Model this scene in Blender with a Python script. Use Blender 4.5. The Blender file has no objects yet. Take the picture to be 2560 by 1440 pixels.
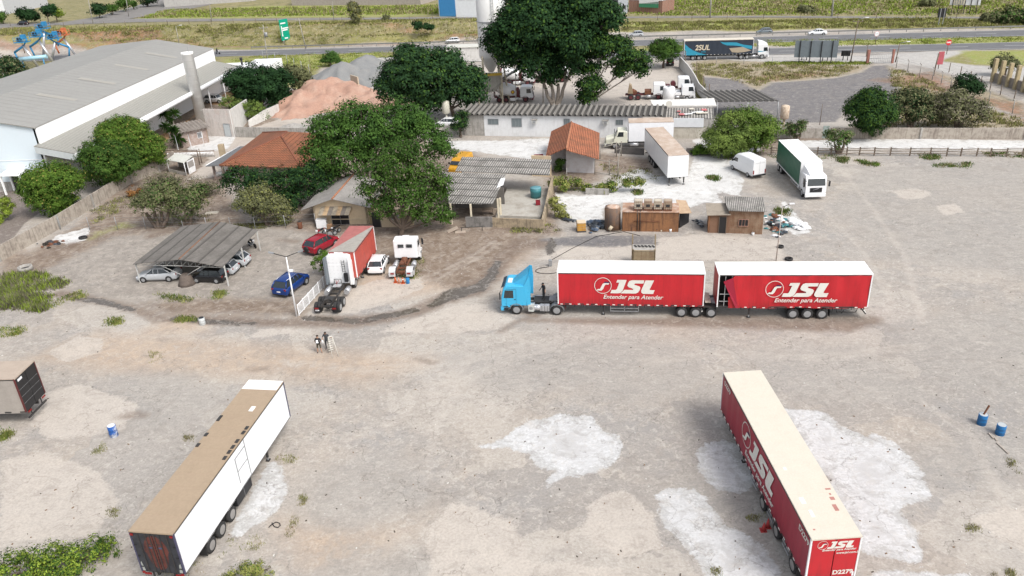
import bpy, math, random
import numpy as np
from mathutils import Vector, Matrix
R_ = math.radians
rnd = random.Random(7)
S = bpy.context.scene
COL = S.collection
# ---------------------------------------------------------------- camera
F, PITCH, ROLL, H = 1982.74, R_(26.1756), R_(3.0128), 34.486     # focal length in pixels of the 2560 px wide photo
_c, _s = math.cos(PITCH), math.sin(PITCH); _cr, _sr = math.cos(ROLL), math.sin(ROLL)
M = np.array([[_cr, _sr, 0], [-_sr, _cr, 0], [0, 0, 1]]) @ np.array([[1, 0, 0], [0, -_s, -_c], [0, _c, -_s]])
cam = bpy.data.objects.new('camera', bpy.data.cameras.new('camera')); COL.objects.link(cam)
cam.matrix_world = Matrix([[M[0][0], -M[1][0], -M[2][0], 0], [M[0][1], -M[1][1], -M[2][1], 0], [M[0][2], -M[1][2], -M[2][2], H], [0, 0, 0, 1]])
cam.data.sensor_width = 36; cam.data.lens = F / 2560 * 36; cam.data.clip_end = 5000; cam.data.clip_start = 0.5
S.camera = cam
# ---------------------------------------------------------------- sky, sun, exposure
SUN_EL, SUN_AZ = 50, 138            # azimuth: degrees clockwise from +Y (north) towards which the sun stands
w = bpy.data.worlds.new('World'); S.world = w; w.use_nodes = True
nt = w.node_tree; bg = nt.nodes['Background']
sky = nt.nodes.new('ShaderNodeTexSky'); sky.sky_type = 'NISHITA'; sky.sun_disc = False
sky.sun_elevation = R_(SUN_EL); sky.sun_rotation = R_(SUN_AZ); sky.air_density = 1.0; sky.dust_density = 4.0; sky.ozone_density = 1.0
hs = nt.nodes.new('ShaderNodeHueSaturation'); hs.inputs['Saturation'].default_value = .38; hs.inputs['Value'].default_value = 1
nt.links.new(sky.outputs[0], hs.inputs['Color']); nt.links.new(hs.outputs[0], bg.inputs[0]); bg.inputs[1].default_value = 0.15
sl = bpy.data.lights.new('sun', 'SUN'); sl.energy = 1.4; sl.angle = R_(20); sl.color = (1, .96, .9)
sun = bpy.data.objects.new('sun', sl); COL.objects.link(sun)
_d = Vector((math.sin(R_(SUN_AZ)) * math.cos(R_(SUN_EL)), math.cos(R_(SUN_AZ)) * math.cos(R_(SUN_EL)), math.sin(R_(SUN_EL))))
sun.rotation_euler = _d.to_track_quat('Z', 'Y').to_euler()
S.view_settings.view_transform = 'Standard'; S.view_settings.look = 'None'; S.view_settings.gamma = 1
S.view_settings.exposure = 0.6
# ---------------------------------------------------------------- geometry of the place
def g0(u, v, z=0.):
    r = M.T @ np.array([(u - 1280) / F, (v - 720) / F, 1.]); t = (z - H) / r[2]
    return np.array([r[0] * t, r[1] * t])
HA, HB = g0(640, 126), g0(2560, 75)             # far edge of the highway
HD = (HB - HA) / np.linalg.norm(HB - HA); HN = np.array([-HD[1], HD[0]])
def sst(a, b, x):
    t = np.clip((x - a) / (b - a), 0, 1); return t * t * (3 - 2 * t)
def T(x, y):
    s = (x - HA[0]) * HN[0] + (y - HA[1]) * HN[1]
    hl = 4.2 - 3.0 * sst(-20, 45, x)
    a = 7 + 3 * np.sin(x * .05) + 1.2 * np.sin(x * .21)
    z = hl * (.42 * sst(a, a + 4, s) + .58 * sst(a + 6, a + 10, s))
    return z + .9 * sst(60, 200, s) * np.sin(x * .02 + 1)
def G(u, v, z=None):                              # ground point under a pixel (or the point at height z)
    if z is not None:
        p = g0(u, v, z); return Vector((p[0], p[1], z))
    zz = 0.
    for _ in range(14):
        p = g0(u, v, zz); zz = zz * .4 + .6 * float(T(p[0], p[1]))
    return Vector((p[0], p[1], zz))
# ---------------------------------------------------------------- materials
MATS = {}
def nodes(name):
    m = bpy.data.materials.new(name); m.use_nodes = True
    return m, m.node_tree, m.node_tree.nodes['Principled BSDF']
def rgb(c): return (c[0], c[1], c[2], 1)
def mix(nt, fac, a, b, mode='MIX'):
    n = nt.nodes.new('ShaderNodeMix'); n.data_type = 'RGBA'; n.blend_type = mode
    for sock, v in ((n.inputs[0], fac), (n.inputs[6], a), (n.inputs[7], b)):
        if isinstance(v, (int, float)): sock.default_value = v
        elif isinstance(v, tuple): sock.default_value = rgb(v)
        else: nt.links.new(v, sock)
    return n.outputs[2]
def math_(nt, op, a, b=0., c=None, clamp=False):
    n = nt.nodes.new('ShaderNodeMath'); n.operation = op; n.use_clamp = clamp
    for i, v in enumerate((a, b) if c is None else (a, b, c)):
        if isinstance(v, (int, float)): n.inputs[i].default_value = v
        else: nt.links.new(v, n.inputs[i])
    return n.outputs[0]
def noise(nt, scale, detail=4, rough=.6, vec=None, dist=0):
    n = nt.nodes.new('ShaderNodeTexNoise'); n.inputs['Scale'].default_value = scale; n.inputs['Detail'].default_value = detail
    n.inputs['Roughness'].default_value = rough; n.inputs['Distortion'].default_value = dist
    if vec is not None: nt.links.new(vec, n.inputs['Vector'])
    return n.outputs[0]
def ramp(nt, f, lo, hi):
    n = nt.nodes.new('ShaderNodeMapRange'); n.inputs[1].default_value = lo; n.inputs[2].default_value = hi
    nt.links.new(f, n.inputs[0]); return n.outputs[0]
def coord(nt, kind='Object', scale=(1, 1, 1), rot=(0, 0, 0)):
    t = nt.nodes.new('ShaderNodeTexCoord'); mp = nt.nodes.new('ShaderNodeMapping')
    mp.inputs['Scale'].default_value = scale; mp.inputs['Rotation'].default_value = rot
    nt.links.new(t.outputs[kind], mp.inputs[0]); return mp.outputs[0]
def bump(nt, bs, h, strength=.3, dist=.05):
    b = nt.nodes.new('ShaderNodeBump'); b.inputs['Strength'].default_value = strength; b.inputs['Distance'].default_value = dist
    nt.links.new(h, b.inputs['Height']); nt.links.new(b.outputs[0], bs.inputs['Normal'])
def mat(name, col, rough=.6, dirt=.25, dcol=None, scale=1.5, metal=0., bmp=0., streak=0., spec=.4, alpha=1.):
    """paint / plaster / metal with blotches of dirt and optional vertical streaks"""
    if name in MATS: return MATS[name]
    m, nt, bs = nodes(name)
    v = coord(nt)
    n1 = noise(nt, scale, 6, .65, v)
    dc = dcol or tuple(c * .45 for c in col)
    c = mix(nt, math_(nt, 'MULTIPLY', ramp(nt, n1, .45, .75), dirt, clamp=True), col, dc)
    if streak:
        n2 = noise(nt, 1., 4, .7, coord(nt, scale=(4, 4, .35)))
        c = mix(nt, math_(nt, 'MULTIPLY', ramp(nt, n2, .5, .72), streak, clamp=True), c, dc)
    n3 = noise(nt, scale * 9, 3, .6, v)
    c = mix(nt, .10 + dirt * .2, c, n3, 'OVERLAY')
    nt.links.new(c, bs.inputs['Base Color'])
    r = math_(nt, 'ADD', math_(nt, 'MULTIPLY', n1, .25), rough - .12, clamp=True); nt.links.new(r, bs.inputs['Roughness'])
    bs.inputs['Metallic'].default_value = metal; bs.inputs['Specular IOR Level'].default_value = spec
    if bmp: bump(nt, bs, n3, bmp, .03)
    MATS[name] = m; return m
def curtainmat(name, col, z0=1.1, z1=2.1):
    m, nt, bs = nodes(name); v = coord(nt); sp = nt.nodes.new('ShaderNodeSeparateXYZ'); nt.links.new(v, sp.inputs[0])
    n1 = noise(nt, .8, 6, .7, v); n2 = noise(nt, 1., 5, .7, coord(nt, scale=(3, 3, .3))); dk = tuple(c * .35 + .012 for c in col)
    c = mix(nt, math_(nt, 'MULTIPLY', ramp(nt, n1, .45, .75), .35, clamp=True), col, tuple(x * .6 + .01 for x in col))
    c = mix(nt, math_(nt, 'MULTIPLY', ramp(nt, n2, .5, .75), .35, clamp=True), c, dk)
    g = math_(nt, 'MULTIPLY', ramp(nt, sp.outputs[2], z1, z0), ramp(nt, n2, .3, .65), clamp=True); c = mix(nt, math_(nt, 'MULTIPLY', g, .75), c, dk)
    f = math_(nt, 'FRACT', math_(nt, 'DIVIDE', sp.outputs[0], 1.56)); s = math_(nt, 'LESS_THAN', f, .016); c = mix(nt, math_(nt, 'MULTIPLY', s, .35), c, dk)
    nt.links.new(c, bs.inputs['Base Color']); bs.inputs['Roughness'].default_value = .45; bs.inputs['Specular IOR Level'].default_value = .35
    bump(nt, bs, math_(nt, 'ADD', noise(nt, 1., 3, .6, coord(nt, scale=(2.2, 2, .25))), s), .3, .04); MATS[name] = m; return m
def wavemat(name, col, col2, pitch, axis='X', rough=.7, dirt=.4, dcol=(.12, .11, .1), bmp=.6, rows=0., rot=0., profile='SIN', kind='Object'):
    """ribbed sheets or tiles: ridges every pitch metres along axis, optional rows across"""
    if name in MATS: return MATS[name]
    m, nt, bs = nodes(name)
    v = coord(nt, kind, rot=(0, 0, rot))
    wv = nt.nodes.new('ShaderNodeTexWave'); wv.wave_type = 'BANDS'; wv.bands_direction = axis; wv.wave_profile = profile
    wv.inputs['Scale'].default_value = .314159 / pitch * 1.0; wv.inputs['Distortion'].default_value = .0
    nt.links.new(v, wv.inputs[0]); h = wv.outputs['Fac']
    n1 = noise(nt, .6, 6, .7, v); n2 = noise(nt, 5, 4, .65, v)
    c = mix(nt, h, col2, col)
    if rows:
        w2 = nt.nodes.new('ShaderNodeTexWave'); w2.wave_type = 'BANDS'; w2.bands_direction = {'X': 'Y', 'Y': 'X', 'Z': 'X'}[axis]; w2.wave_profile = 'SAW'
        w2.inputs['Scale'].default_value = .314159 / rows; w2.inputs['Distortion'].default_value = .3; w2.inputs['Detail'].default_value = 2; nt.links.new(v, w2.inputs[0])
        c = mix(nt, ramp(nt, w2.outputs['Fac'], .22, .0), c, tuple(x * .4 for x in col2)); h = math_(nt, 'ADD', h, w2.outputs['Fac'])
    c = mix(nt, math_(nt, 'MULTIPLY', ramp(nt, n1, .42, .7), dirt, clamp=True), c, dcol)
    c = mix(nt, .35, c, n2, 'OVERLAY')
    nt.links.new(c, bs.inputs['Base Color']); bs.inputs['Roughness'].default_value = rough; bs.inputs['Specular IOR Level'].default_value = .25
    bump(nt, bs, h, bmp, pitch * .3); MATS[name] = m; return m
def brickmat(name, col, col2, mortar, bw=.22, bh=.08, dirt=.5, dcol=(.1, .08, .06), rotx=1, cover=0., ccol=(.5, .48, .44)):
    if name in MATS: return MATS[name]
    m, nt, bs = nodes(name)
    t = nt.nodes.new('ShaderNodeTexCoord'); sp = nt.nodes.new('ShaderNodeSeparateXYZ'); cb = nt.nodes.new('ShaderNodeCombineXYZ')
    nt.links.new(t.outputs['Object'], sp.inputs[0]); nt.links.new(math_(nt, 'ADD', sp.outputs[0], sp.outputs[1]), cb.inputs[0]); nt.links.new(sp.outputs[2], cb.inputs[1])
    b = nt.nodes.new('ShaderNodeTexBrick'); nt.links.new(cb.outputs[0], b.inputs['Vector'])
    b.inputs['Color1'].default_value = rgb(col); b.inputs['Color2'].default_value = rgb(col2); b.inputs['Mortar'].default_value = rgb(mortar)
    b.inputs['Scale'].default_value = 1; b.inputs['Brick Width'].default_value = bw; b.inputs['Row Height'].default_value = bh; b.inputs['Mortar Size'].default_value = .012
    n1 = noise(nt, .7, 6, .7, t.outputs['Object'])
    c = b.outputs[0]
    if cover: c = mix(nt, ramp(nt, n1, .62 - cover * .3, .66 - cover * .3), c, ccol)
    n2 = noise(nt, 1., 5, .7, coord(nt, scale=(2.5, 2.5, .6)))
    c = mix(nt, math_(nt, 'MULTIPLY', ramp(nt, n2, .42, .7), dirt, clamp=True), c, dcol)
    c = mix(nt, .3, c, noise(nt, 8, 4, .6, t.outputs['Object']), 'OVERLAY')
    nt.links.new(c, bs.inputs['Base Color']); bs.inputs['Roughness'].default_value = .9; bs.inputs['Specular IOR Level'].default_value = .2
    bump(nt, bs, n1, .3, .04); MATS[name] = m; return m
def leafmat(name, col, col2, trans=.25):
    if name in MATS: return MATS[name]
    m, nt, bs = nodes(name)
    g = nt.nodes.new('ShaderNodeNewGeometry')
    n = noise(nt, .55, 3, .6, g.outputs['Position']); n = ramp(nt, n, .35, .65)
    at = nt.nodes.new('ShaderNodeAttribute'); at.attribute_name = 'leaf'
    f = math_(nt, 'ADD', math_(nt, 'MULTIPLY', n, .45), math_(nt, 'MULTIPLY', at.outputs['Fac'], .6), clamp=True)
    c = mix(nt, f, col, col2); nt.links.new(c, bs.inputs['Base Color'])
    bs.inputs['Roughness'].default_value = .75; bs.inputs['Specular IOR Level'].default_value = .1
    MATS[name] = m; return m
WHITE = mat('white_paint', (.74, .75, .76), .35, .18, (.45, .43, .4), streak=.12)
OFFWHITE = mat('old_white_paint', (.62, .62, .58), .5, .35, (.3, .27, .22), streak=.3)
BLACKM = mat('black_plastic', (.018, .018, .02), .5, .2)
DARKM = mat('dark_chassis', (.035, .034, .034), .6, .4, (.09, .07, .055))
GREYM = mat('grey_metal', (.3, .31, .32), .45, .3, metal=.3)
STEEL = mat('bright_steel', (.55, .56, .58), .3, .2, metal=.6)
RUBBER = mat('tyre_rubber', (.025, .025, .026), .85, .3, (.09, .08, .07))
GLASS = mat('dark_glass', (.02, .027, .032), .08, .0, spec=.9)
RUST = mat('rusty_iron', (.16, .065, .035), .8, .5, (.06, .03, .02), bmp=.2)
WOOD = mat('weathered_wood', (.16, .125, .095), .85, .5, (.06, .05, .04), scale=4)
CONC = mat('weathered_concrete', (.36, .345, .32), .85, .55, (.1, .09, .08), streak=.6, bmp=.2)
PLASTER = mat('dirty_white_plaster', (.62, .61, .585), .85, .35, (.25, .23, .2), streak=.45)
BEIGE = mat('beige_plaster', (.56, .45, .31), .85, .3, (.3, .25, .18), streak=.25)
REDL = mat('red_lamp', (.22, .012, .012), .3, .05); AMBER = mat('amber_lamp', (.6, .25, .03), .3, .05); LAMPW = mat('clear_lamp', (.75, .76, .78), .15, .05)
SKIN = mat('skin', (.42, .25, .17), .6, .1)
# ---------------------------------------------------------------- mesh builder
class MB:
    def __init__(s): s.v = []; s.f = []; s.m = []; s.mats = []; s.sm = []
    def mi(s, m):
        if m not in s.mats: s.mats.append(m)
        return s.mats.index(m)
    def add(s, vs, fs, m, sm=False):
        o = len(s.v); s.v += [tuple(v) for v in vs]; k = s.mi(m)
        for f in fs: s.f.append([o + i for i in f]); s.m.append(k); s.sm.append(sm)
        return s
    def box(s, c, d, m, rz=0, ry=0, rx=0):
        hx, hy, hz = d[0] / 2, d[1] / 2, d[2] / 2
        rm = Matrix.Rotation(rz, 3, 'Z') @ Matrix.Rotation(ry, 3, 'Y') @ Matrix.Rotation(rx, 3, 'X')
        vs = [rm @ Vector((x, y, z)) + Vector(c) for x in (-hx, hx) for y in (-hy, hy) for z in (-hz, hz)]
        return s.add(vs, [(0, 1, 3, 2), (4, 6, 7, 5), (0, 4, 5, 1), (2, 3, 7, 6), (0, 2, 6, 4), (1, 5, 7, 3)], m)
    def bb(s, x0, x1, y0, y1, z0, z1, m): return s.box(((x0 + x1) / 2, (y0 + y1) / 2, (z0 + z1) / 2), (abs(x1 - x0), abs(y1 - y0), abs(z1 - z0)), m)
    def cyl(s, a, b, r, m, r2=None, n=12, caps=True, sm=True):
        a, b = Vector(a), Vector(b); r2 = r if r2 is None else r2
        d = (b - a); q = d.to_track_quat('Z', 'Y'); vs = []
        for i in range(n):
            t = 2 * math.pi * i / n; e = Vector((math.cos(t), math.sin(t), 0)); vs += [a + q @ (e * r), b + q @ (e * r2)]
        s.add(vs, [(2 * i, 2 * ((i + 1) % n), 2 * ((i + 1) % n) + 1, 2 * i + 1) for i in range(n)], m, sm)
        if caps: s.add(vs, [tuple(2 * i for i in range(n))[::-1], tuple(2 * i + 1 for i in range(n))], m)
        return s
    def rev(s, a, axis, prof, m, n=16, sm=True):       # profile: (distance along axis, radius)
        a = Vector(a); q = Vector(axis).normalized().to_track_quat('Z', 'Y'); vs = []
        for h, r in prof: vs += [a + q @ Vector((r * math.cos(2 * math.pi * i / n), r * math.sin(2 * math.pi * i / n), h)) for i in range(n)]
        fs = [(k * n + i, k * n + (i + 1) % n, (k + 1) * n + (i + 1) % n, (k + 1) * n + i) for k in range(len(prof) - 1) for i in range(n)]
        s.add(vs, fs, m, sm); s.add(vs[:n], [tuple(range(n))[::-1]], m); s.add(vs[-n:], [tuple(range(n))], m); return s
    def tube(s, pts, r, m, n=6):
        for a, b in zip(pts[:-1], pts[1:]): s.cyl(a, b, r, m, n=n)
        return s
    def prism(s, poly, y0, y1, m, sm=False, axis='Y', inset=0.):   # poly of (x,z) extruded along Y (or (x,y) along Z, (y,z) along X)
        def P(p, h): return {'Y': (p[0], h, p[1]), 'Z': (p[0], p[1], h), 'X': (h, p[0], p[1])}[axis]
        n = len(poly); vs = [P(p, y0) for p in poly] + [P(p, y1) for p in poly]
        fs = [tuple(range(n)), tuple(range(2 * n - 1, n - 1, -1))] + [(i, i + n, (i + 1) % n + n, (i + 1) % n) for i in range(n)]
        return s.add(vs, fs, m, sm)
    def loft(s, rings, m, sm=True, caps=True, closed=True):
        n = len(rings[0]); vs = [p for r in rings for p in r]; k = n if closed else n - 1
        s.add(vs, [(a * n + i, a * n + (i + 1) % n, (a + 1) * n + (i + 1) % n, (a + 1) * n + i) for a in range(len(rings) - 1) for i in range(k)], m, sm)
        if caps: s.add(rings[0], [tuple(range(n))[::-1]], m); s.add(rings[-1], [tuple(range(n))], m)
        return s
    def quad(s, a, b, c, d, m): return s.add([a, b, c, d], [(0, 1, 2, 3)], m)
    def build(s, name, parent=None, loc=(0, 0, 0), rz=0, bevel=0., recalc=True):
        me = bpy.data.meshes.new(name); me.from_pydata(s.v, [], s.f)
        for m in s.mats: me.materials.append(m)
        me.polygons.foreach_set('material_index', s.m); me.polygons.foreach_set('use_smooth', s.sm)
        if recalc:
            import bmesh
            bm = bmesh.new(); bm.from_mesh(me); bmesh.ops.remove_doubles(bm, verts=bm.verts, dist=.0004)
            bmesh.ops.recalc_face_normals(bm, faces=bm.faces); bm.to_mesh(me); bm.free()
        o = bpy.data.objects.new(name, me); COL.objects.link(o); o.location = loc; o.rotation_euler = (0, 0, rz)
        if parent: o.parent = parent
        if bevel:
            md = o.modifiers.new('bevel', 'BEVEL'); md.width = bevel; md.segments = 2; md.limit_method = 'ANGLE'; md.angle_limit = R_(35)
        return o
def tag(o, label=None, cat=None, group=None, kind=None):
    if label: o['label'] = label
    if cat: o['category'] = cat
    if group: o['group'] = group
    if kind: o['kind'] = kind
    return o
def thing(name, label, cat, loc=(0, 0, 0), rz=0., group=None):
    o = bpy.data.objects.new(name, None); COL.objects.link(o); o.location = loc; o.rotation_euler = (0, 0, rz); o.empty_display_size = .3
    return tag(o, label, cat, group)
def copy_tree(o, loc=None, rz=None, label=None, parent=None):
    c = o.copy(); COL.objects.link(c); c.parent = parent
    if loc is not None: c.location = loc
    if rz is not None: c.rotation_euler = (0, 0, rz)
    if label: c['label'] = label
    for ch in [k for k in S.objects if k.parent == o]: copy_tree(ch, parent=c)
    return c
def text(name, s, size, m, parent, loc, rot, shear=0., bold=0., align='LEFT', sx=1., depth=.002):
    cu = bpy.data.curves.new(name, 'FONT'); cu.body = s; cu.size = size; cu.shear = shear; cu.offset = bold; cu.align_x = align; cu.extrude = depth
    o = bpy.data.objects.new('tmp', cu); COL.objects.link(o)
    me = bpy.data.meshes.new_from_object(o.evaluated_get(bpy.context.evaluated_depsgraph_get())); bpy.data.objects.remove(o)
    me.materials.clear(); me.materials.append(m)
    t = bpy.data.objects.new(name, me); COL.objects.link(t); t.parent = parent; t.location = loc; t.rotation_euler = rot; t.scale = (sx, 1, 1); return t
def ang(a, b): return math.atan2(b[1] - a[1], b[0] - a[0])
# ================================================================ GROUND
def axis_pts(spec):
    out = []
    for a, b, st in spec: out += list(np.arange(a, b, st))
    return np.array(out + [spec[-1][1]])
gx = axis_pts([(-900, -300, 60), (-300, -110, 5), (-110, -62, 1.2), (-62, 82, .4), (82, 130, 1.2), (130, 260, 5), (260, 900, 60)])
gy = axis_pts([(15, 30, 1), (30, 110, .4), (110, 170, .6), (170, 260, .9), (260, 420, 3), (420, 1500, 60)])
GX, GY = np.meshgrid(gx, gy); PX, PY = GX.ravel(), GY.ravel(); NV = PX.size
PZ = T(PX, PY)
hb = 0.05 * np.sin(PX * .31 + np.sin(PY * .2) * 2) * np.sin(PY * .27 + 1.3)
PZ = PZ + hb * .6 * (PY > 110) 
def sd_poly(pts):
    P = np.array(pts); out = np.full(NV, -30., np.float32)
    lo, hi = P.min(0) - 6, P.max(0) + 6
    k = np.where((PX > lo[0]) & (PX < hi[0]) & (PY > lo[1]) & (PY < hi[1]))[0]
    if len(k) == 0: return out
    x, y = PX[k], PY[k]; d = np.full(len(k), 1e9); ins = np.zeros(len(k), bool)
    for (ax, ay), (bx, by) in zip(P, np.roll(P, -1, 0)):
        ex, ey = bx - ax, by - ay; t = np.clip(((x - ax) * ex + (y - ay) * ey) / (ex * ex + ey * ey + 1e-9), 0, 1)
        d = np.minimum(d, (x - ax - t * ex) ** 2 + (y - ay - t * ey) ** 2)
        c = ((ay > y) != (by > y)); c &= x < (bx - ax) * (y - ay) / (by - ay + 1e-12) + ax; ins ^= c
    out[k] = np.where(ins, 1, -1) * np.sqrt(d); return out
def sd_line(pts):                                     # (x, y, half width)
    P = np.array(pts); out = np.full(NV, -30., np.float32); lo, hi = P.min(0)[:2] - 8, P.max(0)[:2] + 8
    k = np.where((PX > lo[0]) & (PX < hi[0]) & (PY > lo[1]) & (PY < hi[1]))[0]; x, y = PX[k], PY[k]; d = np.full(len(k), -1e9)
    for (ax, ay, aw), (bx, by, bw) in zip(P[:-1], P[1:]):
        ex, ey = bx - ax, by - ay; t = np.clip(((x - ax) * ex + (y - ay) * ey) / (ex * ex + ey * ey + 1e-9), 0, 1)
        d = np.maximum(d, aw + (bw - aw) * t - np.hypot(x - ax - t * ex, y - ay - t * ey))
    out[k] = d; return out
def px_poly(p): return sd_poly([tuple(G(*q)[:2]) for q in p])
def px_line(p): return sd_line([(*G(u, v)[:2], h) for u, v, h in p])
LAY = {}
def lay(name, sd): LAY[name] = np.maximum(LAY[name], sd) if name in LAY else sd
# -- cement and lime patches of the yard
for p in [
 [(1195,1118),(1260,1095),(1330,1050),(1400,1035),(1480,1040),(1500,1075),(1545,1085),(1558,1120),(1530,1160),(1480,1185),(1400,1195),(1370,1222),(1360,1205),(1385,1180),(1340,1165),(1330,1140),(1270,1120)],
 [(1640,1235),(1680,1218),(1740,1225),(1775,1260),(1800,1300),(1860,1335),(1920,1380),(1960,1440),(1960,1500),(1790,1500),(1740,1400),(1700,1350),(1650,1310)],
 [(2060,1120),(2180,1085),(2240,1110),(2310,1180),(2325,1250),(2240,1265),(2300,1340),(2310,1410),(2240,1400),(2160,1385),(2090,1260)],
 [(1960,1020),(2060,1030),(2120,1075),(2180,1090),(2060,1200),(1990,1100)],
 [(1740,1120),(1800,1100),(1850,1110),(1890,1200),(1880,1225),(1800,1230),(1745,1180)],
 [(680,1150),(705,1165),(720,1230),(690,1280),(600,1340),(570,1345),(640,1210)],
 [(2150,1500),(2190,1425),(2300,1432),(2460,1440),(2480,1500)],
 ]: lay('lime', px_poly(p))
for p in [
 [(1390,480),(1450,490),(1530,470),(1545,440),(1600,420),(1640,440),(1720,440),(1740,380),(1800,375),(1830,410),(1860,450),(1850,490),(1790,480),(1810,515),(1770,505),(1690,530),(1640,515),(1560,505),(1510,520),(1500,575),(1430,545),(1400,520)],
 [(140,590),(225,568),(215,600),(175,612),(130,600)], [(1960,500),(2010,560),(2025,580),(1990,590),(1950,560)],
 [(1960,352),(2110,350),(2300,347),(2560,352),(2700,357),(2700,376),(2560,374),(2100,372),(1960,375)],
 [(1120,352),(1250,352),(1385,345),(1370,405),(1200,380),(1120,370)],
 [(470,340),(590,340),(570,372),(470,388)],
 [(1820,330),(1900,340),(1900,380),(1760,390),(1730,350)]]: lay('snow', px_poly(p))
for p in [
 [(2420,1290),(2490,1275),(2700,1255),(2700,1440),(2500,1350),(2450,1315)],
 [(955,828),(1040,795),(1130,765),(1240,757),(1262,790),(1300,800),(1240,825),(1100,835)],
 [(765,785),(830,740),(940,700),(1050,695),(1060,720),(960,760),(880,785)],
 [(1480,1250),(1560,1220),(1640,1290),(1650,1370),(1560,1400),(1450,1330)],
 [(0,1150),(110,1130),(250,1180),(300,1260),(230,1340),(0,1360)],
 [(120,880),(200,840),(262,848),(250,880),(160,908)], [(640,830),(700,815),(750,830),(600,850)],
 [(700,250),(960,180),(1560,160),(1700,165),(1760,260),(1500,275),(1100,270),(980,320),(760,330),(700,320)],
 [(600,330),(720,290),(790,310),(720,325),(600,335)],
 [(1560,1420),(1320,1400),(1280,1300),(1130,1250),(1060,1330),(1090,1500),(1500,1500)],
 [(30,1000),(200,960),(350,1010),(300,1080),(120,1100)],
 [(520,325),(600,320),(740,330),(560,440),(470,450),(520,400)],
 [(1220,165),(1560,160),(1700,165),(1700,200),(1560,260),(1250,262)],
 [(2225,478),(2290,470),(2330,482),(2310,496),(2265,500)], [(2335,515),(2390,508),(2410,530),(2365,538)],
 [(1760,585),(1950,600),(1960,650),(1340,650),(1400,620)]]: lay('cement', px_poly(p))
for p in [
 [(1100,900),(1350,850),(1700,860),(1780,980),(1560,1000),(1400,960),(1250,980)],
 [(1930,1100),(1740,1180),(1640,1230),(1800,1300),(1900,1300),(1860,1200)],
 [(2200,800),(2560,760),(2700,900),(2560,1010),(2330,960)], [(2270,1130),(2560,1060),(2700,1120),(2560,1200),(2330,1240)],
 [(260,950),(470,930),(560,990),(400,1080),(270,1060)], [(180,1240),(240,1230),(300,1290),(230,1300)],
 [(760,1180),(980,1120),(1080,1240),(880,1340),(740,1300)], [(740,1440),(900,1350),(1050,1390),(1100,1500),(700,1500)],
 [(400,560),(560,560),(900,600),(760,760),(560,770),(340,720)], [(1850,880),(2150,860),(2350,1000),(2000,1010)],
 [(2150,420),(2560,400),(2700,620),(2560,690),(2200,640),(2080,520)]]: lay('slate', px_poly(p))
lay('asphalt', px_poly([(1745,192),(1850,200),(1895,228),(1930,207),(2000,203),(2090,195),(2150,182),(2180,165),(2218,163),(2242,200),(2255,235),(2230,262),(2110,275),(2090,305),(1950,308),(1800,298),(1762,240)]))
lay('asphalt', px_poly([(1345,598),(1480,588),(1640,590),(1640,612),(1500,618),(1345,612)]))
# -- wet run-off
lay('mud', px_line([(1350,612,1.2),(1300,603,1.),(1258,640,1.),(1230,690,1.1),(1180,725,1.6),(1110,748,1.2),(1040,778,1.1),(960,796,1.),(880,805,1.2),(790,803,1.2),(700,808,.8),(620,803,.8),(540,800,.9),(470,798,.7),(400,798,.7),(330,770,.6),(250,752,.6),(150,735,.8)]))
lay('wet', px_line([(1245,655,.3),(1222,700,.5),(1190,722,.8),(1135,735,1.1),(1080,765,.3)]))
lay('wet', px_line([(1040,775,.25),(960,792,.5),(900,803,.4),(830,800,.3),(770,795,.35)]))
lay('wet', px_poly([(1365,625),(1380,595),(1390,620),(1376,640)])); lay('wet', px_line([(640,810,.2),(480,800,.3),(430,795,.2)]))
lay('wet', px_line([(190,745,.3),(260,755,.4),(330,775,.2)]))
for s_ in ([(305,1042,.25),(350,1036,.4),(362,1040,.2)], [(700,600,.3),(740,604,.4)], [(380,590,.8),(440,575,.8),(500,572,.5)], [(1050,900,.2),(1090,906,.2)], [(1700,800,1.2),(2100,810,1.4),(2180,800,.8)], [(1300,800,.3),(1700,806,.8)], [(100,640,.6),(180,610,.6)], [(620,925,.2),(660,921,.2)]): lay('mud', px_line(s_))
lay('mud', px_line([(1320,780,.5),(1345,790,.5),(1300,800,.3),(1245,830,.2)]))
for p in [[(300,330),(560,240),(770,330),(560,460),(620,560),(290,590),(60,700),(60,640),(200,560),(330,430)],
 [(1120,370),(1200,390),(1140,440),(1380,500),(1400,590),(900,600),(640,560),(620,460),(700,400),(1000,330)],
 [(0,620),(140,640),(100,700),(0,760)], [(860,590),(1250,570),(1370,590),(1230,700),(1150,730),(940,660),(930,620)],
 [(340,760),(540,745),(780,750),(760,790),(560,785),(420,790)], [(1740,330),(2110,330),(2090,350),(1900,392),(1750,400)],
 [(1480,380),(1640,400),(1620,440),(1500,430)], [(1370,380),(1500,380),(1500,450),(1400,490),(1360,560),(1370,400)]]: lay('soil', px_poly(p))
for p in [[(320,850),(500,740),(520,830)], [(1000,1330),(700,1300),(760,1440),(950,1420)], [(900,590),(1340,575),(1340,640),(1240,690),(1180,720),(900,760),(760,770),(800,720)],
 [(60,900),(240,830),(560,850),(1100,900),(900,960),(300,930)]]: lay('tan', px_poly(p))
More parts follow.
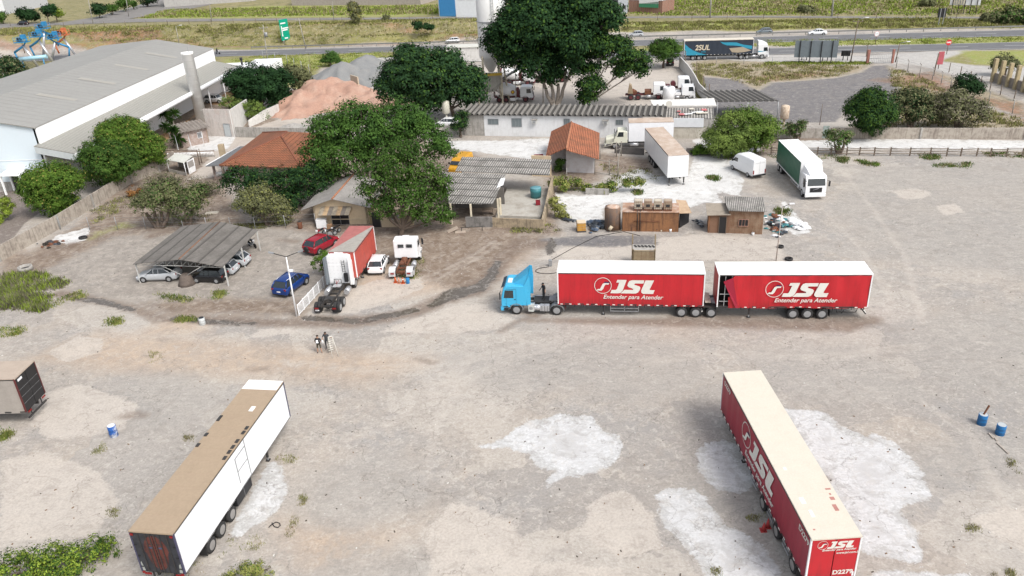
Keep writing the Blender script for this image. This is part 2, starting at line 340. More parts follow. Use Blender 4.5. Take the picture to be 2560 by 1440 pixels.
for k_, pts in enumerate([[(1040, 870), (1100, 930), (1200, 1000), (1330, 1060)], [(1180, 880), (1100, 960), (1000, 1040), (860, 1090)], [(1600, 900), (1800, 880), (2050, 890), (2300, 860)], [(1500, 830), (1300, 880), (1150, 950), (1080, 1060), (1060, 1200)], [(700, 900), (900, 920), (1150, 900), (1400, 840)], [(2100, 420), (2180, 520), (2260, 640), (2300, 800)], [(2050, 520), (2150, 620), (2230, 760)], [(620, 1100), (640, 1000), (700, 920)], [(1250, 1420), (1400, 1340), (1620, 1330)], [(2300, 1000), (2420, 1080), (2500, 1240)], [(960, 700), (1080, 690), (1180, 640), (1240, 600)], [(1150, 800), (1120, 815), (1050, 822)]]):
    for o_ in (0, 9): lay('tread', px_line([(u + o_, v + o_, .16) for u, v in pts]))
lay('dusty', px_poly([(60, 650), (150, 580), (640, 575), (900, 570), (960, 640), (880, 690), (790, 760), (740, 795), (560, 795), (330, 770), (150, 740), (60, 700)]))
lay('paver', px_poly([(-400,520),(0,480),(170,460),(210,452),(60,560),(0,640),(-400,760)]))
lay('ochre', px_poly([(215,450),(340,372),(470,300),(600,205),(680,205),(650,232),(560,262),(520,262),(440,330),(330,430)]))
lay('lawn', px_poly([(-200,505),(0,497),(12,510),(22,540),(0,560),(-200,580)]))
# -- ground beyond the compound
lay('verge', px_poly([(-600,118),(640,124),(1200,98),(1560,80),(2000,74),(2700,68),(2700,-150),(-600,-150)]))
lay('verge', px_poly([(-600,140),(560,141),(1210,118),(1920,94),(2700,88),(2700,108),(1920,114),(1690,121),(1150,150),(960,150),(800,170),(770,230),(640,200),(540,160),(-600,200)]))
lay('verge', px_poly([(2350,152),(2420,128),(2560,124),(2900,122),(2900,170),(2560,166),(2440,163)]))
for p in [[(330,49),(420,30),(640,15),(1100,10),(1110,36),(1000,42),(640,44),(400,50)], [(560,148),(760,140),(950,130),(950,146),(800,165),(560,165)], [(1560,125),(1700,118),(1720,128),(1620,145)],
  [(1170,119),(1205,118),(1205,136),(1180,136)], [(230,596),(300,560),(330,565),(250,580)], [(1000,10),(1130,20),(1130,36),(1000,34)], [(2400,128),(2900,124),(2900,160),(2560,162),(2440,160)],
  [(1920,94),(2700,89),(2700,107),(1920,113)], [(350,38),(1080,22),(1090,34),(380,47)], [(2580,58),(2000,62),(1700,70),(1560,74),(1560,60),(1800,50),(2580,48)]]: lay('lush', px_poly(p))
for p in [[(1730,155),(1790,148),(2100,165),(2180,160),(2150,180),(2090,193),(2000,202),(1930,205),(1895,225),(1870,215),(1850,200),(1740,188)],
 [(2220,165),(2320,200),(2400,250),(2560,300),(2560,320),(2120,320),(2230,260),(2260,230)], [(2560,290),(2440,250),(2330,180),(2360,185),(2560,260)]]: lay('straw', px_poly(p))
for p in [[(1860,195),(2000,180),(2080,182),(2000,195),(1900,205)], [(430,88),(330,100),(100,96),(0,90),(0,82),(200,78),(380,76)], [(-200,106),(120,104),(250,108),(360,95),(230,125),(-200,140)], [(450,100),(640,108),(900,102),(1210,88),(1210,78),(1000,88),(640,95),(480,90)],
 [(2180,200),(2560,260),(2560,300),(2450,250),(2380,215),(2330,180)], [(640,60),(640,75),(880,80),(1200,72),(1000,58)]]: lay('earth', px_poly(p))
lay('concretelot', px_poly([(1850,150),(1920,137),(2170,140),(2330,128),(2420,128),(2350,152),(2440,165),(2560,170),(2700,180),(2700,200),(2560,200),(2420,195),(2350,178),(2330,172),(2260,160),(2180,158),(1920,157)]))
lay('concretelot', px_poly([(1690,130),(1930,128),(1930,156),(1690,150)]))
lay('track', px_poly([(2270,158),(2330,172),(2400,215),(2480,250),(2560,280),(2700,320),(2700,350),(2560,295),(2440,245),(2360,205),(2290,170)]))
gm, nt, bs = nodes('ground_surface')
pos = coord(nt)
nb = noise(nt, .12, 6, .62, pos); nm = noise(nt, .9, 6, .7, pos, .6); nf = noise(nt, 6, 5, .7, pos); nh = noise(nt, 30, 3, .7, pos)
nst = noise(nt, 1., 5, .7, coord(nt, scale=(.5, 1.15, 1), rot=(0, 0, R_(-25))), 2.2)
edge = math_(nt, 'ADD', math_(nt, 'MULTIPLY', math_(nt, 'SUBTRACT', nm, .5), 2.6), math_(nt, 'MULTIPLY', math_(nt, 'SUBTRACT', nf, .5), .9))
base = mix(nt, ramp(nt, nb, .38, .62), (.355, .315, .272), (.30, .285, .268))
base = mix(nt, math_(nt, 'MULTIPLY', ramp(nt, nm, .48, .62), .55), base, (.42, .375, .325))
base = mix(nt, math_(nt, 'MULTIPLY', ramp(nt, nst, .52, .7), .5), base, (.235, .215, .195))
fl1 = ramp(nt, noise(nt, 1.7, 7, .72, pos, 1.), .54, .6); fl2 = ramp(nt, noise(nt, 2.6, 6, .7, coord(nt, scale=(.6, 1, 1), rot=(0, 0, .5)), .8), .55, .63)
vp = nt.nodes.new('ShaderNodeTexVoronoi'); vp.inputs['Scale'].default_value = .11
vq = nt.nodes.new('ShaderNodeVectorMath'); vq.operation = 'ADD'; vn = nt.nodes.new('ShaderNodeTexNoise'); vn.inputs['Scale'].default_value = .16; vn.inputs['Detail'].default_value = 7; nt.links.new(pos, vn.inputs[0])
vs_ = nt.nodes.new('ShaderNodeVectorMath'); vs_.operation = 'SCALE'; vs_.inputs['Scale'].default_value = 16; nt.links.new(vn.outputs['Color'], vs_.inputs[0]); nt.links.new(pos, vq.inputs[0]); nt.links.new(vs_.outputs[0], vq.inputs[1]); nt.links.new(vq.outputs[0], vp.inputs[0])
vsep = nt.nodes.new('ShaderNodeSeparateXYZ'); nt.links.new(vp.outputs['Color'], vsep.inputs[0])
base = mix(nt, math_(nt, 'MULTIPLY', ramp(nt, vsep.outputs[0], .55, .8), .6), base, (.43, .395, .35))
base = mix(nt, math_(nt, 'MULTIPLY', ramp(nt, vsep.outputs[1], .6, .85), .5), base, (.265, .25, .235))
base = mix(nt, math_(nt, 'MULTIPLY', fl1, .5), base, (.47, .435, .39)); base = mix(nt, math_(nt, 'MULTIPLY', fl2, .4), base, (.215, .195, .18))
def amask(name, soft=.35, amp=1., off=0.):
    at = nt.nodes.new('ShaderNodeAttribute'); at.attribute_name = name
    e = math_(nt, 'MULTIPLY', edge, amp); return ramp(nt, math_(nt, 'ADD', math_(nt, 'ADD', at.outputs['Fac'], off), e), -soft, soft)
def L(name, a, b, n, lo=.4, hi=.62, k=1., soft=.35, amp=1., off=0.):
    global base
    c = mix(nt, ramp(nt, n, lo, hi), a, b); f = amask(name, soft, amp, off)
    if k < 1: f = math_(nt, 'MULTIPLY', f, k)
    base = mix(nt, f, base, c); return f
L('tan', (.44, .335, .245), (.34, .275, .22), nm, k=.7, soft=1.2, amp=1.4)
L('slate', (.275, .26, .24), (.35, .325, .295), nst, k=.7, soft=1., amp=1.6)
L('dusty', (.225, .20, .175), (.335, .30, .26), nm, .42, .62, k=.75, soft=1.5, amp=1.8)
L('soil', (.15, .108, .08), (.26, .21, .165), nm, .4, .62, k=.92, soft=.8, amp=1.4)
L('cement', (.475, .43, .38), (.40, .36, .32), nm, .45, .68, k=.8, soft=.16, amp=.7)
L('lime', (.40, .395, .385), (.50, .505, .505), nm, .38, .6, k=.92, soft=.09, amp=.5)
L('lime', (.50, .50, .50), (.60, .605, .61), nst, .4, .6, k=.7, soft=.25, amp=1.8, off=-.6)
L('lime', (.45, .44, .43), (.33, .32, .315), nf, .45, .6, k=.6, soft=.4, amp=3.4, off=-2.0)
L('snow', (.42, .41, .395), (.56, .56, .55), nm, .36, .52, k=.95, soft=.1, amp=.6)
L('snow', (.56, .56, .55), (.66, .66, .65), nb, .45, .6, k=.6, soft=.3, amp=2., off=-.8)
L('tread', (.50, .455, .40), (.43, .39, .35), nf, k=.45, soft=.25, amp=.25)
L('asphalt', (.135, .13, .135), (.185, .175, .17), nm, soft=.3, amp=.8)
L('concretelot', (.42, .41, .385), (.36, .345, .33), nm, soft=.5, amp=.4)
L('track', (.31, .28, .25), (.25, .235, .215), nm, soft=.5, amp=.5)
L('paver', (.155, .13, .115), (.195, .165, .145), nf, soft=.1, amp=.05)
L('ochre', (.33, .2, .1), (.27, .165, .09), nm, soft=.1, amp=.1)
L('lawn', (.10, .15, .03), (.2, .21, .07), nf, soft=.1, amp=.1)
ncr = noise(nt, .35, 7, .75, pos, .5)
L('verge', (.25, .225, .09), (.19, .19, .06), ncr, .38, .62, soft=.6, amp=.6)
L('verge', (.30, .245, .14), (.13, .12, .055), ncr, .35, .6, k=.55, soft=.6, amp=3., off=-3.)
L('straw', (.34, .275, .19), (.21, .185, .115), ncr, .4, .6, soft=.8, amp=1.2, k=.9)
L('lush', (.21, .26, .05), (.27, .27, .08), ncr, .38, .6, soft=.9, amp=1.2, k=.85)
L('earth', (.26, .125, .07), (.17, .12, .075), ncr, .42, .62, soft=1.2, amp=2.2, k=.75)
fm = L('mud', (.155, .115, .09), (.22, .175, .14), nm, soft=.4, amp=.6, k=.85)
fw = amask('wet', .12, .7, .12); base = mix(nt, fw, base, (.10, .085, .07))
# hairline cracks
vo = nt.nodes.new('ShaderNodeTexVoronoi'); vo.feature = 'DISTANCE_TO_EDGE'; vo.inputs['Scale'].default_value = .17
vd = nt.nodes.new('ShaderNodeVectorMath'); vd.operation = 'ADD'; nz = nt.nodes.new('ShaderNodeTexNoise'); nz.inputs['Scale'].default_value = .5; nz.inputs['Detail'].default_value = 5
nt.links.new(pos, nz.inputs[0]); sc_ = nt.nodes.new('ShaderNodeVectorMath'); sc_.operation = 'SCALE'; sc_.inputs['Scale'].default_value = 5; nt.links.new(nz.outputs['Color'], sc_.inputs[0])
nt.links.new(pos, vd.inputs[0]); nt.links.new(sc_.outputs[0], vd.inputs[1]); nt.links.new(vd.outputs[0], vo.inputs[0])
crk = math_(nt, 'MULTIPLY', ramp(nt, vo.outputs[0], .009, .0), ramp(nt, nb, .42, .5), clamp=True)
base = mix(nt, math_(nt, 'MULTIPLY', crk, .5), base, (.12, .105, .09))
f3 = noise(nt, 1.1, 8, .74, pos, 1.6); f4 = noise(nt, .45, 8, .72, coord(nt, scale=(1, 1.2, 1), rot=(0, 0, 1)), 1.4)
base = mix(nt, math_(nt, 'MULTIPLY', ramp(nt, f3, .53, .6), .28), base, (.50, .465, .42)); base = mix(nt, math_(nt, 'MULTIPLY', ramp(nt, f4, .53, .6), .26), base, (.22, .195, .17))
base = mix(nt, .4, base, nf, 'OVERLAY'); base = mix(nt, .18, base, nh, 'OVERLAY')
nt.links.new(base, bs.inputs['Base Color'])
nt.links.new(math_(nt, 'SUBTRACT', .92, math_(nt, 'ADD', math_(nt, 'MULTIPLY', fw, .72), math_(nt, 'MULTIPLY', fm, .08)), clamp=True), bs.inputs['Roughness'])
bs.inputs['Specular IOR Level'].default_value = .3
bump(nt, bs, math_(nt, 'MULTIPLY', math_(nt, 'ADD', nf, math_(nt, 'MULTIPLY', nm, 1.5)), math_(nt, 'SUBTRACT', 1, fw)), .2, .08)
me = bpy.data.meshes.new('ground'); nx, ny = len(gx), len(gy)
idx = np.arange(NV).reshape(ny, nx); q = np.stack([idx[:-1, :-1], idx[:-1, 1:], idx[1:, 1:], idx[1:, :-1]], -1).reshape(-1, 4)
me.vertices.add(NV); me.vertices.foreach_set('co', np.stack([PX, PY, PZ], 1).astype(np.float32).ravel())
me.loops.add(q.size); me.loops.foreach_set('vertex_index', q.ravel().astype(np.int32)); me.polygons.add(len(q)); me.polygons.foreach_set('loop_start', (np.arange(len(q)) * 4).astype(np.int32))
me.polygons.foreach_set('use_smooth', np.ones(len(q), bool)); me.update(calc_edges=True); me.materials.append(gm)
for k_, a_ in LAY.items(): me.attributes.new(k_, 'FLOAT', 'POINT').data.foreach_set('value', a_.astype(np.float32))
gnd = bpy.data.objects.new('ground', me); COL.objects.link(gnd); tag(gnd, kind='structure')
# ---- asphalt roads
def strip(name, edges, m, lift=.06, seg=14, kind='structure'):
    b = MB(); L1, L2 = [], []
    def dens(pts):
        out = []
        for a, c in zip(pts[:-1], pts[1:]):
            out += [tuple(a[i] + (c[i] - a[i]) * t / seg for i in (0, 1)) for t in range(seg)]
        return out + [pts[-1]]
    A, B = dens(edges[0]), dens(edges[1]); rows = 4
    ring = []
    for a, c in zip(A, B):
        pa, pc = G(*a), G(*c)
        for k in range(rows + 1):
            x, y = pa.x + (pc.x - pa.x) * k / rows, pa.y + (pc.y - pa.y) * k / rows; ring.append((x, y, float(T(x, y)) + lift))
    n = rows + 1
    b.add(ring, [(i * n + k, i * n + k + 1, (i + 1) * n + k + 1, (i + 1) * n + k) for i in range(len(A) - 1) for k in range(rows)], m)
    return tag(b.build(name, recalc=False), kind=kind)
ASPH = mat('road_asphalt', (.135, .137, .142), .85, .5, (.09, .09, .095), scale=.5, bmp=.1)
ASPH2 = mat('worn_asphalt', (.2, .19, .18), .85, .5, (.13, .12, .11), scale=.5, bmp=.1)
PAINT = mat('road_paint', (.62, .62, .6), .7, .4, (.3, .3, .3))
def hp(t, s, z=.0):                        # point on the highway frame: metres along, metres beyond its far edge
    return (HA[0] + HD[0] * t + HN[0] * s, HA[1] + HD[1] * t + HN[1] * s, z)
def lane(name, t0, t1, s0, s1, m, z):
    b = MB(); n = 24
    for i in range(n):
        a, c = t0 + (t1 - t0) * i / n, t0 + (t1 - t0) * (i + 1) / n
        b.quad(hp(a, s0, z), hp(c, s0, z), hp(c, s1, z), hp(a, s1, z), m)
    return b
tag(lane('h', -330, 420, -8.6, 0, ASPH, .06).build('highway', recalc=False), kind='structure')
tag(lane('h', 38, 420, -24.5, -16.3, ASPH, .06).build('highway_near_carriageway', recalc=False), kind='structure')
b = MB()
for (t0, s, n) in ((-320, -4.4, 60), (40, -20.6, 31)):
    for i in range(n): b.quad(hp(t0 + 12 * i, s, .075), hp(t0 + 12 * i + 4.5, s, .075), hp(t0 + 12 * i + 4.5, s + .16, .075), hp(t0 + 12 * i, s + .16, .075), PAINT)
for t0, s in ((-330, -.5), (-330, -8.2), (38, -16.8), (38, -24.1)):
    for i in range(20): b.quad(hp(t0 + (420 - t0) * i / 20, s, .075), hp(t0 + (420 - t0) * (i + 1) / 20, s, .075), hp(t0 + (420 - t0) * (i + 1) / 20, s + .16, .075), hp(t0 + (420 - t0) * i / 20, s + .16, .075), PAINT)
tag(b.build('road_markings', recalc=False), kind='structure')
strip('frontage_road', ([(-500,76),(0,71),(160,62),(340,56),(640,52),(1200,46)], [(-500,66),(0,60),(160,57),(300,47),(640,47),(1200,42.5)]), ASPH2, .08)
strip('side_road', ([(160,64),(300,50),(420,34),(520,14),(620,-20)], [(130,60),(235,44),(330,18),(400,-4),(470,-40)]), ASPH2, .1)
strip('frontage_road_east', ([(1540,46),(1900,44),(2300,47),(2560,46),(3000,46)], [(1540,42),(1900,40.5),(2300,43),(2560,42),(3000,42)]), ASPH2, .08)
# ================================================================ VEHICLE KIT
def paint(name, c, dirt=.12, rough=.3): return mat('paint_' + name, c, rough, dirt, tuple(x * .6 + .03 for x in c), spec=.5)
_wm = {}
def wheel(parent, x, y, r, wd, dual=False, rimm=None, rough=False):
    """y = outer face of the wheel, sign gives the side"""
    sg = 1 if y > 0 else -1; key = (r, wd, dual, rimm.name if rimm else '', sg)
    if key not in _wm:
        b = MB(); tot = wd * 2.15 if dual else wd
        for k in ((0, 1) if dual else (0,)):
            o = -k * wd * 1.15 * sg
            b.rev((0, o, 0), (0, -sg, 0), [(0, r * .62), (0, r * .9), (wd * .12, r), (wd * .88, r), (wd, r * .9), (wd, r * .5)], RUBBER, n=20)
        t = b.build('wheel'); t.hide_render = False
        b = MB(); m = rimm or mat('wheel_rim', (.34, .35, .36), .4, .4, metal=.3); dp = (wd * .35 if dual else wd * .08)
        b.rev((0, .004 * sg, 0), (0, -sg, 0), [(0, r * .62), (.03, r * .58), (dp, r * .5), (dp + .01, r * .26), (dp * .35, r * .2), (dp * .3, r * .12)], m, n=16)
        for i in range(8 if r > .4 else 5):
            a = 2 * math.pi * i / (8 if r > .4 else 5); b.cyl((math.cos(a) * r * .4, -dp * sg * 1.02, math.sin(a) * r * .4), (math.cos(a) * r * .4, -dp * sg * .9 + .012 * sg, math.sin(a) * r * .4), r * .07, BLACKM, n=6)
        q = b.build('rim'); _wm[key] = (t.data, q.data); bpy.data.objects.remove(t); bpy.data.objects.remove(q)
    t = bpy.data.objects.new('wheel', _wm[key][0]); COL.objects.link(t); t.parent = parent; t.location = (x, y, r)
    q = bpy.data.objects.new('rim', _wm[key][1]); COL.objects.link(q); q.parent = t; return t
def ring(x, w, zb, zt, k=.93, kb=.9):
    return [(x, -w * kb, zb), (x, -w, zb + (zt - zb) * .25), (x, -w, zb + (zt - zb) * .7), (x, -w * k, zt), (x, -w * .5, zt + .02), (x, w * .5, zt + .02), (x, w * k, zt), (x, w, zb + (zt - zb) * .7), (x, w, zb + (zt - zb) * .25), (x, w * kb, zb)]
CARS = {  # L, W, H, windscreen base, roof front, roof rear, tail base (fractions from the nose), hood front z, belt z, deck z
 'hatch': (3.9, 1.66, 1.47, .25, .40, .83, .965, .66, .93, .95), 'sedan': (4.45, 1.74, 1.45, .27, .42, .70, .87, .66, .93, .99),
 'suv': (4.3, 1.8, 1.66, .25, .37, .86, .975, .86, 1.05, 1.06), 'wagon': (4.2, 1.66, 1.46, .26, .40, .88, .975, .66, .93, .95), 'old': (3.65, 1.55, 1.43, .26, .38, .88, .975, .68, .90, .92)}
def car(style, name, label, cat, loc, rz, body, group=None, roof_rails=False, spare=False, rim=None, dark_roof=False):
    Lc, W, Hc, f0, f1, f2, f3, zh, zb, zd = CARS[style]; t = thing(name, label, cat, loc, rz, group); w = W / 2
    X = lambda f: Lc / 2 - f * Lc
    zl = .2 if style != 'suv' else .28
    b = MB(); fr = [(0, .80, zl + .15, zh - .14), (.012, .9, zl + .02, zh - .05), (.05, .97, zl, zh), (.14, 1, zl, zh + .08), (f0, 1, zl, zb), (f0 + .1, 1, zl, zb + .01), (.6, 1, zl, zb + .02), (f3 - .12, 1, zl, zd), (f3, .98, zl, zd), (.985, .93, zl + .04, zd - .06), (1, .85, zl + .15, zd - .3)]
    b.loft([ring(X(f), w * k, a, c) for f, k, a, c in fr], body)
    bo = b.build('body', t, bevel=0)
    wr = .31 if style != 'suv' else .36; xf, xr = X(.185), X(.80)
    b = MB()
    for xx in (xf, xr):
        for sg in (-1, 1): b = MB(); b.rev((xx, sg * (w + .004), wr + .02), (0, -sg, 0), [(0, wr * 1.16), (.012, wr * 1.15), (.2, wr * 1.1)], BLACKM, n=20); b.build('wheel_arch', t)
    for xx in (xf, xr):
        for sg in (-1, 1): wheel(t, xx, sg * (w + .012), wr, .2, rimm=rim)
    # glasshouse: glass body, then roof and pillars in paint
    wb, wt = w * .93, w * .74; g = MB(); e = .03
    def gr(x, z, ww): return [(x, -ww, z), (x, ww, z)]
    A, B_, C_, D_ = X(f0), X(f1), X(f2), X(f3)
    P = [(A, -wb, zb - .02), (B_, -wt, Hc - .04), (C_, -wt, Hc - .04), (D_, -wb, zd - .02)]; Q = [(x, -y, z) for x, y, z in P]
    g.add(P + Q, [(0, 1, 2, 3), (7, 6, 5, 4), (0, 4, 5, 1), (1, 5, 6, 2), (2, 6, 7, 3)], GLASS)
    g.build('window', t)
    r = MB(); rm = BLACKM if dark_roof else body
    r.loft([[(x, -ww, z - .03), (x, -ww * .96, z), (x, -ww * .5, z + .022), (x, ww * .5, z + .022), (x, ww * .96, z), (x, ww, z - .03)] for x, ww, z in ((B_ + .04, wt * .98, Hc - .05), (B_ - .12, wt + .012, Hc - .015), ((B_ + C_) / 2, wt + .02, Hc), (C_ + .1, wt + .012, Hc - .02), (C_ - .05, wt * .97, Hc - .06))], rm)
    r.build('roof', t)
    p = MB()
    def bar(a, c, th=.05):
        for s in (1, -1): p = MB(); p.cyl((a[0], a[1] * s, a[2]), (c[0], c[1] * s, c[2]), th / 2, body, n=5); p.build('pillar', t)
    bar(P[0], P[1], .07); bar(P[3], P[2], .1 if style != 'suv' else .14)
    for ff in (.48, .68):
        k = X(.5 * (f0 + f1) + (f3 - f0) * (ff - .3))
        if C_ < k < B_: bar((k, -wb - .005, zb), (k, -wt - .005, Hc - .05), .07)
    for s in (-1, 1):
        q = MB(); q.box((X(.035), s * w * .7, zh - .1), (.12, w * .42, .13), LAMPW, rz=-s * .25); q.build('headlight', t, bevel=.02)
        q = MB(); q.box((X(.985), s * w * .78, zd - .14), (.08, w * .3, .2), REDL, rz=s * .2); q.build('taillight', t, bevel=.02)
        q = MB(); q.box((X(f0) - .12, s * (w + .08), zb + .05), (.1, .16, .11), body); q.build('mirror', t, bevel=.02)
    q = MB(); q.box((X(.003), 0, zl + .2), (.05, w * 1.1, .16), BLACKM); q.build('grille', t)
    q = MB(); q.box((X(1) + .01, 0, zd - .36 if style != 'sedan' else zd - .4), (.04, .4, .13), LAMPW); q.build('licence_plate', t)
    q = MB(); q.box((X(.99), 0, zl + .1), (.1, w * 1.75, .12), BLACKM); q.build('bumper', t, bevel=.02)
    if roof_rails:
        q = MB()
        for s in (-1, 1): q.tube([(B_ - .15, s * wt * .92, Hc + .04), (C_ + .1, s * wt * .92, Hc + .03)], .022, STEEL)
        q.build('roof_rail', t)
    if spare:
        q = MB(); q.rev((X(1) - .2, .12, .82), (1, 0, 0), [(0, .12), (0, .3), (.05, .34), (.17, .34), (.2, .2)], BLACKM); q.build('spare_wheel', t)
    return t
def by_pixels(rear, front):
    """centre and heading of something whose ground footprint runs between two pixels"""
    a, b = G(*rear), G(*front); c = (a + b) / 2; return c, ang(a, b)
# ---------------------------------------------------------------- lorries. Local frame: x forward, front axle at x = 0
def lorry(name, label, loc, rz, body, axles, tail, cab_h=2.95, cab_back=-.95, nose=1.38, group=None, hood=False, cat='truck', fairing=None, frame_m=None, lower=None, guard=None, rimm=None, tanks=True, sleeper_win=True, dual=True, wr=.5):
    t = thing(name, label, cat, loc, rz, group); W = 1.24; fm = frame_m or DARKM; low = lower or body
    # cab shell
    b = MB(); zf = .95
    if hood:
        prof = [(.25, zf), (.25, 1.75), (-.05, 1.95), (-.32, 2.75), (-.45, cab_h - .03), (-.9, cab_h), (-1.75, cab_h - .05), (-1.8, zf)]; cb = -1.8
    else:
        prof = [(nose - .08, .72), (nose, 1.0), (nose - .02, 1.75), (nose - .22, 2.65), (nose - .42, cab_h - .05), (nose - .75, cab_h), (cab_back + .12, cab_h), (cab_back, cab_h - .12), (cab_back, .95), (.62, .95), (.5, .75)]; cb = cab_back
    b.prism(prof, -W, W, body); b.build('cab', t, bevel=.09)
    if hood:
        h = MB(); h.loft([[(x, -w_, .75), (x, -w_, z - .25), (x, -w_ * .8, z), (x, w_ * .8, z), (x, w_, z - .25), (x, w_, .75)] for x, w_, z in ((1.45, .72, 1.45), (1.35, .85, 1.58), (.7, .98, 1.72), (.2, 1.05, 1.82))], body, sm=False); h.build('hood', t, bevel=.06)
    # windscreen
    g = MB()
    if hood: a, c = (-.06, 1.98), (-.33, 2.72)
    else: a, c = (nose - .045, 1.78), (nose - .235, 2.62)
    o = .03
    g.add([(a[0] + o, -W * .86, a[1]), (a[0] + o, W * .86, a[1]), (c[0] + o, W * .82, c[1]), (c[0] + o, -W * .82, c[1])], [(0, 1, 2, 3)], GLASS); g.build('windscreen', t)
    for s in (-1, 1):
        q = MB(); y = s * (W + .008)
        if hood: pts = [(-.25, 1.9), (-.5, 2.6), (-1.2, 2.6), (-1.2, 1.9)]
        else: pts = [(nose - .25, 1.72), (nose - .38, 2.5), (nose - 1.15, 2.5), (nose - 1.15, 1.72)]
        q.add([(p[0], y, p[1]) for p in pts], [(0, 1, 2, 3)], GLASS); q.build('side_window', t)
        q = MB(); xx = (nose + .05 if not hood else .1); q.box((xx, s * (W + .25), 2.15), (.09, .2, .42), BLACKM); q.box((xx - .04, s * (W + .12), 2.42), (.04, .3, .03), BLACKM); q.box((xx, s * (W + .25), 1.82), (.09, .2, .2), BLACKM); q.build('mirror', t)
        q = MB(); fx = (nose + .02 if not hood else 1.38); q.box((fx, s * (.88 if not hood else .72), .72), (.08, .38, .18), LAMPW); q.build('headlight', t, bevel=.02)
        q = MB()                                                 # wheel arch over the front wheel
        arc = [(math.cos(a_) * (wr + .16), math.sin(a_) * (wr + .16) + wr) for a_ in np.linspace(.15, math.pi - .15, 10)]; ar2 = [(x * .9, (z - wr) * .9 + wr) for x, z in arc[::-1]]
        q.prism(arc + ar2, s * (W + .02), s * (W - .42), guard or low); q.build('fender', t)
        if not hood:
            q = MB(); q.box((.98, s * (W - .12), .55), (.42, .26, .08), BLACKM); q.box((.98, s * (W - .12), .85), (.42, .26, .08), BLACKM); q.box((.95, s * (W - .2), .7), (.46, .12, .45), guard or low); q.build('step', t)
    q = MB()
    if not hood: q.prism([(nose + .06, .4), (nose + .09, .8), (nose - .2, .8), (nose - .25, .42)], -W + .02, W - .02, low)
    else: q.box((1.52, 0, .62), (.14, 2.2, .28), low)
    q.build('bumper', t, bevel=.03)
    q = MB()
    if not hood: q.prism([(nose + .03, 1.0), (nose + .02, 1.55), (nose - .06, 1.55), (nose - .06, 1.0)], -.72, .72, BLACKM)
    else: q.box((1.46, 0, 1.1), (.05, 1.1, .5), BLACKM)
    q.build('grille', t)
    # chassis
    q = MB()
    for s in (-1, 1): q.bb(tail, 1.1, s * .38, s * .46, .72, .98, fm)
    for x in np.arange(tail + .1, cb, .9): q.bb(x, x + .1, -.4, .4, .76, .94, fm)
    for x in axles: q.cyl((x, -.9, wr), (x, .9, wr), .09, fm, n=8); q.rev((x, 0, wr), (1, 0, 0), [(-.22, .1), (-.1, .22), (.1, .22), (.22, .1)], fm, n=10)
    q.cyl((0, -.9, wr), (0, .9, wr), .08, fm, n=8)
    q.build('chassis', t)
    for s in (-1, 1):
        wheel(t, 0, s * 1.22, wr, .3, rimm=rimm)
        for x in axles: wheel(t, x, s * 1.24, wr, .28, dual=dual, rimm=rimm)
    if tanks:
        x0, x1 = cb - .1, axles[0] + wr + .15
        q = MB(); q.cyl((x0 - .25, .93, .66), (max(x1, x0 - 1.5), .93, .66), .3, STEEL, n=14); q.build('fuel_tank', t)
        q = MB(); q.cyl((x0 - .3, -.95, .64), (max(x1, x0 - 1.2), -.95, .64), .28, STEEL, n=14); q.build('air_tank', t)
    for s in (-1, 1):
        q = MB(); q.box((tail - .03, s * .85, .72), (.05, .36, .14), REDL); q.build('taillight', t)
    return t
def fifth_wheel(t, x, z=1.0, m=None):
    q = MB(); m = m or DARKM
    q.prism([(x + .45, -.42), (x + .45, .42), (x - .2, .45), (x - .5, .4), (x - .15, .07), (x - .15, -.07), (x - .5, -.4), (x - .2, -.45)], z, z + .1, m, axis='Z'); q.box((x, 0, z - .05), (.5, .9, .14), m); q.build('fifth_wheel', t)
# ---------------------------------------------------------------- trailers. Local frame: x backwards from the front wall, y from right (0) to left (W)
JSL = {'J': [(1228,312),(1322,312),(1284,415),(1262,438),(1240,443),(1158,443),(1172,410),(1212,410),(1224,402),(1248,338),(1218,338)],
 'S': [(1500,314),(1492,345),(1405,345),(1400,358),(1450,372),(1462,385),(1458,405),(1440,432),(1415,443),(1262,443),(1300,408),(1385,408),(1392,398),(1345,382),(1330,368),(1335,345),(1350,322),(1375,314)],
 'L': [(1512,314),(1597,314),(1556,400),(1560,408),(1606,408),(1592,445),(1490,445),(1472,432),(1470,415)],
 'E': [(1015,418),(1030,402),(1052,402),(1062,385),(1080,352),(1096,345),(1146,345),(1140,358),(1108,360),(1098,372),(1085,403),(1068,418)]}
LOGO = mat('logo_off_white', (.66, .65, .6), .6, .3, (.5, .42, .38))
NAVY = mat('logo_navy', (.03, .02, .08), .6, .1)
def jsl_logo(parent, P, k=1., txt=True, name='logo', wav=None):
    """P(x, z) -> local point; x along the side in metres from the emblem's centre, z up from the emblem's centre"""
    b = MB(); sx, sz = 1 / 115 * k, 1 / 98 * k
    f = lambda p: P((p[0] - 1082) * sx, (370 - p[1]) * sz)
    for c in 'JSLE': b.add([f(p) for p in JSL[c]], [tuple(range(len(JSL[c])))], LOGO)
    n = 40
    for i in range(n):
        a, c = 2 * math.pi * i / n, 2 * math.pi * (i + 1) / n
        b.add([P(.765 * k * math.cos(a), .80 * k * math.sin(a)), P(.765 * k * math.cos(c), .80 * k * math.sin(c)), P(.715 * k * math.cos(c), .745 * k * math.sin(c)), P(.715 * k * math.cos(a), .745 * k * math.sin(a))], [(0, 1, 2, 3)], LOGO)
    b.add([f(p) for p in [(1088,343),(1104,332),(1146,334),(1150,343)]], [(0, 1, 2, 3)], NAVY)
    o = b.build(name, parent, recalc=False)
    return o
def along(bx, u, v):
    X0, Y0, a = bx[0], bx[1], bx[2]; p = G(u, v); return (p.x - X0) * math.cos(a) + (p.y - Y0) * math.sin(a)
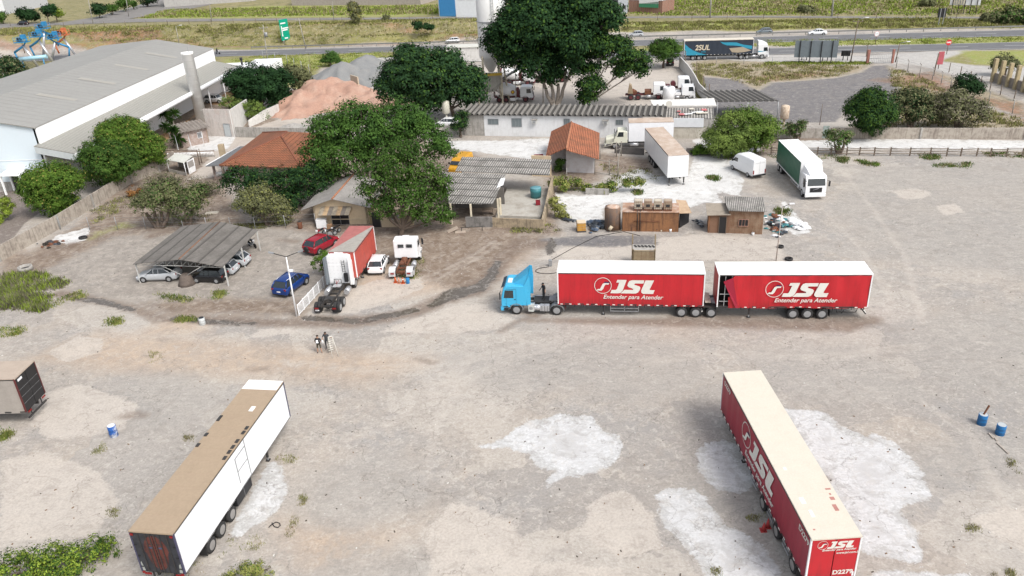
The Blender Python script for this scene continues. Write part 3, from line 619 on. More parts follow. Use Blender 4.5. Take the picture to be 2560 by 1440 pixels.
def trailer(name, label, bx, side_m, roof_m, axles, zt=4.2, zb=1.22, W=2.6, group=None, rear='red', curtain=True, legs=None, ridge=True, end_m=None, cat='semi-trailer', frame=None, marks=True, wave=0., open_front=0., post_m=None, rimm=None, hang=False):
    X0, Y0, a, Ln = bx; t = thing(name, label, cat, (X0, Y0, 0), a, group); end_m = end_m or side_m; post = post_m or WHITE
    mk = mat('reflector_white', (.8, .78, .72), .4, .1); mr = REDL
    # roof
    b = MB(); b.bb(-.03, Ln + .03, -.02, W + .02, zt - .1, zt, roof_m)
    if ridge:
        for x in np.arange(.6, Ln, 1.2): b.bb(x, x + .03, .02, W - .02, zt, zt + .006, roof_m)
    b.build('roof', t, bevel=.025)
    # sides
    out = []
    for s, y in ((-1, 0.), (1, W)):
        b = MB(); nx_ = max(8, int(Ln / .12)); nz = 10; x0 = open_front if s < 0 else .06
        def P(x, z):
            d = .0
            if curtain:
                d = .012 * math.sin(x * 5.3)
                if wave: d += wave * (math.sin(x * 3.1 + z * .9) * .6 + math.sin(x * 1.3 - z * 2.) * .6 + .9 * math.exp(-((z - zt + .1) / .35) ** 2) * abs(math.sin(x * 2.4)))
            return (x, y + s * (.012 + d), z)
        top, bot = zt - .12, (zb - .1 if curtain else zb)
        vs = []
        for i in range(nx_ + 1):
            for k in range(nz + 1):
                x = x0 + (Ln - .08 - x0) * i / nx_; dz = -.06 * wave * 8 * abs(math.sin(x * 2.4)) if (wave and k == nz) else 0
                vs.append(P(x, bot + (top - bot) * k / nz + dz + (wave * .9 * math.sin(x * 1.1) if wave and k == 0 else 0)))
        b.add(vs, [(i * (nz + 1) + k, (i + 1) * (nz + 1) + k, (i + 1) * (nz + 1) + k + 1, i * (nz + 1) + k + 1) for i in range(nx_) for k in range(nz)], side_m, True)
        if marks:
            for i, x in enumerate(np.arange(x0 + .35, Ln - .2, .78)):
                p = P(x, bot + .09); b.box((p[0], p[1] + s * .012, p[2] + (wave * .8 * math.sin(x * 1.1) if wave else 0)), (.22, .014, .07), mk)
            if curtain:
                for x in np.arange(x0 + .75, Ln - .2, .78): b.box((x, y + s * .03, bot - .02 + (wave * .8 * math.sin(x * 1.1) if wave else 0)), (.05, .03, .28), BLACKM)
        out.append(b.build('side_curtain' if curtain else 'side_panel', t, recalc=False))
    # posts and sills
    b = MB()
    for x in (0, Ln):
        for y in (0, W): b.box((x + (.04 if x == 0 else -.04), y, (zt + zb) / 2 - .02), (.1, .09, zt - zb - .06), post)
    for y in (0, W): b.bb(.05, Ln - .05, y - .03, y + .03, zt - .16, zt - .08, DARKM)
    for y in (.02, W - .02): b.bb(.05, Ln - .05, y - .03, y + .03, zb - .06, zb + .06, DARKM)
    b.build('body_frame', t)
    b = MB(); b.bb(-.0, .03, .05, W - .05, zb, zt - .11, end_m); fo = b.build('front_panel', t)
    b = MB(); b.bb(.05, Ln - .05, .05, W - .05, zb - .05, zb + .02, DARKM); b.build('floor', t)
    doors = []
    for k in range(2):
        b = MB(); b.bb(Ln - .03, Ln, .06 + k * (W / 2 - .04), W / 2 - .02 + k * (W / 2 - .04), zb + .02, zt - .14, end_m if rear != 'dark' else BLACKM); doors.append(b.build('rear_door', t, bevel=.01))
    # chassis
    b = MB(); ls = legs if legs is not None else Ln * .28
    for y in (W / 2 - .5, W / 2 + .5): b.bb(.6, Ln - .2, y - .06, y + .06, .78, zb - .06, DARKM)
    for x in np.arange(.8, Ln - .3, 1.3): b.bb(x, x + .08, .1, W - .1, zb - .2, zb - .08, DARKM)
    for x in axles: b.cyl((x, .3, .5), (x, W - .3, .5), .08, DARKM, n=8)
    b.build('chassis', t)
    for y in (.35, W - .35):
        b = MB(); b.box((ls, y, .75), (.14, .14, .9), DARKM); b.box((ls, y, .32), (.1, .1, .5), GREYM); b.box((ls, y, .04), (.3, .26, .06), DARKM); b.build('landing_leg', t)
    for x in axles:
        for y in (-1, 1): wheel(t, x, 1.0 * y, .5, .29, dual=True, rimm=rimm)
    for o in [o for o in S.objects if o.parent == t and o.name.startswith('wheel')]: o.location.y = W / 2 + o.location.y / abs(o.location.y) * (W / 2 - .04)
    for k in (0, 1):
        b = MB(); b.box((Ln + .02, .35 + k * (W - .7), zb - .12), (.05, .4, .12), REDL); b.build('taillight', t)
    b = MB(); b.bb(Ln - .12, Ln - .02, .1, W - .1, .55, .67, mk if marks else DARKM)
    for y in (.6, W - .6): b.bb(Ln - .12, Ln - .06, y - .04, y + .04, .6, zb - .1, DARKM)
    b.build('underrun_bar', t)
    if len(axles) > 1:
        for y in (.05, W - .05):
            b = MB(); yy = (y, y + .5) if y < 1 else (y - .5, y)
            b.bb(max(axles) + .62, max(axles) + .65, yy[0], yy[1], .25, .85, BLACKM); b.build('mudflap', t)
    return t, out, doors, fo
# ================================================================ THE LORRIES AND TRAILERS OF THE YARD
RED = curtainmat('red_curtain', (.47, .02, .028))
RED2 = curtainmat('shaded_red_curtain', (.30, .014, .036))  # darker copy of the red: shade on the long trailer's flank put into the colour
ROOFW = mat('white_roof_sheet', (.80, .80, .79), .4, .12, (.55, .53, .5))
ROOFC = mat('cream_roof_sheet', (.60, .55, .465), .5, .25, (.5, .43, .36))
ROOFT = mat('dusty_tan_roof', (.345, .265, .185), .7, .3, (.26, .2, .14), scale=.8)
ROOFP = mat('dusty_pink_roof', (.43, .335, .265), .7, .5, (.72, .68, .62), scale=.7)
RIMD = mat('dusty_rim', (.26, .25, .24), .6, .4)
SIDEW = wavemat('white_ribbed_side', (.82, .83, .85), (.75, .77, .8), .16, 'Z', .4, .12, (.5, .5, .5), .25)
# bx = front right corner x, y, heading of the rear, length
bxA = (14.384, 46.55, R_(-88.754), 16.0); bxB = (-19.282, 48.804, R_(-99.502), 15.2)
bxC = (4.09, 63.967, R_(-8.5), 12.93); bxD = (17.96, 61.741, R_(-6.8), 12.82)
tC, sC, _, _ = trailer('curtain_trailer', 'red curtain-side trailer with smooth sides, coupled directly behind the blue tractor', bxC, RED, ROOFW, [10.95 + .1, 12.3], 4.39, legs=4.1, group='red curtain-side trailers')
jsl_logo(sC[0], lambda x, z: (4.06 + x, -.045, 3.12 + z)); text('slogan', 'Entender para Atender', .56, LOGO, sC[0], (4.08, -.045, 1.83), (R_(90), 0, 0), .25, .008)
# rear dolly part of the first trailer: extended frame, third axle and coupling plate
b = MB(); b.bb(12.6, 15.0, .75, .9, .72, 1.02, DARKM); b.bb(12.6, 15.0, 1.7, 1.85, .72, 1.02, DARKM); b.bb(13.0, 14.9, .1, 2.5, 1.0, 1.05, DARKM); b.build('rear_frame', tC)
for y in (.04, 2.56): w_ = wheel(tC, 13.65, y if y > 1 else -.04, .5, .29, dual=True); w_.location = (13.65, y, .5)
b = MB(); b.rev((14.0, 1.3, 1.06), (0, 0, 1), [(0, .55), (.12, .5), (.16, .2)], GREYM); b.box((13.35, 1.3, 1.4), (.5, 1.9, .08), mat('yellow_black_rack', (.55, .5, .42), .6, .7, (.03, .03, .03), scale=3)); b.box((13.35, 1.3, 1.22), (.1, .2, .3), DARKM); b.build('coupling_plate', tC)
b = MB(); b.box((6.0, .1, .5), (2.55, .06, .06), GREYM); b.box((6.0, .1, .8), (2.55, .06, .06), GREYM); [b.box((x, .1, .75), (.06, .06, .55), GREYM) for x in (4.75, 6.0, 7.25)]; b.build('side_guard', tC)
tD, sD, _, _ = trailer('curtain_trailer', 'rearmost red trailer, rippled curtain hanging open at its front corner', bxD, RED, ROOFW, [6.62, 7.85, 9.1], 4.415, legs=2.9, group='red curtain-side trailers', wave=.045, open_front=1.35)
jsl_logo(sD[0], lambda x, z: (4.78 + x, -.15, 3.05 + z)); text('slogan', 'Entender para Atender', .56, LOGO, sD[0], (4.85, -.15, 1.78), (R_(90), 0, 0), .25, .008)
b = MB(); b.add([(.42, -.10, 3.75), (1.25, -.05, 4.1), (1.9, -.09, 1.15), (1.62, -.17, 1.2)], [(0, 1, 2, 3)], RED2); b.add([(1.22, -.06, 4.2), (1.95, -.03, 4.22), (1.95, -.05, 1.15), (1.8, -.11, 1.15)], [(0, 1, 2, 3)], RED); b.add([(.95, -.02, 2.2), (1.4, -.02, 2.4), (1.75, -.02, 1.12), (1.0, -.02, 1.12)], [(0, 1, 2, 3)], RED); b.build('curtain_flap', tD, recalc=False)
b = MB(); [b.bb(.2, 1.6, .1, .16, z, z + .05, STEEL) for z in (1.7, 2.4)]; [b.bb(x, x + .05, .1, .16, 1.25, 4.2, STEEL) for x in (.6, 1.15)]; b.bb(.1, 2.2, 1.6, 1.65, 1.25, 4.2, BLACKM); b.build('rack_and_shade_sheet', tD)  # steel rack; black sheet added behind it stands in for the shaded interior
b = MB(); b.tube([(10.2, .05, 1.1), (10.3, .05, .72), (11.9, .05, .72), (12.0, .05, 1.1)], .03, BLACKM); b.tube([(10.7, .05, .6), (10.9, .05, .9)], .03, BLACKM); b.tube([(12.3, .1, 1.1), (12.75, .05, .55)], .06, BLACKM); b.build('side_guard', tD)
tA, sA, dA, fA = trailer('curtain_trailer', 'uncoupled long red trailer with cream roof and numbered red rear doors', bxA, RED2, ROOFC, [along(bxA, 1913, 1273), along(bxA, 1946, 1343), along(bxA, 1990, 1428)], 4.196, group='red curtain-side trailers', end_m=RED, legs=4.5, rimm=RIMD)
jsl_logo(sA[0], lambda x, z: (5.55 + x, -.045, 3.0 + z * .95), 1.12); text('slogan', 'Entender para Atender', .56, LOGO, sA[0], (5.6, -.045, 1.62), (R_(90), 0, 0), .25, .008)
for x, z in ((.5, 3.55), (14.45, 3.5)): text('fleet_number', 'D2279', .5, LOGO, sA[0], (x, -.045, z), (R_(90), 0, 0), 0, .012)
Ln = bxA[3]; ly = lambda x, z: (Ln + .012, x, z)
jsl_logo(dA[0], lambda x, z: (Ln + .012, .62 + x, 3.72 + z), .36)
text('slogan', 'Entender para Atender', .19, LOGO, dA[0], (Ln + .012, .62, 3.3), (R_(90), 0, R_(90)), .25, .004); text('web_address', 'www.jsl.com.br', .2, LOGO, dA[1], (Ln + .012, 1.38, 3.06), (R_(90), 0, R_(90)), .2, .004)
text('fleet_number', 'D2279', .4, LOGO, dA[1], (Ln + .012, 1.36, 1.62), (R_(90), 0, R_(90)), 0, .014)
b = MB(); b.bb(Ln + .002, Ln + .01, 2.42, 2.52, 1.42, 1.72, WHITE); b.bb(Ln + .002, Ln + .01, .35, .6, 1.4, 1.52, WHITE); b.build('door_sticker', dA[1])
b = MB()
for (x, y, l, w_) in ((12.9, .45, .5, .25), (13.9, .6, .55, .18), (10.3, .5, .25, .15)): b.bb(x, x + l, y, y + w_, 4.197, 4.206, WHITE)
for (x, y, l, w_) in ((12.3, 2.15, .12, .3), (13.0, 2.1, .25, .25), (13.6, 2.0, .5, .22), (12.7, 2.2, .15, .1), (15.3, .3, .1, .12)): b.bb(x, x + l, y, y + w_, 4.197, 4.205, mat('roof_stain', (.42, .2, .17), .8, .4))
b.build('roof_patch', tA)
b = MB()
for i in range(3):
    x = along(bxA, [1880, 1928, 1968][i], [1230, 1310, 1390][i]); b.box((x, .08, .55), (1.0, .05, .1), STEEL); b.box((x, .08, .85), (1.0, .05, .1), STEEL)
b.build('side_guard', tA)
tB, sB, dB, fB = trailer('box_trailer', 'white box trailer with dusty tan roof and dark picture-painted rear doors', bxB, SIDEW, ROOFT, [along(bxB, 586, 1300), along(bxB, 560, 1339), along(bxB, 536, 1378)], 4.236, rear='dark', curtain=False, legs=3.6, post_m=mat('navy_frame', (.06, .06, .11), .4, .3), rimm=RIMD, marks=False)
LB = bxB[3]; b = MB()
b.bb(-.02, 1.15, .0, 2.6, 4.238, 4.25, ROOFW); b.bb(3.2, 3.75, 1.7, 2.0, 4.238, 4.262, ROOFW); b.build('roof_hatch', tB)
for x, y in ((4.7, .1), (6.5, .08), (7.6, .08), (5.6, 2.45), (6.1, 2.45), (7.0, 2.45), (7.6, 2.45), (8.1, 2.45), (8.7, 2.45)): b = MB(); b.box((x, y, 4.26), (.34 if x != 4.7 else .6, .2, .05), DARKM); b.build('roof_bracket', tB)
b = MB(); fr_ = GREYM
b.bb(6.55, 6.62, 2.615, 2.635, 1.2, 4.1, fr_); b.bb(7.95, 8.02, 2.615, 2.635, 1.7, 3.6, fr_); b.bb(6.6, 8.0, 2.615, 2.635, 3.55, 3.62, fr_); b.bb(6.6, 8.0, 2.615, 2.635, 2.55, 2.6, fr_); b.bb(6.6, 8.0, 2.615, 2.635, 1.22, 1.27, fr_); b.build('side_door', tB)
xb = along(bxB, 586, 1300) - .75; b = MB(); b.bb(xb - 2.1, xb, 1.9, 2.56, .42, 1.15, BLACKM); b.bb(xb - 1.06, xb - 1.03, 2.56, 2.57, .45, 1.1, GREYM); b.build('tool_box', tB, bevel=.02)
b = MB()
for x in (along(bxB, 586, 1300), along(bxB, 536, 1378)): b.box((x - .1, 2.45, 1.12), (1.0, .25, .06), WHITE)
b.build('mudguard', tB)
# faded picture of a face on the rear doors: flat colour patches on each door
FA = mat('print_face', (.12, .034, .026), .5, 1.3, (.035, .016, .016), scale=1.1); FD = mat('print_dark', (.022, .024, .03), .5, .6, (.07, .075, .085), scale=1.6); FB = mat('print_eye', (.05, .08, .16), .5, .1); FL = mat('print_pale', (.33, .35, .33), .5, .5, (.1, .1, .1), scale=3)
for k in (0, 1):
    y0, y1 = (.06, 1.28) if k == 0 else (1.32, 2.54); b = MB(); xx = LB + .004
    b.add([(xx, y0, 1.26), (xx, y1, 1.26), (xx, y1, 4.08), (xx, y0, 4.08)], [(0, 1, 2, 3)], FD)
    c = 1.3; el = [(xx + .003, c + .74 * math.cos(a) * (1 if math.sin(a) > 0 else .85), 2.7 + 1.25 * math.sin(a)) for a in np.linspace(math.pi / 2, math.pi * 1.5, 16)] if k == 0 else [(xx + .003, c + .74 * math.cos(a) * (1 if math.sin(a) > 0 else .85), 2.7 + 1.25 * math.sin(a)) for a in np.linspace(-math.pi / 2, math.pi / 2, 16)]
    el = [(p[0], min(max(p[1], y0), y1), p[2]) for p in el]; b.add(el, [tuple(range(16))], FA)
    ey = c + (-.3 if k == 0 else .3); b.add([(xx + .006, ey + .13 * math.cos(a), 3.08 + .07 * math.sin(a)) for a in np.linspace(0, 2 * math.pi, 9)[:-1]], [tuple(range(8))], FB)
    b.add([(xx + .006, ey + .2 * math.cos(a), 3.3 + .06 * math.sin(a)) for a in np.linspace(0, math.pi, 7)], [tuple(range(7))], FD)
    b.add([(xx + .006, y0 + (.02 if k == 0 else 1.0), 1.3), (xx + .006, y0 + (.2 if k == 0 else 1.2), 1.3), (xx + .006, y0 + (.08 if k == 0 else 1.2), 2.0), (xx + .006, y0 + (.02 if k == 0 else 1.1), 1.9)], [(0, 1, 2, 3)], FL)
    b.build('door_print', dB[k], recalc=False)
    b = MB()
    for yy in (y0 + .42, y1 - .12 if k == 0 else y0 + .12, y0 + .85): b.bb(LB + .01, LB + .05, yy - .02, yy + .02, 1.25, 4.1, DARKM)
    for z in (1.6, 2.4, 3.2, 3.9): b.bb(LB + .01, LB + .04, (y0 if k == 0 else y1 - .15), (y0 + .15 if k == 0 else y1), z, z + .05, BLACKM)
    b.build('door_bar', dB[k])
for k in (0, 1):
    for z in (4.0, 1.2):
        b = MB(); b.box((LB + .04, .12 + k * 2.36, z), (.05, .16, .12), REDL); b.build('marker_lamp', tB)
# trailer cut by the left edge of the picture
p0, p1 = G(68, 1033, 1.1), G(0, 1035, 1.1); q0 = G(112, 985, 1.1)
aE = ang((p1.x, p1.y), (p0.x, p0.y)); LE = 13.0
bxE = (p0.x - LE * math.cos(aE), p0.y - LE * math.sin(aE), aE, LE)
tE, sE, dE, fE = trailer('curtain_trailer', 'grey curtain-side trailer with black rear doors, beside the weedy corner', bxE, mat('grey_curtain', (.33, .30, .27), .5, .3), mat('beige_roof', (.40, .33, .27), .7, .2), [3.8, 5.0, 6.2], 4.2, rear='dark', post_m=mat('dark_red_frame', (.1, .02, .02), .4, .2), marks=False, legs=2)
b = MB(); b.bb(LE + .002, LE + .012, .25, .8, 3.75, 3.95, LAMPW); [b.bb(LE + .002, LE + .01, .08, 2.5, z, z + .015, GREYM) for z in (1.9, 2.5, 3.1)]; b.build('door_marking', dE[0])
# white box trailer between the buildings: its front wall faces the camera
a0, a1 = G(1663, 445, 1.22), G(1719, 441, 1.22); far = G(1608, 319, 4.25); nr = G(1666, 387, 4.25)
aF = ang((nr.x, nr.y), (far.x, far.y)); 
bxF = (a1.x, a1.y, aF, (far - nr).length)
tF, sF, dF, fF = trailer('box_trailer', 'white box trailer with dusty pinkish roof, standing on white ground behind the rusty shed', bxF, WHITE, ROOFP, [bxF[3] - 5.4, bxF[3] - 4.1, bxF[3] - 2.8], 4.2, curtain=False, legs=.5, marks=False, rimm=RIMD)
# ================================================================ LORRIES
def off(p, a, fx, ly_): return Vector((p[0] + math.cos(a) * fx - math.sin(a) * ly_, p[1] + math.sin(a) * fx + math.cos(a) * ly_, p[2] if len(p) > 2 else 0))
BLUE = paint('sky_blue', (.05, .40, .66), .15); WP = paint('lorry_white', (.76, .77, .78), .12)
# --- blue two-axle tractor in front of the pair of red trailers
a0 = bxC[2]; p = G(1292, 787); a = a0 + math.pi; wb = (G(1392, 789) - p).length
tb = lorry('tractor_unit', 'sky blue tractor unit with raised roof deflector, pulling two red trailers', off(p, a0, 0, 1.24), a, BLUE, [-wb], -wb - .75, cab_h=2.95, guard=mat('grey_guard', (.2, .21, .22), .6, .3), group='tractor units')
b = MB()
for s in (-1, 1): b.add([(.3, s * .78, 2.93), (-.75, s * 1.12, 2.93), (-1.28, s * 1.22, 3.9), (-1.12, s * 1.02, 4.05), (-.2, s * .86, 3.3)], [(0, 1, 2, 3, 4)], BLUE); b.add([(-.72, s * 1.24, 2.9), (-1.0, s * 1.24, .98), (-1.32, s * 1.22, .98), (-1.38, s * 1.24, 2.9), (-1.28, s * 1.22, 3.95)], [(0, 1, 2, 3, 4)], BLUE)
n = 8; rg = []
for x, z, w_ in ((.3, 2.95, .78), (-.2, 3.3, .86), (-.65, 3.7, .94), (-1.14, 4.05, 1.02)): rg.append([(x, w_ * math.sin(t), z + .05 * math.cos(t) * 2 - .05) for t in np.linspace(-math.pi / 2, math.pi / 2, n)])
b.loft(rg, BLUE, caps=False, closed=False); rg = [[(-1.16, y, z - .05) for x, y, z in rg[-1]], [(-.85, y * .95, z - .7) for x, y, z in rg[-1]], [(-.9, y * .9, 2.95) for x, y, z in rg[-1]]]; b.loft(rg, paint('deep_blue', (.02, .2, .42), .1), caps=False, closed=False)
b.build('roof_deflector', tb, recalc=False)
b = MB(); b.box((.6, .1, 2.98), (.4, .9, .05), WHITE); b.build('roof_vent', tb, bevel=.01)
fifth_wheel(tb, -wb + .3, 1.1, GREYM)
b = MB()
for s in (-1, 1):
    b.box((.9, s * 1.255, 1.35), (.012, .012, 1.1), BLACKM); b.box((-.02, s * 1.255, 1.7), (.012, .012, 1.8), BLACKM); b.box((.44, s * 1.255, 2.62), (.92, .012, .014), BLACKM); b.box((.1, s * 1.265, 1.6), (.16, .03, .05), BLACKM)
tag(b.build('door_seam', tb), kind='stuff')
b = MB(); b.box((1.2, 0, 2.78), (.3, 2.2, .05), mat('visor_dark', (.03, .05, .08), .3, .1), ry=.5); b.build('sun_visor', tb)
b = MB(); b.box((-1.35, 1.12, .72), (.5, .28, .7), mat('box_pale', (.5, .52, .5), .5, .3)); b.rev((-1.35, 1.27, .72), (0, 1, 0), [(0, .17), (.01, .15)], GREYM, n=12); b.build('filter_box', tb)
for s in (-1, 1):
    b = MB(); arc = [(math.cos(q) * .68 - wb, math.sin(q) * .68 + .42) for q in np.linspace(.1, math.pi - .1, 9)]; b.prism(arc + [(x, z - .04) for x, z in arc[::-1]], s * 1.25, s * .6, mat('grey_guard', (.2, .21, .22))); b.build('rear_mudguard', tb)
b = MB(); b.box((-2.45, 0, 1.02), (1.9, 1.3, .04), DARKM); b.box((-1.45, 1.0, .75), (.45, .5, .6), STEEL); b.build('deck_plate', tb)
b = MB(); b.box((-2.6, 1.02, .7), (.85, .48, .55), STEEL); [b.box((x, 1.27, .7), (.03, .02, .6), BLACKM) for x in (-2.85, -2.6, -2.35)]; b.build('battery_box', tb, bevel=.03)
# --- white three-axle tractor seen from behind
pf, pm, pr = G(892, 717.5), G(864, 765), G(854, 779); a = ang(pr, pf)
tw = lorry('tractor_unit', 'white three-axle tractor unit without trailer, seen from behind beside the white fence', off(pf, a, 0, 1.24), a, WP, [-(pm - pf).length, -(pr - pf).length], -(pr - pf).length - .75, cab_h=3.2, cab_back=-1.1, group='tractor units')
b = MB(); zt_ = 3.95
b.loft([[(x, -w_, 3.12), (x, -w_ * .96, z - .12), (x, -w_ * .7, z), (x, w_ * .7, z), (x, w_ * .96, z - .12), (x, w_, 3.12)] for x, w_, z in ((1.0, .9, 3.25), (.4, 1.1, 3.6), (-.3, 1.2, 3.85), (-1.1, 1.22, 3.85))], WP, sm=False); b.build('high_roof', tw, bevel=.05)
b = MB(); b.box((.0, 0, 3.9), (.8, .9, .14), WHITE); b.build('roof_vent', tw, bevel=.04)
for s in (-1, 1):
    b = MB(); b.loft([[(-1.05, s * 1.25, z), (-1.05, s * (1.25 if s < 0 else 1.0), z), (-1.55, s * (1.1 if s > 0 else 1.24), z), (-1.6, s * 1.25, z)] for z in (1.0, 3.0, 3.8)], WP if s < 0 else paint('fairing_grey', (.13, .15, .17), .1), sm=False); b.build('side_fairing', tw)
b = MB()
for y in (-.45, -.72): b.tube([(-1.16, y, 2.2), (-1.16, y, 3.5)], .02, BLACKM)
for z in np.arange(2.3, 3.5, .25): b.tube([(-1.16, -.45, z), (-1.16, -.72, z)], .018, BLACKM)
b.build('ladder', tw)
b = MB()
for z in (1.6, 2., 2.4, 2.8, 3.2):
    for y in (.85, .45, .05, -.3, -.95): b.box((-1.115, y + (.1 if int(z * 5) % 2 else 0), z), (.01, .12, .02), mat('rivet_pale', (.5, .5, .5), .5, .1))
b.build('rear_rivet', tw)
b = MB(); b.tube([(-1.3, .5, 1.1), (-1.3, .5, 1.5), (-1.3, -.2, 1.5), (-1.3, -.2, 1.1)], .03, BLACKM); b.tube([(-1.4, .3, 1.45), (-1.6, .2, 1.1), (-1.4, .0, 1.45)], .03, REDL); b.box((-1.3, -.75, 1.7), (.25, .35, .9), BLACKM); b.build('air_line', tw)
fifth_wheel(tw, -(pm - pf).length - .5); b = MB(); b.box((-1.75, .1, 1.03), (.8, .8, .04), STEEL); b.build('deck_plate', tw)
wbr = (pr - pf).length
b = MB(); 
for s in (-1, 1): b.box((-wbr - .6, s * .88, .5), (.04, .6, .6), BLACKM)
b.build('mudflap', tw); b = MB(); b.box((-wbr - .64, .88, .45), (.02, .4, .13), LAMPW); b.build('licence_plate', tw)
# --- old white crew-cab lorry, chassis only
pr = (G(979, 692) + G(1035, 692)) / 2; pf = G(1053, 648); wb = (G(1035, 692) - pf).length; a = ang(G(1035, 692), pf)
to = lorry('old_truck', 'old white crew-cab lorry with bare rusty frame, in front of the orange cones', off(pf, a, 0, 1.2), a, WP, [-wb], -wb - .7, cab_h=3.0, hood=True, frame_m=RUST, rimm=WHITE, wr=.48)
for y in (-.45, .45):
    b = MB(); b.box((-1.83, y, 2.35), (.03, .62, .36), GLASS); b.build('rear_window', to)
b = MB(); b.box((-1.0, .0, 3.08), (.5, .75, .14), WHITE); b.build('roof_hatch', to, bevel=.03)
for s in (-1, 1):
    arc = [(math.cos(q) * .66 - wb, math.sin(q) * .66 + .5) for q in np.linspace(-.1, math.pi - .1, 11)]
    b = MB(); b.prism(arc + [(x, z - .05) for x, z in arc[::-1]], s * 1.25, s * .55, mat('pale_guard', (.55, .56, .57), .4, .3)); b.box((-wb - .66, s * .9, .62), (.05, .68, .5), mat('pale_guard', (.55, .56, .57))); b.build('rear_mudguard', to)
b = MB(); b.cyl((-2.4, -.2, 1.05), (-2.4, .3, 1.05), .3, RUST); b.box((-3.1, .1, 1.05), (.9, .5, .14), RUST); b.tube([(-2.2, .4, 1.1), (-3.5, -.3, 1.15)], .07, RUST); b.build('frame_gear', to)
# --- red curtain trailer with a grey tarpaulin thrown over its roof (old, behind the white tractor)
zt = 4.0; r0, r1 = G(822, 627, zt), G(884, 630, zt); f1 = G(933, 565, zt); aR = ang(r1, f1); LR = (f1 - r1).length
bxR = (r1.x, r1.y, aR, LR)
OLDR = mat('old_red_side', (.42, .07, .05), .6, .35, (.16, .05, .04), streak=.4)
tR, sR, _, _ = trailer('old_trailer', 'old faded red trailer with grey tarpaulin over half its roof, behind the white tractor unit', bxR, OLDR, mat('faded_pink_roof', (.36, .13, .12), .8, .4), [LR - 3.2, LR - 1.9], zt, group='red curtain-side trailers', marks=False, legs=2.5)
b = MB(); nn = 14
vs = []
for i in range(nn + 1):
    for k in range(7):
        x = -.05 + (LR * .99) * i / nn; wmax = 2.66 * max(.03, (1 - .97 * i / nn)); vs.append((x, -.04 + wmax * k / 6, zt + .03 + .025 * math.sin(x * 2 + k) * (0 < k < 6)))
b.add(vs, [(i * 7 + k, i * 7 + k + 1, (i + 1) * 7 + k + 1, (i + 1) * 7 + k) for i in range(nn) for k in range(6)], mat('grey_tarpaulin', (.33, .31, .28), .8, .4), True)
b.build('tarpaulin', tR, recalc=False)
# --- green curtain-side lorry
zt = 4.0; n1, f1 = G(2004, 405, zt), G(1947, 349, zt); n2 = G(2056, 404, zt); aG = ang(f1, n1); LG = (n1 - f1).length
cg = (n1 + n2) / 2; gl = lorry('truck', 'white-cab rigid lorry with dark green curtain sides, parked beside the white van', off(Vector((cg.x, cg.y, 0)), aG, 1.15, 0), aG, WP, [-LG + 1.0, -LG - .2 + .95 * 0 - .25 + .0 + .0 + 1.55 - 1.25 - .1], -LG - 1.2, cab_h=2.95, cab_back=-.85, rimm=STEEL)
GRN = curtainmat('dark_green_curtain', (.022, .115, .07))
b = MB(); b.bb(-1.15 - LG, -1.15, -1.3, 1.3, 4.0 - .06, 4.0, ROOFW); b.build('cargo_roof', gl, bevel=.02)
for s in (-1, 1):
    b = MB(); nx_ = 60
    vs = [(-1.15 - LG + LG * i / nx_, s * (1.28 + .012 * math.sin(i * 2.1)), z) for i in range(nx_ + 1) for z in (1.05, 3.94)]
    b.add(vs, [(2 * i, 2 * i + 2, 2 * i + 3, 2 * i + 1) for i in range(nx_)], GRN); b.build('side_curtain', gl, recalc=False)
    b = MB(); b.box((-3.6, s * 1.2, .6), (2.4, .05, .1), STEEL); b.box((-3.6, s * 1.2, .85), (2.4, .05, .1), STEEL); b.build('side_guard', gl)
b = MB(); b.bb(-1.2, -1.14, -1.28, 1.28, 1.0, 3.94, WHITE); b.build('front_wall', gl); b = MB(); b.bb(-1.16 - LG, -1.12 - LG, -1.28, 1.28, 1.0, 3.94, GREYM); b.build('rear_wall', gl)
b = MB(); b.bb(-1.15 - LG, -1.15, -1.3, 1.3, .98, 1.12, WHITE); b.build('cargo_floor', gl)
b = MB(); b.loft([[(x, -w_, 2.9), (x, -w_ * .9, z), (x, w_ * .9, z), (x, w_, 2.9)] for x, w_, z in ((1.0, .8, 3.0), (.3, 1.0, 3.45), (-.7, 1.2, 3.85))], WP, sm=False); b.build('roof_deflector', gl, bevel=.04)
b = MB(); b.cyl((1.42, -.35, 1.28), (1.42, .35, 1.5), .02, STEEL, n=5); b.build('badge_bar', gl)
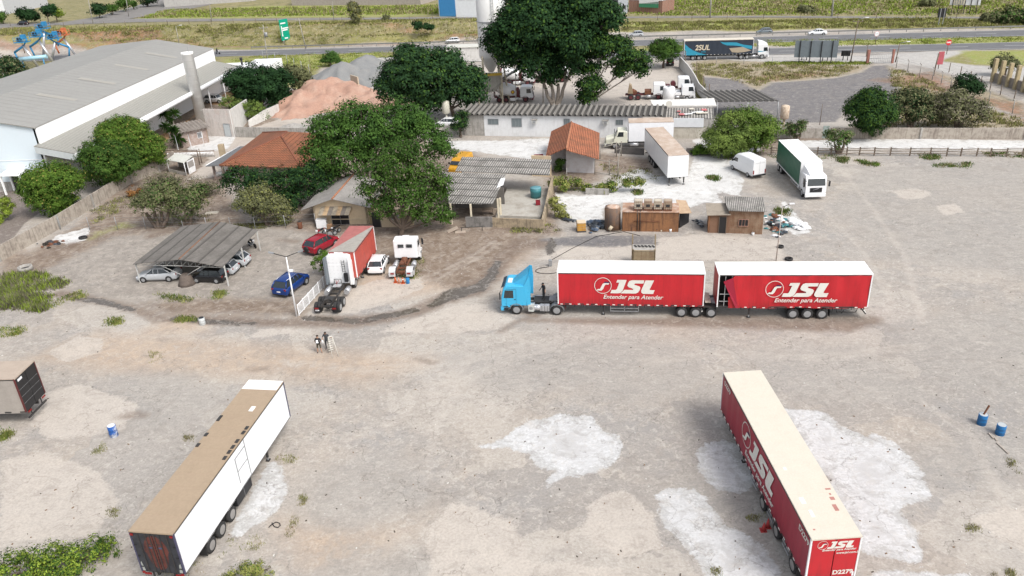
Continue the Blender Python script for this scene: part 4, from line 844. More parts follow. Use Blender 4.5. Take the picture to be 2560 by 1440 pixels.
# --- van kit
def van(name, label, loc, rz, body, Lv=5.6, Wv=1.95, Hv=2.6, win=False, group=None, cat='van'):
    t = thing(name, label, cat, loc, rz, group); x1, x0 = Lv / 2, -Lv / 2; w_ = Wv / 2
    b = MB(); prof = [(x1, .45, .95, .86), (x1 - .12, .4, 1.12, .95), (x1 - .75, .38, 1.35, 1), (x1 - 1.3, .38, Hv - .42, 1), (x1 - 1.75, .38, Hv - .1, 1), (x1 - 2.4, .38, Hv, 1), (0, .38, Hv, 1), (x0 + .15, .38, Hv - .02, 1), (x0, .42, Hv - .12, .97)]
    b.loft([[(x, -w_ * k * .95, z0), (x, -w_ * k, z0 + .3), (x, -w_ * k, z0 + (z1 - z0) * .6), (x, -w_ * k * .93, z1 - .08), (x, -w_ * k * .8, z1), (x, w_ * k * .8, z1), (x, w_ * k * .93, z1 - .08), (x, w_ * k, z0 + (z1 - z0) * .6), (x, w_ * k, z0 + .3), (x, w_ * k * .95, z0)] for x, z0, z1, k in prof], body, sm=False); b.build('body', t, bevel=.04)
    b = MB(); b.add([(x1 - .72, -w_ * .86, 1.42), (x1 - .72, w_ * .86, 1.42), (x1 - 1.3, w_ * .8, Hv - .42), (x1 - 1.3, -w_ * .8, Hv - .42)], [(0, 1, 2, 3)], GLASS)
    for v in b.v[:]: pass
    b.v = [(x + .05, y, z + .03) for x, y, z in b.v]; b.build('windscreen', t)
    for s in (-1, 1):
        b = MB(); b.add([(x1 - 1.0, s * (w_ + .012), 1.42), (x1 - 1.45, s * (w_ * .985 + .012), Hv - .65), (x1 - 2.1, s * (w_ * .985 + .012), Hv - .65), (x1 - 2.1, s * (w_ + .012), 1.42)], [(0, 1, 2, 3)], GLASS); b.build('side_window', t)
        if win: b = MB(); b.bb(x0 + .5, x1 - 2.3, s * (w_ + .012), s * (w_ + .02), 1.45, Hv - .6, GLASS); b.build('side_window', t)
        b = MB(); b.box((x1 - .1, s * w_ * .75, .85), (.16, .35, .22), LAMPW); b.build('headlight', t, bevel=.02)
        b = MB(); b.box((x0 - .01, s * w_ * .9, .95), (.06, .14, .5), REDL); b.build('taillight', t)
        b = MB(); b.box((x1 - 1.1, s * (w_ + .15), 1.5), (.1, .2, .3), BLACKM); b.build('mirror', t)
        for x in (x1 - .95, x0 + 1.15): wheel(t, x, s * (w_ + .01), .34, .22)
    b = MB(); b.box((x0 - .03, 0, .48), (.14, Wv * .96, .2), BLACKM); b.build('bumper', t)
    b = MB(); b.box((x0 - .012, 0, 1.4), (.012, .02, 1.9), GREYM); b.box((x0 - .012, 0, 2.1 if not win else 1.8), (.014, Wv * .8, .02), GREYM); b.build('door_seam', t)
    return t
rl, rr_, fl = G(1881, 446), G(1912, 447), G(1838, 425); a = ang(rl, fl); c = (rl + rr_) / 2
van('van', 'white high-roof panel van on the lime-white ground beside the round pepper tree', off(c, a, 2.8, 0), a, WP)
ft = G(1136, 440); van('minibus', 'yellow minibus half hidden behind the grey corrugated shed roof', off(Vector((ft.x, ft.y, 0)), R_(68), 2.3, 0), R_(68) + math.pi, paint('yellow', (.55, .28, .02), .15), 4.9, 1.95, 2.2, win=True, cat='minibus')
# --- white bonneted box lorry by the long white building
q0, q1 = G(1571, 373), G(1682, 371); a = ang(q1, q0); Lb = (q1 - q0).length
hl = lorry('box_truck', 'cream-cab bonneted lorry with white box body, parked under the long white building wall', off(off(q0, a, 1.95, 0), a, 0, -1.25), a, mat('cream_cab', (.66, .66, .55), .4, .2), [-Lb - .4], -Lb - 1.8, cab_h=2.75, hood=True, cat='truck')
b = MB(); b.bb(-1.95 - Lb, -1.95, -1.28, 1.28, 1.15, 3.95, SIDEW); b.build('cargo_box', hl, bevel=.02); b = MB(); b.bb(-1.97 - Lb, -1.93, -1.3, 1.3, 3.95, 4.02, ROOFP); b.build('cargo_roof', hl)
# --- long lorry with dark blue curtain on the road shoulder
ah = math.atan2(HD[1], HD[0]); pw = G(1904.5, 147.5); LS = 14.9
t2 = lorry('tractor_unit', 'white high-cab tractor unit pulling the dark blue trailer on the road shoulder', off(pw, ah, 0, 1.24), ah, WP, [-3.2, -4.5], -5.3, cab_h=3.1, cab_back=-.95, group='tractor units')
b = MB(); b.loft([[(x, -w_, 3.05), (x, -w_ * .9, z), (x, w_ * .9, z), (x, w_, 3.05)] for x, w_, z in ((1.0, .9, 3.2), (.2, 1.15, 3.6), (-1.0, 1.2, 3.85))], WP, sm=False); b.build('high_roof', t2, bevel=.05)
CYAN = mat('curtain_cyan', (.03, .28, .42), .5, .2); NB = mat('dark_blue_curtain', (.03, .04, .06), .5, .3); TAN = mat('curtain_tan', (.38, .32, .24), .5, .2)
b = MB(); b.add([(.9, -1.262, 1.7), (-.9, -1.262, 1.5), (-.9, -1.262, 1.75)], [(0, 1, 2)], CYAN); b.build('stripe', t2)
of = off(off(pw, ah, -2.0, 0), ah, 0, 2.6); bxS = (of.x, of.y, ah + math.pi, LS)
tS, sS, _, _ = trailer('curtain_trailer', 'dark blue curtain-side trailer with turquoise waves on the road shoulder, farthest trailer', bxS, NB, ROOFC, [LS - 4.6, LS - 3.3, LS - 2.0], 4.3, legs=2.6)
Q = lambda x, z, o=.04: (LS - x, 2.6 + o, z)
def blob(pts, m, name, o=.04): b = MB(); b.add([Q(x, z, o) for x, z in pts], [tuple(range(len(pts)))], m); b.build(name, sS[1], recalc=False)
blob([(.15, 3.6), (.8, 3.0), (1.8, 2.3), (3.2, 1.7), (4.6, 1.3), (5.2, 1.16), (.15, 1.16)], CYAN, 'stripe')
blob([(7.7, 3.95), (8.6, 3.75), (9.8, 3.75), (11.2, 3.7), (12.6, 3.2), (14.6, 2.9), (14.6, 2.2), (13.4, 2.4), (12, 2.9), (10.6, 3.05), (9.2, 3.1), (8.2, 3.5)], CYAN, 'stripe'); blob([(9.7, 2.5), (11.4, 2.6), (12.6, 2.7), (14.5, 1.9), (13, 1.6), (11.6, 1.5), (10.4, 1.6)], TAN, 'stripe')
text('lettering', '2SUL', 1.55, mat('lettering_cream', (.62, .55, .42), .5, .1), sS[1], Q(2.35, 2.25, .06), (R_(90), 0, R_(180)), .15, .04, sx=.95)
text('lettering', 'LOG', .5, CYAN, sS[1], Q(3.7, 1.72, .06), (R_(90), 0, R_(180)), .15, .01)
# --- concrete mixers
MAR = paint('maroon', (.11, .02, .025), .3, .5)
def mixer(label, px, rz, group='concrete mixer lorries', drum=True):
    p = G(*px); t = lorry('mixer_truck', label, off(p, rz, 0, 1.24), rz, WP, [-3.7, -5.0], -6.0, cab_h=2.85, group=group, frame_m=MAR, lower=MAR, guard=MAR, rimm=MAR, wr=.52)
    if drum:
        b = MB(); d = Vector((-1, 0, .23)).normalized(); b.rev(Vector((-1.55, 0, 1.75)), d, [(0, .55), (.25, .85), (1.6, 1.2), (2.6, 1.22), (3.6, .95), (4.4, .6)], WHITE, n=20); b.build('drum', t)
        b = MB(); b.rev(Vector((-1.55, 0, 1.75)) + d * 3.9, d, [(0, .8), (.05, .84), (.5, .62), (.55, .5)], MAR, n=18); b.build('drum_ring', t)
        b = MB(); b.add([(-6.0, -.5, 3.3), (-6.0, .5, 3.3), (-6.5, .4, 2.4), (-6.5, -.4, 2.4)], [(0, 1, 2, 3)], MAR); b.add([(-6.4, -.25, 2.3), (-6.4, .25, 2.3), (-6.9, .25, 1.2), (-6.9, -.25, 1.2)], [(0, 1, 2, 3)], GREYM); b.box((-6.0, 0, 1.9), (.15, 1.2, 1.8), MAR); b.build('chute', t)
        b = MB(); b.box((-1.45, 0, 1.6), (.5, 1.6, .9), MAR); b.cyl((-1.5, -1.1, 2.4), (-1.5, -.2, 2.4), .3, MAR); b.build('water_tank', t)
        b = MB(); b.box((-2.3, -1.15, .62), (1.2, .2, .5), WHITE); b.build('side_tank', t)
    return t
m1 = mixer('white drum concrete mixer with maroon chassis, nearest of the mixers, behind the long building roof', (1314, 256), ah)
b = MB(); cx = Vector((-1.55, 0, 1.75)) + Vector((-1, 0, .23)).normalized() * 1.35
b.box((-2.0, -1.12, 2.0), (.8, .03, .5), BLACKM); 
m1b = MB(); m1b.rev((-2.35, -1.19, 1.95), (0, -1, 0), [(0, .36), (.02, .36)], MAR, n=16); m1b.rev((-2.35, -1.2, 1.95), (0, -1, 0), [(0, .26), (.03, .26)], mat('emblem_yellow', (.6, .4, .04), .5, .1), n=6); m1b.build('emblem', m1)
mixer('concrete mixer parked in the second row, cab showing under the big dark tree', (1319, 214), ah); mixer('concrete mixer mostly hidden behind the trunks of the big dark tree', (1405, 206), ah)
mh = mixer('white lorry with bare rusty maroon chassis, parked beside the upright white tank', (1646, 250), ah, 'lorries by the white tank', drum=False)
b = MB(); b.box((-1.9, 0, 1.3), (1.2, 1.6, .7), RUST); b.cyl((-4.2, -.3, 1.2), (-4.8, .4, 1.4), .45, RUST); b.prism([(-5.6, 1.1), (-4.6, 1.1), (-4.9, 2.6), (-5.3, 2.8)], -.7, .7, mat('dirty_tan_metal', (.35, .27, .18), .7, .5)); b.build('rear_gear', mh)
h2 = lorry('flatbed_truck', 'small white flatbed lorry in front, parked between the white tank and the compound wall', off(G(1717, 251), ah, 0, 1.0), ah, WP, [-3.4], -4.4, cab_h=2.55, wr=.42, group='lorries by the white tank')
b = MB(); b.bb(-4.5, -1.1, -1.15, 1.15, 1.0, 1.12, WHITE); [b.bb(-4.5, -1.1, s * 1.15, s * 1.1, 1.1, 1.5, WHITE) for s in (-1, 1)]; b.build('flatbed', h2)
h3 = lorry('flatbed_truck', 'white lorry with maroon gear behind its cab, standing behind the small flatbed lorry', off(G(1707, 232), ah, 0, 1.2), ah, WP, [-3.6], -4.8, cab_h=2.75, frame_m=MAR, lower=MAR, group='lorries by the white tank')
b = MB(); b.cyl((-1.8, -.6, 1.5), (-1.8, .6, 1.5), .5, MAR); b.box((-3.2, 0, 1.2), (1.6, 1.2, .3), MAR); b.build('rear_gear', h3)
# ================================================================ CARS
def park(style, fpx, rpx, side, name, label, col, cat='car', group='cars parked in the compound', **k):
    f, r = G(*fpx), G(*rpx); a = ang(r, f); Lc, W = CARS[style][:2]; xm = Lc / 2 - (.185 + .80) / 2 * Lc; s = 1 if side == 'L' else -1
    m = (f + r) / 2; c = Vector((m.x - math.cos(a) * xm + math.sin(a) * s * W / 2, m.y - math.sin(a) * xm - math.cos(a) * s * W / 2, m.z))
    return car(style, name, label, cat, c, a, col, group, **k)
SILV = paint('silver', (.42, .44, .46), .08, .22); BLK = paint('black', (.012, .012, .014), .05, .15); CBLU = paint('dark_blue', (.008, .035, .16), .05, .18); CRED = paint('car_red', (.26, .01, .022), .05, .2); CW = paint('car_white', (.74, .75, .76), .08, .22); GREY = paint('car_grey', (.12, .15, .17), .1, .25)
park('sedan', (361, 707), (422, 705), 'L', 'sedan_car', 'silver four-door sedan under the left front corner of the carport', SILV)
park('old', (490, 708), (544, 710), 'L', 'hatchback_car', 'old black boxy hatchback under the right front corner of the carport', BLK)
park('wagon', (511, 690), (566, 691), 'L', 'hatchback_car', 'silver estate car just behind the black hatchback under the carport', SILV)
park('hatch', (544, 669), (600, 670), 'L', 'hatchback_car', 'silver hatchback with red lamps at the rear corner of the carport, beside the motorcycle', SILV)
park('suv', (769, 710), (730, 740), 'R', 'suv_car', 'dark blue sport utility car with roof rails, beside the white lamp post', CBLU, roof_rails=True)
park('suv', (838, 616), (803, 635), 'R', 'suv_car', 'red sport utility car with spare wheel on its tailgate, beside the old red trailer', CRED, spare=True)
park('hatch', (973, 658), (962, 682), 'R', 'hatchback_car', 'white hatchback seen from behind, between the old red trailer and the crew-cab lorry', CW)
park('suv', (549, 259), (518, 259), 'R', 'suv_car', 'white car parked under the long canopy of the white hall, beside the concrete water tower', CW)
park('hatch', (1121, 109), (1141, 108), 'L', 'hatchback_car', 'white hatchback driving on the highway left of the big dark tree', CW, group='cars on the highway')
park('hatch', (1579, 93), (1601, 92.5), 'L', 'hatchback_car', 'silver hatchback driving on the highway right of the big dark tree', SILV, group='cars on the highway')
park('hatch', (1900, 86), (1924, 85), 'L', 'hatchback_car', 'dark grey hatchback on the highway above the blue trailer lorry', GREY, group='cars on the highway')
park('sedan', (2031, 89), (2057, 88.5), 'L', 'sedan_car', 'white four-door sedan on the highway above the grey billboard back', CW, group='cars on the highway')
park('hatch', (44, 64), (62, 64), 'L', 'hatchback_car', 'black car on the frontage road under the leftmost street trees', BLK, group=None)
park('hatch', (1684, 157), (1685, 166), 'R', 'hatchback_car', 'dark car parked in the shade of the small round tree by the wall', BLK, group=None)
park('hatch', (1101, 318), (1124, 319), 'L', 'hatchback_car', 'white and grey car glimpsed behind the small elevated tank', CW, group=None)
# ================================================================ MOTORCYCLES, SMALL THINGS
def moto(label, fpx, rpx, col, rider=False, z=None):
    f, r = G(*fpx), G(*rpx); a = ang(r, f); c = (f + r) / 2; t = thing('motorcycle', label, 'motorcycle', c, a, 'motorcycles')
    for x in (.65, -.65): wheel(t, x, .05, .3, .1)
    b = MB(); b.tube([(.65, 0, .3), (.4, 0, .85), (.3, 0, 1.0)], .03, STEEL); b.tube([(.35, 0, .8), (-.1, 0, .75), (-.65, 0, .7)], .035, BLACKM); b.tube([(.3, 0, .75), (.05, 0, .35), (-.65, 0, .3)], .03, BLACKM); b.build('frame', t)
    b = MB(); b.box((.05, 0, .42), (.4, .28, .34), GREYM); b.cyl((.1, -.16, .3), (-.7, -.18, .38), .045, STEEL); b.build('engine', t, bevel=.03)
    b = MB(); b.loft([[(x, w_ * math.cos(q), .82 + h * math.sin(q)) for q in np.linspace(0, 2 * math.pi, 9)[:-1]] for x, w_, h in ((.38, .08, .08), (.2, .15, .14), (-.02, .12, .1))], col); b.build('fuel_tank', t)
    b = MB(); b.box((-.32, 0, .86), (.62, .24, .1), BLACKM); b.box((-.72, 0, .82), (.3, .2, .06), col); b.build('seat', t, bevel=.03)
    b = MB(); b.tube([(.25, -.36, 1.08), (.33, 0, 1.02), (.25, .36, 1.08)], .02, BLACKM); b.box((.45, 0, .9), (.14, .2, .2), LAMPW); b.build('handlebar', t)
    return t
moto('black motorcycle by the rear corner post of the carport', (641, 622), (622, 613), BLK); moto('red motorcycle in front of the beige house door', (789, 598), (813, 586), CRED)
moto('dark motorcycle lying close to the red motorcycle, left of the beige house door', (812, 595), (838, 588), BLK); moto('dark motorcycle nearest the dark doorway of the beige house', (830, 590), (848, 581), BLK)
mm = moto('motorcycle ridden along the highway behind the white hall', (551, 136), (540, 135), BLK)
def barrel(label, px, r, h, m, top=None, group=None, cat='drum', name='drum', post=None):
    p = G(*px); t = thing(name, label, cat, p, 0, group)
    b = MB(); b.rev((0, 0, 0), (0, 0, 1), [(0, r * .96), (.03, r), (h * .33, r), (h * .34, r * 1.03), (h * .36, r), (h * .66, r), (h * .67, r * 1.03), (h * .69, r), (h - .02, r), (h, r * .96)], m, n=18); b.build('shell', t)
    b = MB(); b.rev((0, 0, h - .03), (0, 0, 1), [(0, r * .9), (.04, r * .88)], top or m, n=18); b.build('lid', t)
    if post: b = MB(); b.box((.1, 0, h + .3), (.09, .09, .9), post, ry=.3); b.build('stake', t)
    return t
DB = mat('blue_plastic', (.015, .13, .33), .45, .25, (.02, .06, .12)); PW = mat('drum_grime', (.42, .45, .46), .6, .4)
barrel('blue plastic drum with a rusty stake standing in it, in the open yard', (2453, 1060), .3, .82, DB, PW, 'drums in the open yard', post=RUST)
barrel('blue plastic drum with a pale lid, beside short planks on the open yard', (2499, 1085), .3, .78, DB, PW, 'drums in the open yard')
BW = mat('blue_white_splashed', (.02, .10, .36), .6, 1.6, (.62, .64, .66), scale=1.6)
barrel('white drum splashed with blue paint, standing alone left of the tan-roofed trailer', (286, 1090), .3, .95, BW, WHITE, 'drums in the open yard')
barrel('pale grey drum with a black cap, beside the muddy run-off', (507, 811), .28, .72, mat('pale_drum', (.52, .55, .55), .5, .3), BLACKM)
barrel('small blue canister beside the orange cones', (1020, 708), .19, .55, mat('canister_blue', (.02, .18, .42), .4, .2), cat='canister', name='canister')
def cone(label, px, m, tilt=0, white=True, h=.7):
    p = G(*px); t = thing('traffic_cone', label, 'traffic cone', p, 0, 'traffic cones'); t.rotation_euler = (tilt, 0, 0)
    b = MB(); b.box((0, 0, .02), (.38, .38, .04), m); b.build('base', t); b = MB(); b.rev((0, 0, .03), (0, 0, 1), [(0, .15), (h * .9, .03)], m, n=12); b.build('body', t)
    if white: b = MB(); b.rev((0, 0, .03 + h * .5), (0, 0, 1), [(0, .09), (h * .15, .068)], WHITE, n=12); b.build('band', t)
OR = mat('cone_orange', (.52, .10, .03), .6, .3); ORF = mat('cone_faded', (.5, .24, .16), .7, .3)
cone('orange cone behind the old lorry, leftmost of the three', (989, 706), OR, white=False); cone('faded pinkish cone behind the old lorry, middle of the three', (998, 708), ORF, white=False); cone('orange and white cone behind the old lorry, rightmost of the three', (1008, 708), OR)
cone('dull red cone beside the wheels of the long foreground trailer, leaning', (1908, 1326), mat('cone_red', (.42, .05, .05), .6, .3), white=False, tilt=.12); cone('second red cone tucked against the foreground trailer, behind the leaning one', (1919, 1318), mat('cone_red', (.42, .05, .05)), white=False)
# ================================================================ BUILDINGS (pieces given in world metres under an Empty at the base)
def place(name, label, cat, at, group=None, kind=None):
    at = Vector(at); t = thing(name, label, cat, (at.x, at.y, at.z if len(at) > 2 else 0), 0, group)
    if kind: t['kind'] = kind
    return t
def wb(b, name, root, recalc=True, bevel=0., sub=None):
    o = b.build(name, sub or root, recalc=recalc, bevel=bevel); o.location = -root.location; return o
def V2(a): return Vector((a[0], a[1]))
def wall(b, p, q, h, m, th=.2, z0=0., z1=None):
    """upright slab from ground point p to q"""
    p, q = Vector((p[0], p[1])), Vector((q[0], q[1])); d = (q - p).normalized(); n = Vector((-d.y, d.x)) * th
    c = [p, q, q + n, p + n]; z1 = h if z1 is None else z1
    vs = [(v.x, v.y, z0) for v in c] + [(c[0].x, c[0].y, h), (c[1].x, c[1].y, z1), (c[2].x, c[2].y, z1), (c[3].x, c[3].y, h)]
    b.add(vs, [(0, 3, 2, 1), (4, 5, 6, 7), (0, 1, 5, 4), (1, 2, 6, 5), (2, 3, 7, 6), (3, 0, 4, 7)], m)
def slab(b, pts, th, m):
    """sloping sheet of thickness th below its four (or three) corners"""
    n = len(pts); P = [Vector(p) for p in pts]; vs = P + [p - Vector((0, 0, th)) for p in P]
    b.add(vs, [tuple(range(n)), tuple(range(2 * n - 1, n - 1, -1))] + [(i, i + n, (i + 1) % n + n, (i + 1) % n) for i in range(n)], m)
def onwall(p, q, t, z, o=.03):
    p, q = V2(p), V2(q); d = (q - p).normalized(); n = Vector((d.y, -d.x)); c = p + d * t + n * o; return (c.x, c.y, z)
def opening(name, root, p, q, t0, t1, z0, z1, m, frame=None, bars=0, o=.03, sub=None):
    b = MB(); b.add([onwall(p, q, t0, z0, o), onwall(p, q, t1, z0, o), onwall(p, q, t1, z1, o), onwall(p, q, t0, z1, o)], [(0, 1, 2, 3)], m)
    f = wb(b, name, root, False, sub=sub)
    if frame:
        b = MB(); e = .05; an = ang(V2(p), V2(q))
        def bx(ta, tb_, za, zb_): c = onwall(p, q, (ta + tb_) / 2, 0, o + .02); b.box((c[0], c[1], (za + zb_) / 2), (tb_ - ta, .06, zb_ - za), frame, rz=an)
        bx(t0 - e, t1 + e, z1, z1 + e); bx(t0 - e, t1 + e, z0 - e, z0); bx(t0 - e, t0, z0, z1); bx(t1, t1 + e, z0, z1)
        for i in range(bars): x = t0 + (t1 - t0) * (i + 1) / (bars + 1); bx(x - .02, x + .02, z0, z1)
        r = b.build('frame', f)
    return f
def tpos(p, q, u, v):                                # distance along a wall line at which the photo's column u meets it
    p, q = V2(p), V2(q); d = (q - p); a = np.array([(u - 1280) / F, (v - 720) / F, 1.]); r = M.T @ a
    k = (p.x * r[1] - p.y * r[0]) / (d.y * r[0] - d.x * r[1]); return k * d.length
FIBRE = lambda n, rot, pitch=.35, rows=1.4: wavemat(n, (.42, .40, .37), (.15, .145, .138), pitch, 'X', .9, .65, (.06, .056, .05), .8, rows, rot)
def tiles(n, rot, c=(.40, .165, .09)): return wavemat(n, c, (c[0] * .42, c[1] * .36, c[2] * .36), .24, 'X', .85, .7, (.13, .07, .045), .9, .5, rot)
# ---- white hall
hx, hy = V2((-65.1, 110.2)), V2((-60.3, 173.1)); hd = (hy - hx).normalized(); hn = Vector((-hd.y, hd.x))
def HP(t, s, z): p = hx + hd * t + hn * s; return (p.x, p.y, z)
HL = (hy - hx).length
hall = place('warehouse', 'huge white hall with grey gabled metal roof and a long canopy along its right side', 'warehouse', (hx.x, hx.y, 0))
HW = mat('hall_white', (.82, .83, .84), .5, .05, (.6, .6, .6)); HB_ = mat('hall_pale_cladding', (.64, .72, .78), .5, .06, (.5, .5, .5))
HR = mat('hall_roof_sheet', (.285, .28, .262), .6, .3, (.23, .225, .21), scale=.25)
b = MB(); RS_ = mat('hall_roof_seam', (.25, .245, .23), .7, .2)
for t in np.arange(1.5, HL, 1.6):
    for s0, z0_, s1, z1_ in ((-.2, 9.07, 11.6, 11.33), (11.6, 11.33, 24, 10.53)): b.add([HP(t, s0, z0_), HP(t + .1, s0, z0_), HP(t + .1, s1, z1_), HP(t, s1, z1_)], [(0, 1, 2, 3)], RS_)
for t in (14, 26, 38, 50): b.add([HP(t, 2, 9.5), HP(t + 1.2, 2, 9.5), HP(t + 1.2, 8, 10.66), HP(t, 8, 10.66)], [(0, 1, 2, 3)], mat('skylight', (.33, .31, .27), .4, .2))
wb(b, 'roof_seam', hall, False)['kind'] = 'stuff'
b = MB(); slab(b, [HP(-.3, -.25, 9.05), HP(-.3, 11.6, 11.3), HP(HL + .3, 11.6, 11.3), HP(HL + .3, -.25, 9.05)], .15, HR); slab(b, [HP(-.3, 11.6, 11.3), HP(-.3, 24, 10.5), HP(HL + .3, 24, 10.5), HP(HL + .3, 11.6, 11.3)], .15, HR); wb(b, 'roof', hall)
b = MB(); wall(b, HP(HL, 0, 0), HP(0, 0, 0), 8.9, HW, .25, z0=0); wall(b, HP(0, 24, 0), HP(HL, 24, 0), 10.3, HW, .25); wb(b, 'side_wall', hall)
for t in (0.02, HL - .2): b = MB(); b.add([HP(t, .3, 1.3), HP(t, 23.7, 1.3), HP(t, 23.7, 10.3), HP(t, 11.6, 11.1), HP(t, .3, 8.9)], [(0, 1, 2, 3, 4)], HB_); wb(b, 'end_wall', hall, False)
b = MB(); b.add([HP(-.05, .0, 0), HP(-.05, 24, 0), HP(-.05, 24, 1.3), HP(-.05, 0, 1.3)], [(0, 1, 2, 3)], CONC); b.add([HP(-.06, .0, 4.4), HP(-.06, 24, 4.4), HP(-.06, 24, 4.5), HP(-.06, 0, 4.5)], [(0, 1, 2, 3)], HW); wb(b, 'plinth', hall, False)
b = MB(); slab(b, [HP(-1.3, 0, 6.75), HP(HL - 1, 0, 6.75), HP(HL - 1, -5.8, 5.45), HP(-1.3, -5.8, 5.45)], .12, wavemat('canopy_sheet', (.29, .285, .255), (.25, .245, .225), .5, 'X', .6, .25, (.3, .29, .26), .2)); cn = wb(b, 'canopy', hall)
b = MB(); slab(b, [HP(-1.3, 0, 6.65), HP(-1.28, 0, 6.65), HP(-1.28, -5.8, 5.35), HP(-1.3, -5.8, 5.35)], .95, mat('pale_fascia', (.5, .53, .54), .5, .2)); wb(b, 'fascia', hall, sub=None)
b = MB(); p, q = HP(-1.5, -5.95, 5.25), HP(HL - .9, -5.95, 5.25); b.cyl(p, q, .42, HW, n=14); wb(b, 'gutter', hall)
for t in (HL - 18, HL - 10.5, HL - 3): b = MB(); b.cyl(HP(t, -5.4, 0), HP(t, -5.4, 5.3), .1, HW); wb(b, 'post', hall)
b = MB(); b.add([HP(0, -.02, 0), HP(HL, -.02, 0), HP(HL, -.02, 1.3), HP(0, -.02, 1.3)], [(0, 1, 2, 3)], mat('grey_plinth', (.17, .17, .175), .8, .3)); wb(b, 'side_plinth', hall, False)
BRW = mat('brown_frame', (.13, .055, .035), .5, .2)
for k, t in enumerate(np.arange(5, HL - 2, 5.6)):
    b = MB(); b.add([HP(t, -.05, .9), HP(t + .9, -.05, .9), HP(t + .9, -.05, 2.9), HP(t, -.05, 2.9)], [(0, 1, 2, 3)], BRW); b.add([HP(t + .3, -.07, .9), HP(t + .6, -.07, .9), HP(t + .6, -.07, 2.8), HP(t + .3, -.07, 2.8)], [(0, 1, 2, 3)], GREYM); wb(b, 'window', hall, False)
    b = MB()
    for j in range(4): b.add([HP(t + 2 + j * .4, -.05, .45), HP(t + 2.2 + j * .4, -.05, .45), HP(t + 2.2 + j * .4, -.05, .85), HP(t + 2 + j * .4, -.05, .85)], [(0, 1, 2, 3)], mat('orange_vent', (.42, .14, .06), .7, .2))
    wb(b, 'vent', hall, False)
# porch on the hall's front
b = MB(); pp, qq = HP(-1.9, 3.2, 0), HP(-1.9, 5.6, 0)
for s in (3.0, 5.8):
    for t in (-2, -.1): c = HP(t, s, 1.4); b.box(c, (.22, .22, 2.8), HW)
slab(b, [HP(-2.2, 2.8, 2.9), HP(-2.2, 6, 2.9), HP(0, 6, 3.1), HP(0, 2.8, 3.1)], .12, mat('hall_white', (.7, .7, .7))); wb(b, 'porch', hall)
b = MB(); b.add([HP(-.1, 3.2, 0), HP(-.1, 5.6, 0), HP(-.1, 5.6, 2.6), HP(-.1, 3.2, 2.6)], [(0, 1, 2, 3)], GLASS); wb(b, 'door', hall, False)
# ---- annex, tower, gatehouse
an_ = place('annex', 'low white flat-roofed block with black stub chimney, beyond the hall canopy', 'building', (-56, 180, 0))
b = MB(); c = HP(HL + 4, -1.5, 2.3); b.box(c, (10, 8, 4.6), HW, rz=ang((0, 0), hd) - math.pi / 2); b.box(HP(HL + 7, -7, 2.2), (6, 12, 4.4), HW, rz=ang((0, 0), hd) - math.pi / 2); wb(b, 'block', an_)
b = MB(); b.cyl(HP(HL + 2, -5, 4.4), HP(HL + 2, -5, 6.2), .22, BLACKM); b.cyl(HP(HL + 2, -5, 6.2), HP(HL + 2, -5, 6.7), .32, BLACKM); wb(b, 'chimney', an_)
tw_ = place('water_tower', 'tall slender white concrete water tower leaning over the hall canopy in the picture', 'water tower', (-55.7, 146.8, 0))
CT = mat('tower_concrete', (.80, .80, .78), .7, .12, (.5, .48, .42), streak=.2)
b = MB(); b.rev((0, 0, 0), (0, 0, 1), [(0, .98), (12.1, .98), (12.15, 1.06), (12.5, 1.06)], CT, n=28)
for z in np.arange(1, 12, 1.25): b.rev((0, 0, z), (0, 0, 1), [(0, .985), (.015, .992), (.03, .985)], mat('joint_grey', (.5, .5, .48), .8, .1), n=28)
b.build('column', tw_); b = MB(); b.tube([(0.3, 0, 12.5), (.3, 0, 13.6)], .03, GREYM); b.build('antenna', tw_)
k0, k1 = G(458, 370), G(524, 356); kd = (k1 - k0).normalized(); kn = Vector((-kd.y, kd.x, 0))
ks = place('gatehouse', 'small stained pinkish house with heavy ribbed fibre roof at the foot of the water tower', 'house', k0)
PK = mat('pink_plaster', (.30, .23, .2), .9, .5, (.6, .58, .55), scale=2.5); b = MB(); lk = (k1 - k0).length
for s, h in ((0, 2.5), (3.2, 2.9)): wall(b, k0 + kn * s, k1 + kn * s, h, PK, .18)
wall(b, k0, k0 + kn * 3.2, 2.5, PK, -.18, z1=2.9); wall(b, k1, k1 + kn * 3.2, 2.6, mat('peach_plaster', (.5, .38, .29), .9, .5, (.3, .22, .17)), .18, z1=3.1); wb(b, 'wall', ks)
b = MB(); nr = 9; L_ = lk + 1.0
for i in range(nr):
    for j, (da, db, za, zb_) in enumerate(((0, .3, 0, .16), (.3, .7, .16, .16), (.7, 1, .16, 0))):
        a, c = k0 - kd * .5 + kd * L_ * (i + da) / nr, k0 - kd * .5 + kd * L_ * (i + db) / nr
        slab(b, [(*(a - kn * .6)[:2], 2.55 + za), (*(c - kn * .6)[:2], 2.55 + zb_), (*(c + kn * 3.7)[:2], 3.15 + zb_), (*(a + kn * 3.7)[:2], 3.15 + za)], .05, mat('canalete_sheet', (.19, .165, .145), .9, .7, (.33, .3, .27), scale=.8))
wb(b, 'roof', ks); opening('window', ks, k0, k1, lk * .62, lk * .78, 1.1, 2.0, BLACKM, WHITE, 3)
b0, b1 = G(521, 340), G(588, 342); BR1 = brickmat('pale_brick', (.48, .38, .34), (.53, .45, .41), (.56, .52, .48), dirt=.3, cover=.7, ccol=(.52, .48, .45))
bw_ = place('brick_building', 'roofless pale brick building with grey steel door and white side wall, beside the water tower', 'building', b0)
b = MB(); wall(b, b0, b1, 4.7, BR1, .2); wb(b, 'wall', bw_); b = MB(); e1 = g0(626, 296); e1 = V2(e1); wall(b, V2(b1), e1, 4.6, PLASTER, .2, z1=3.6); wb(b, 'side_wall', bw_)
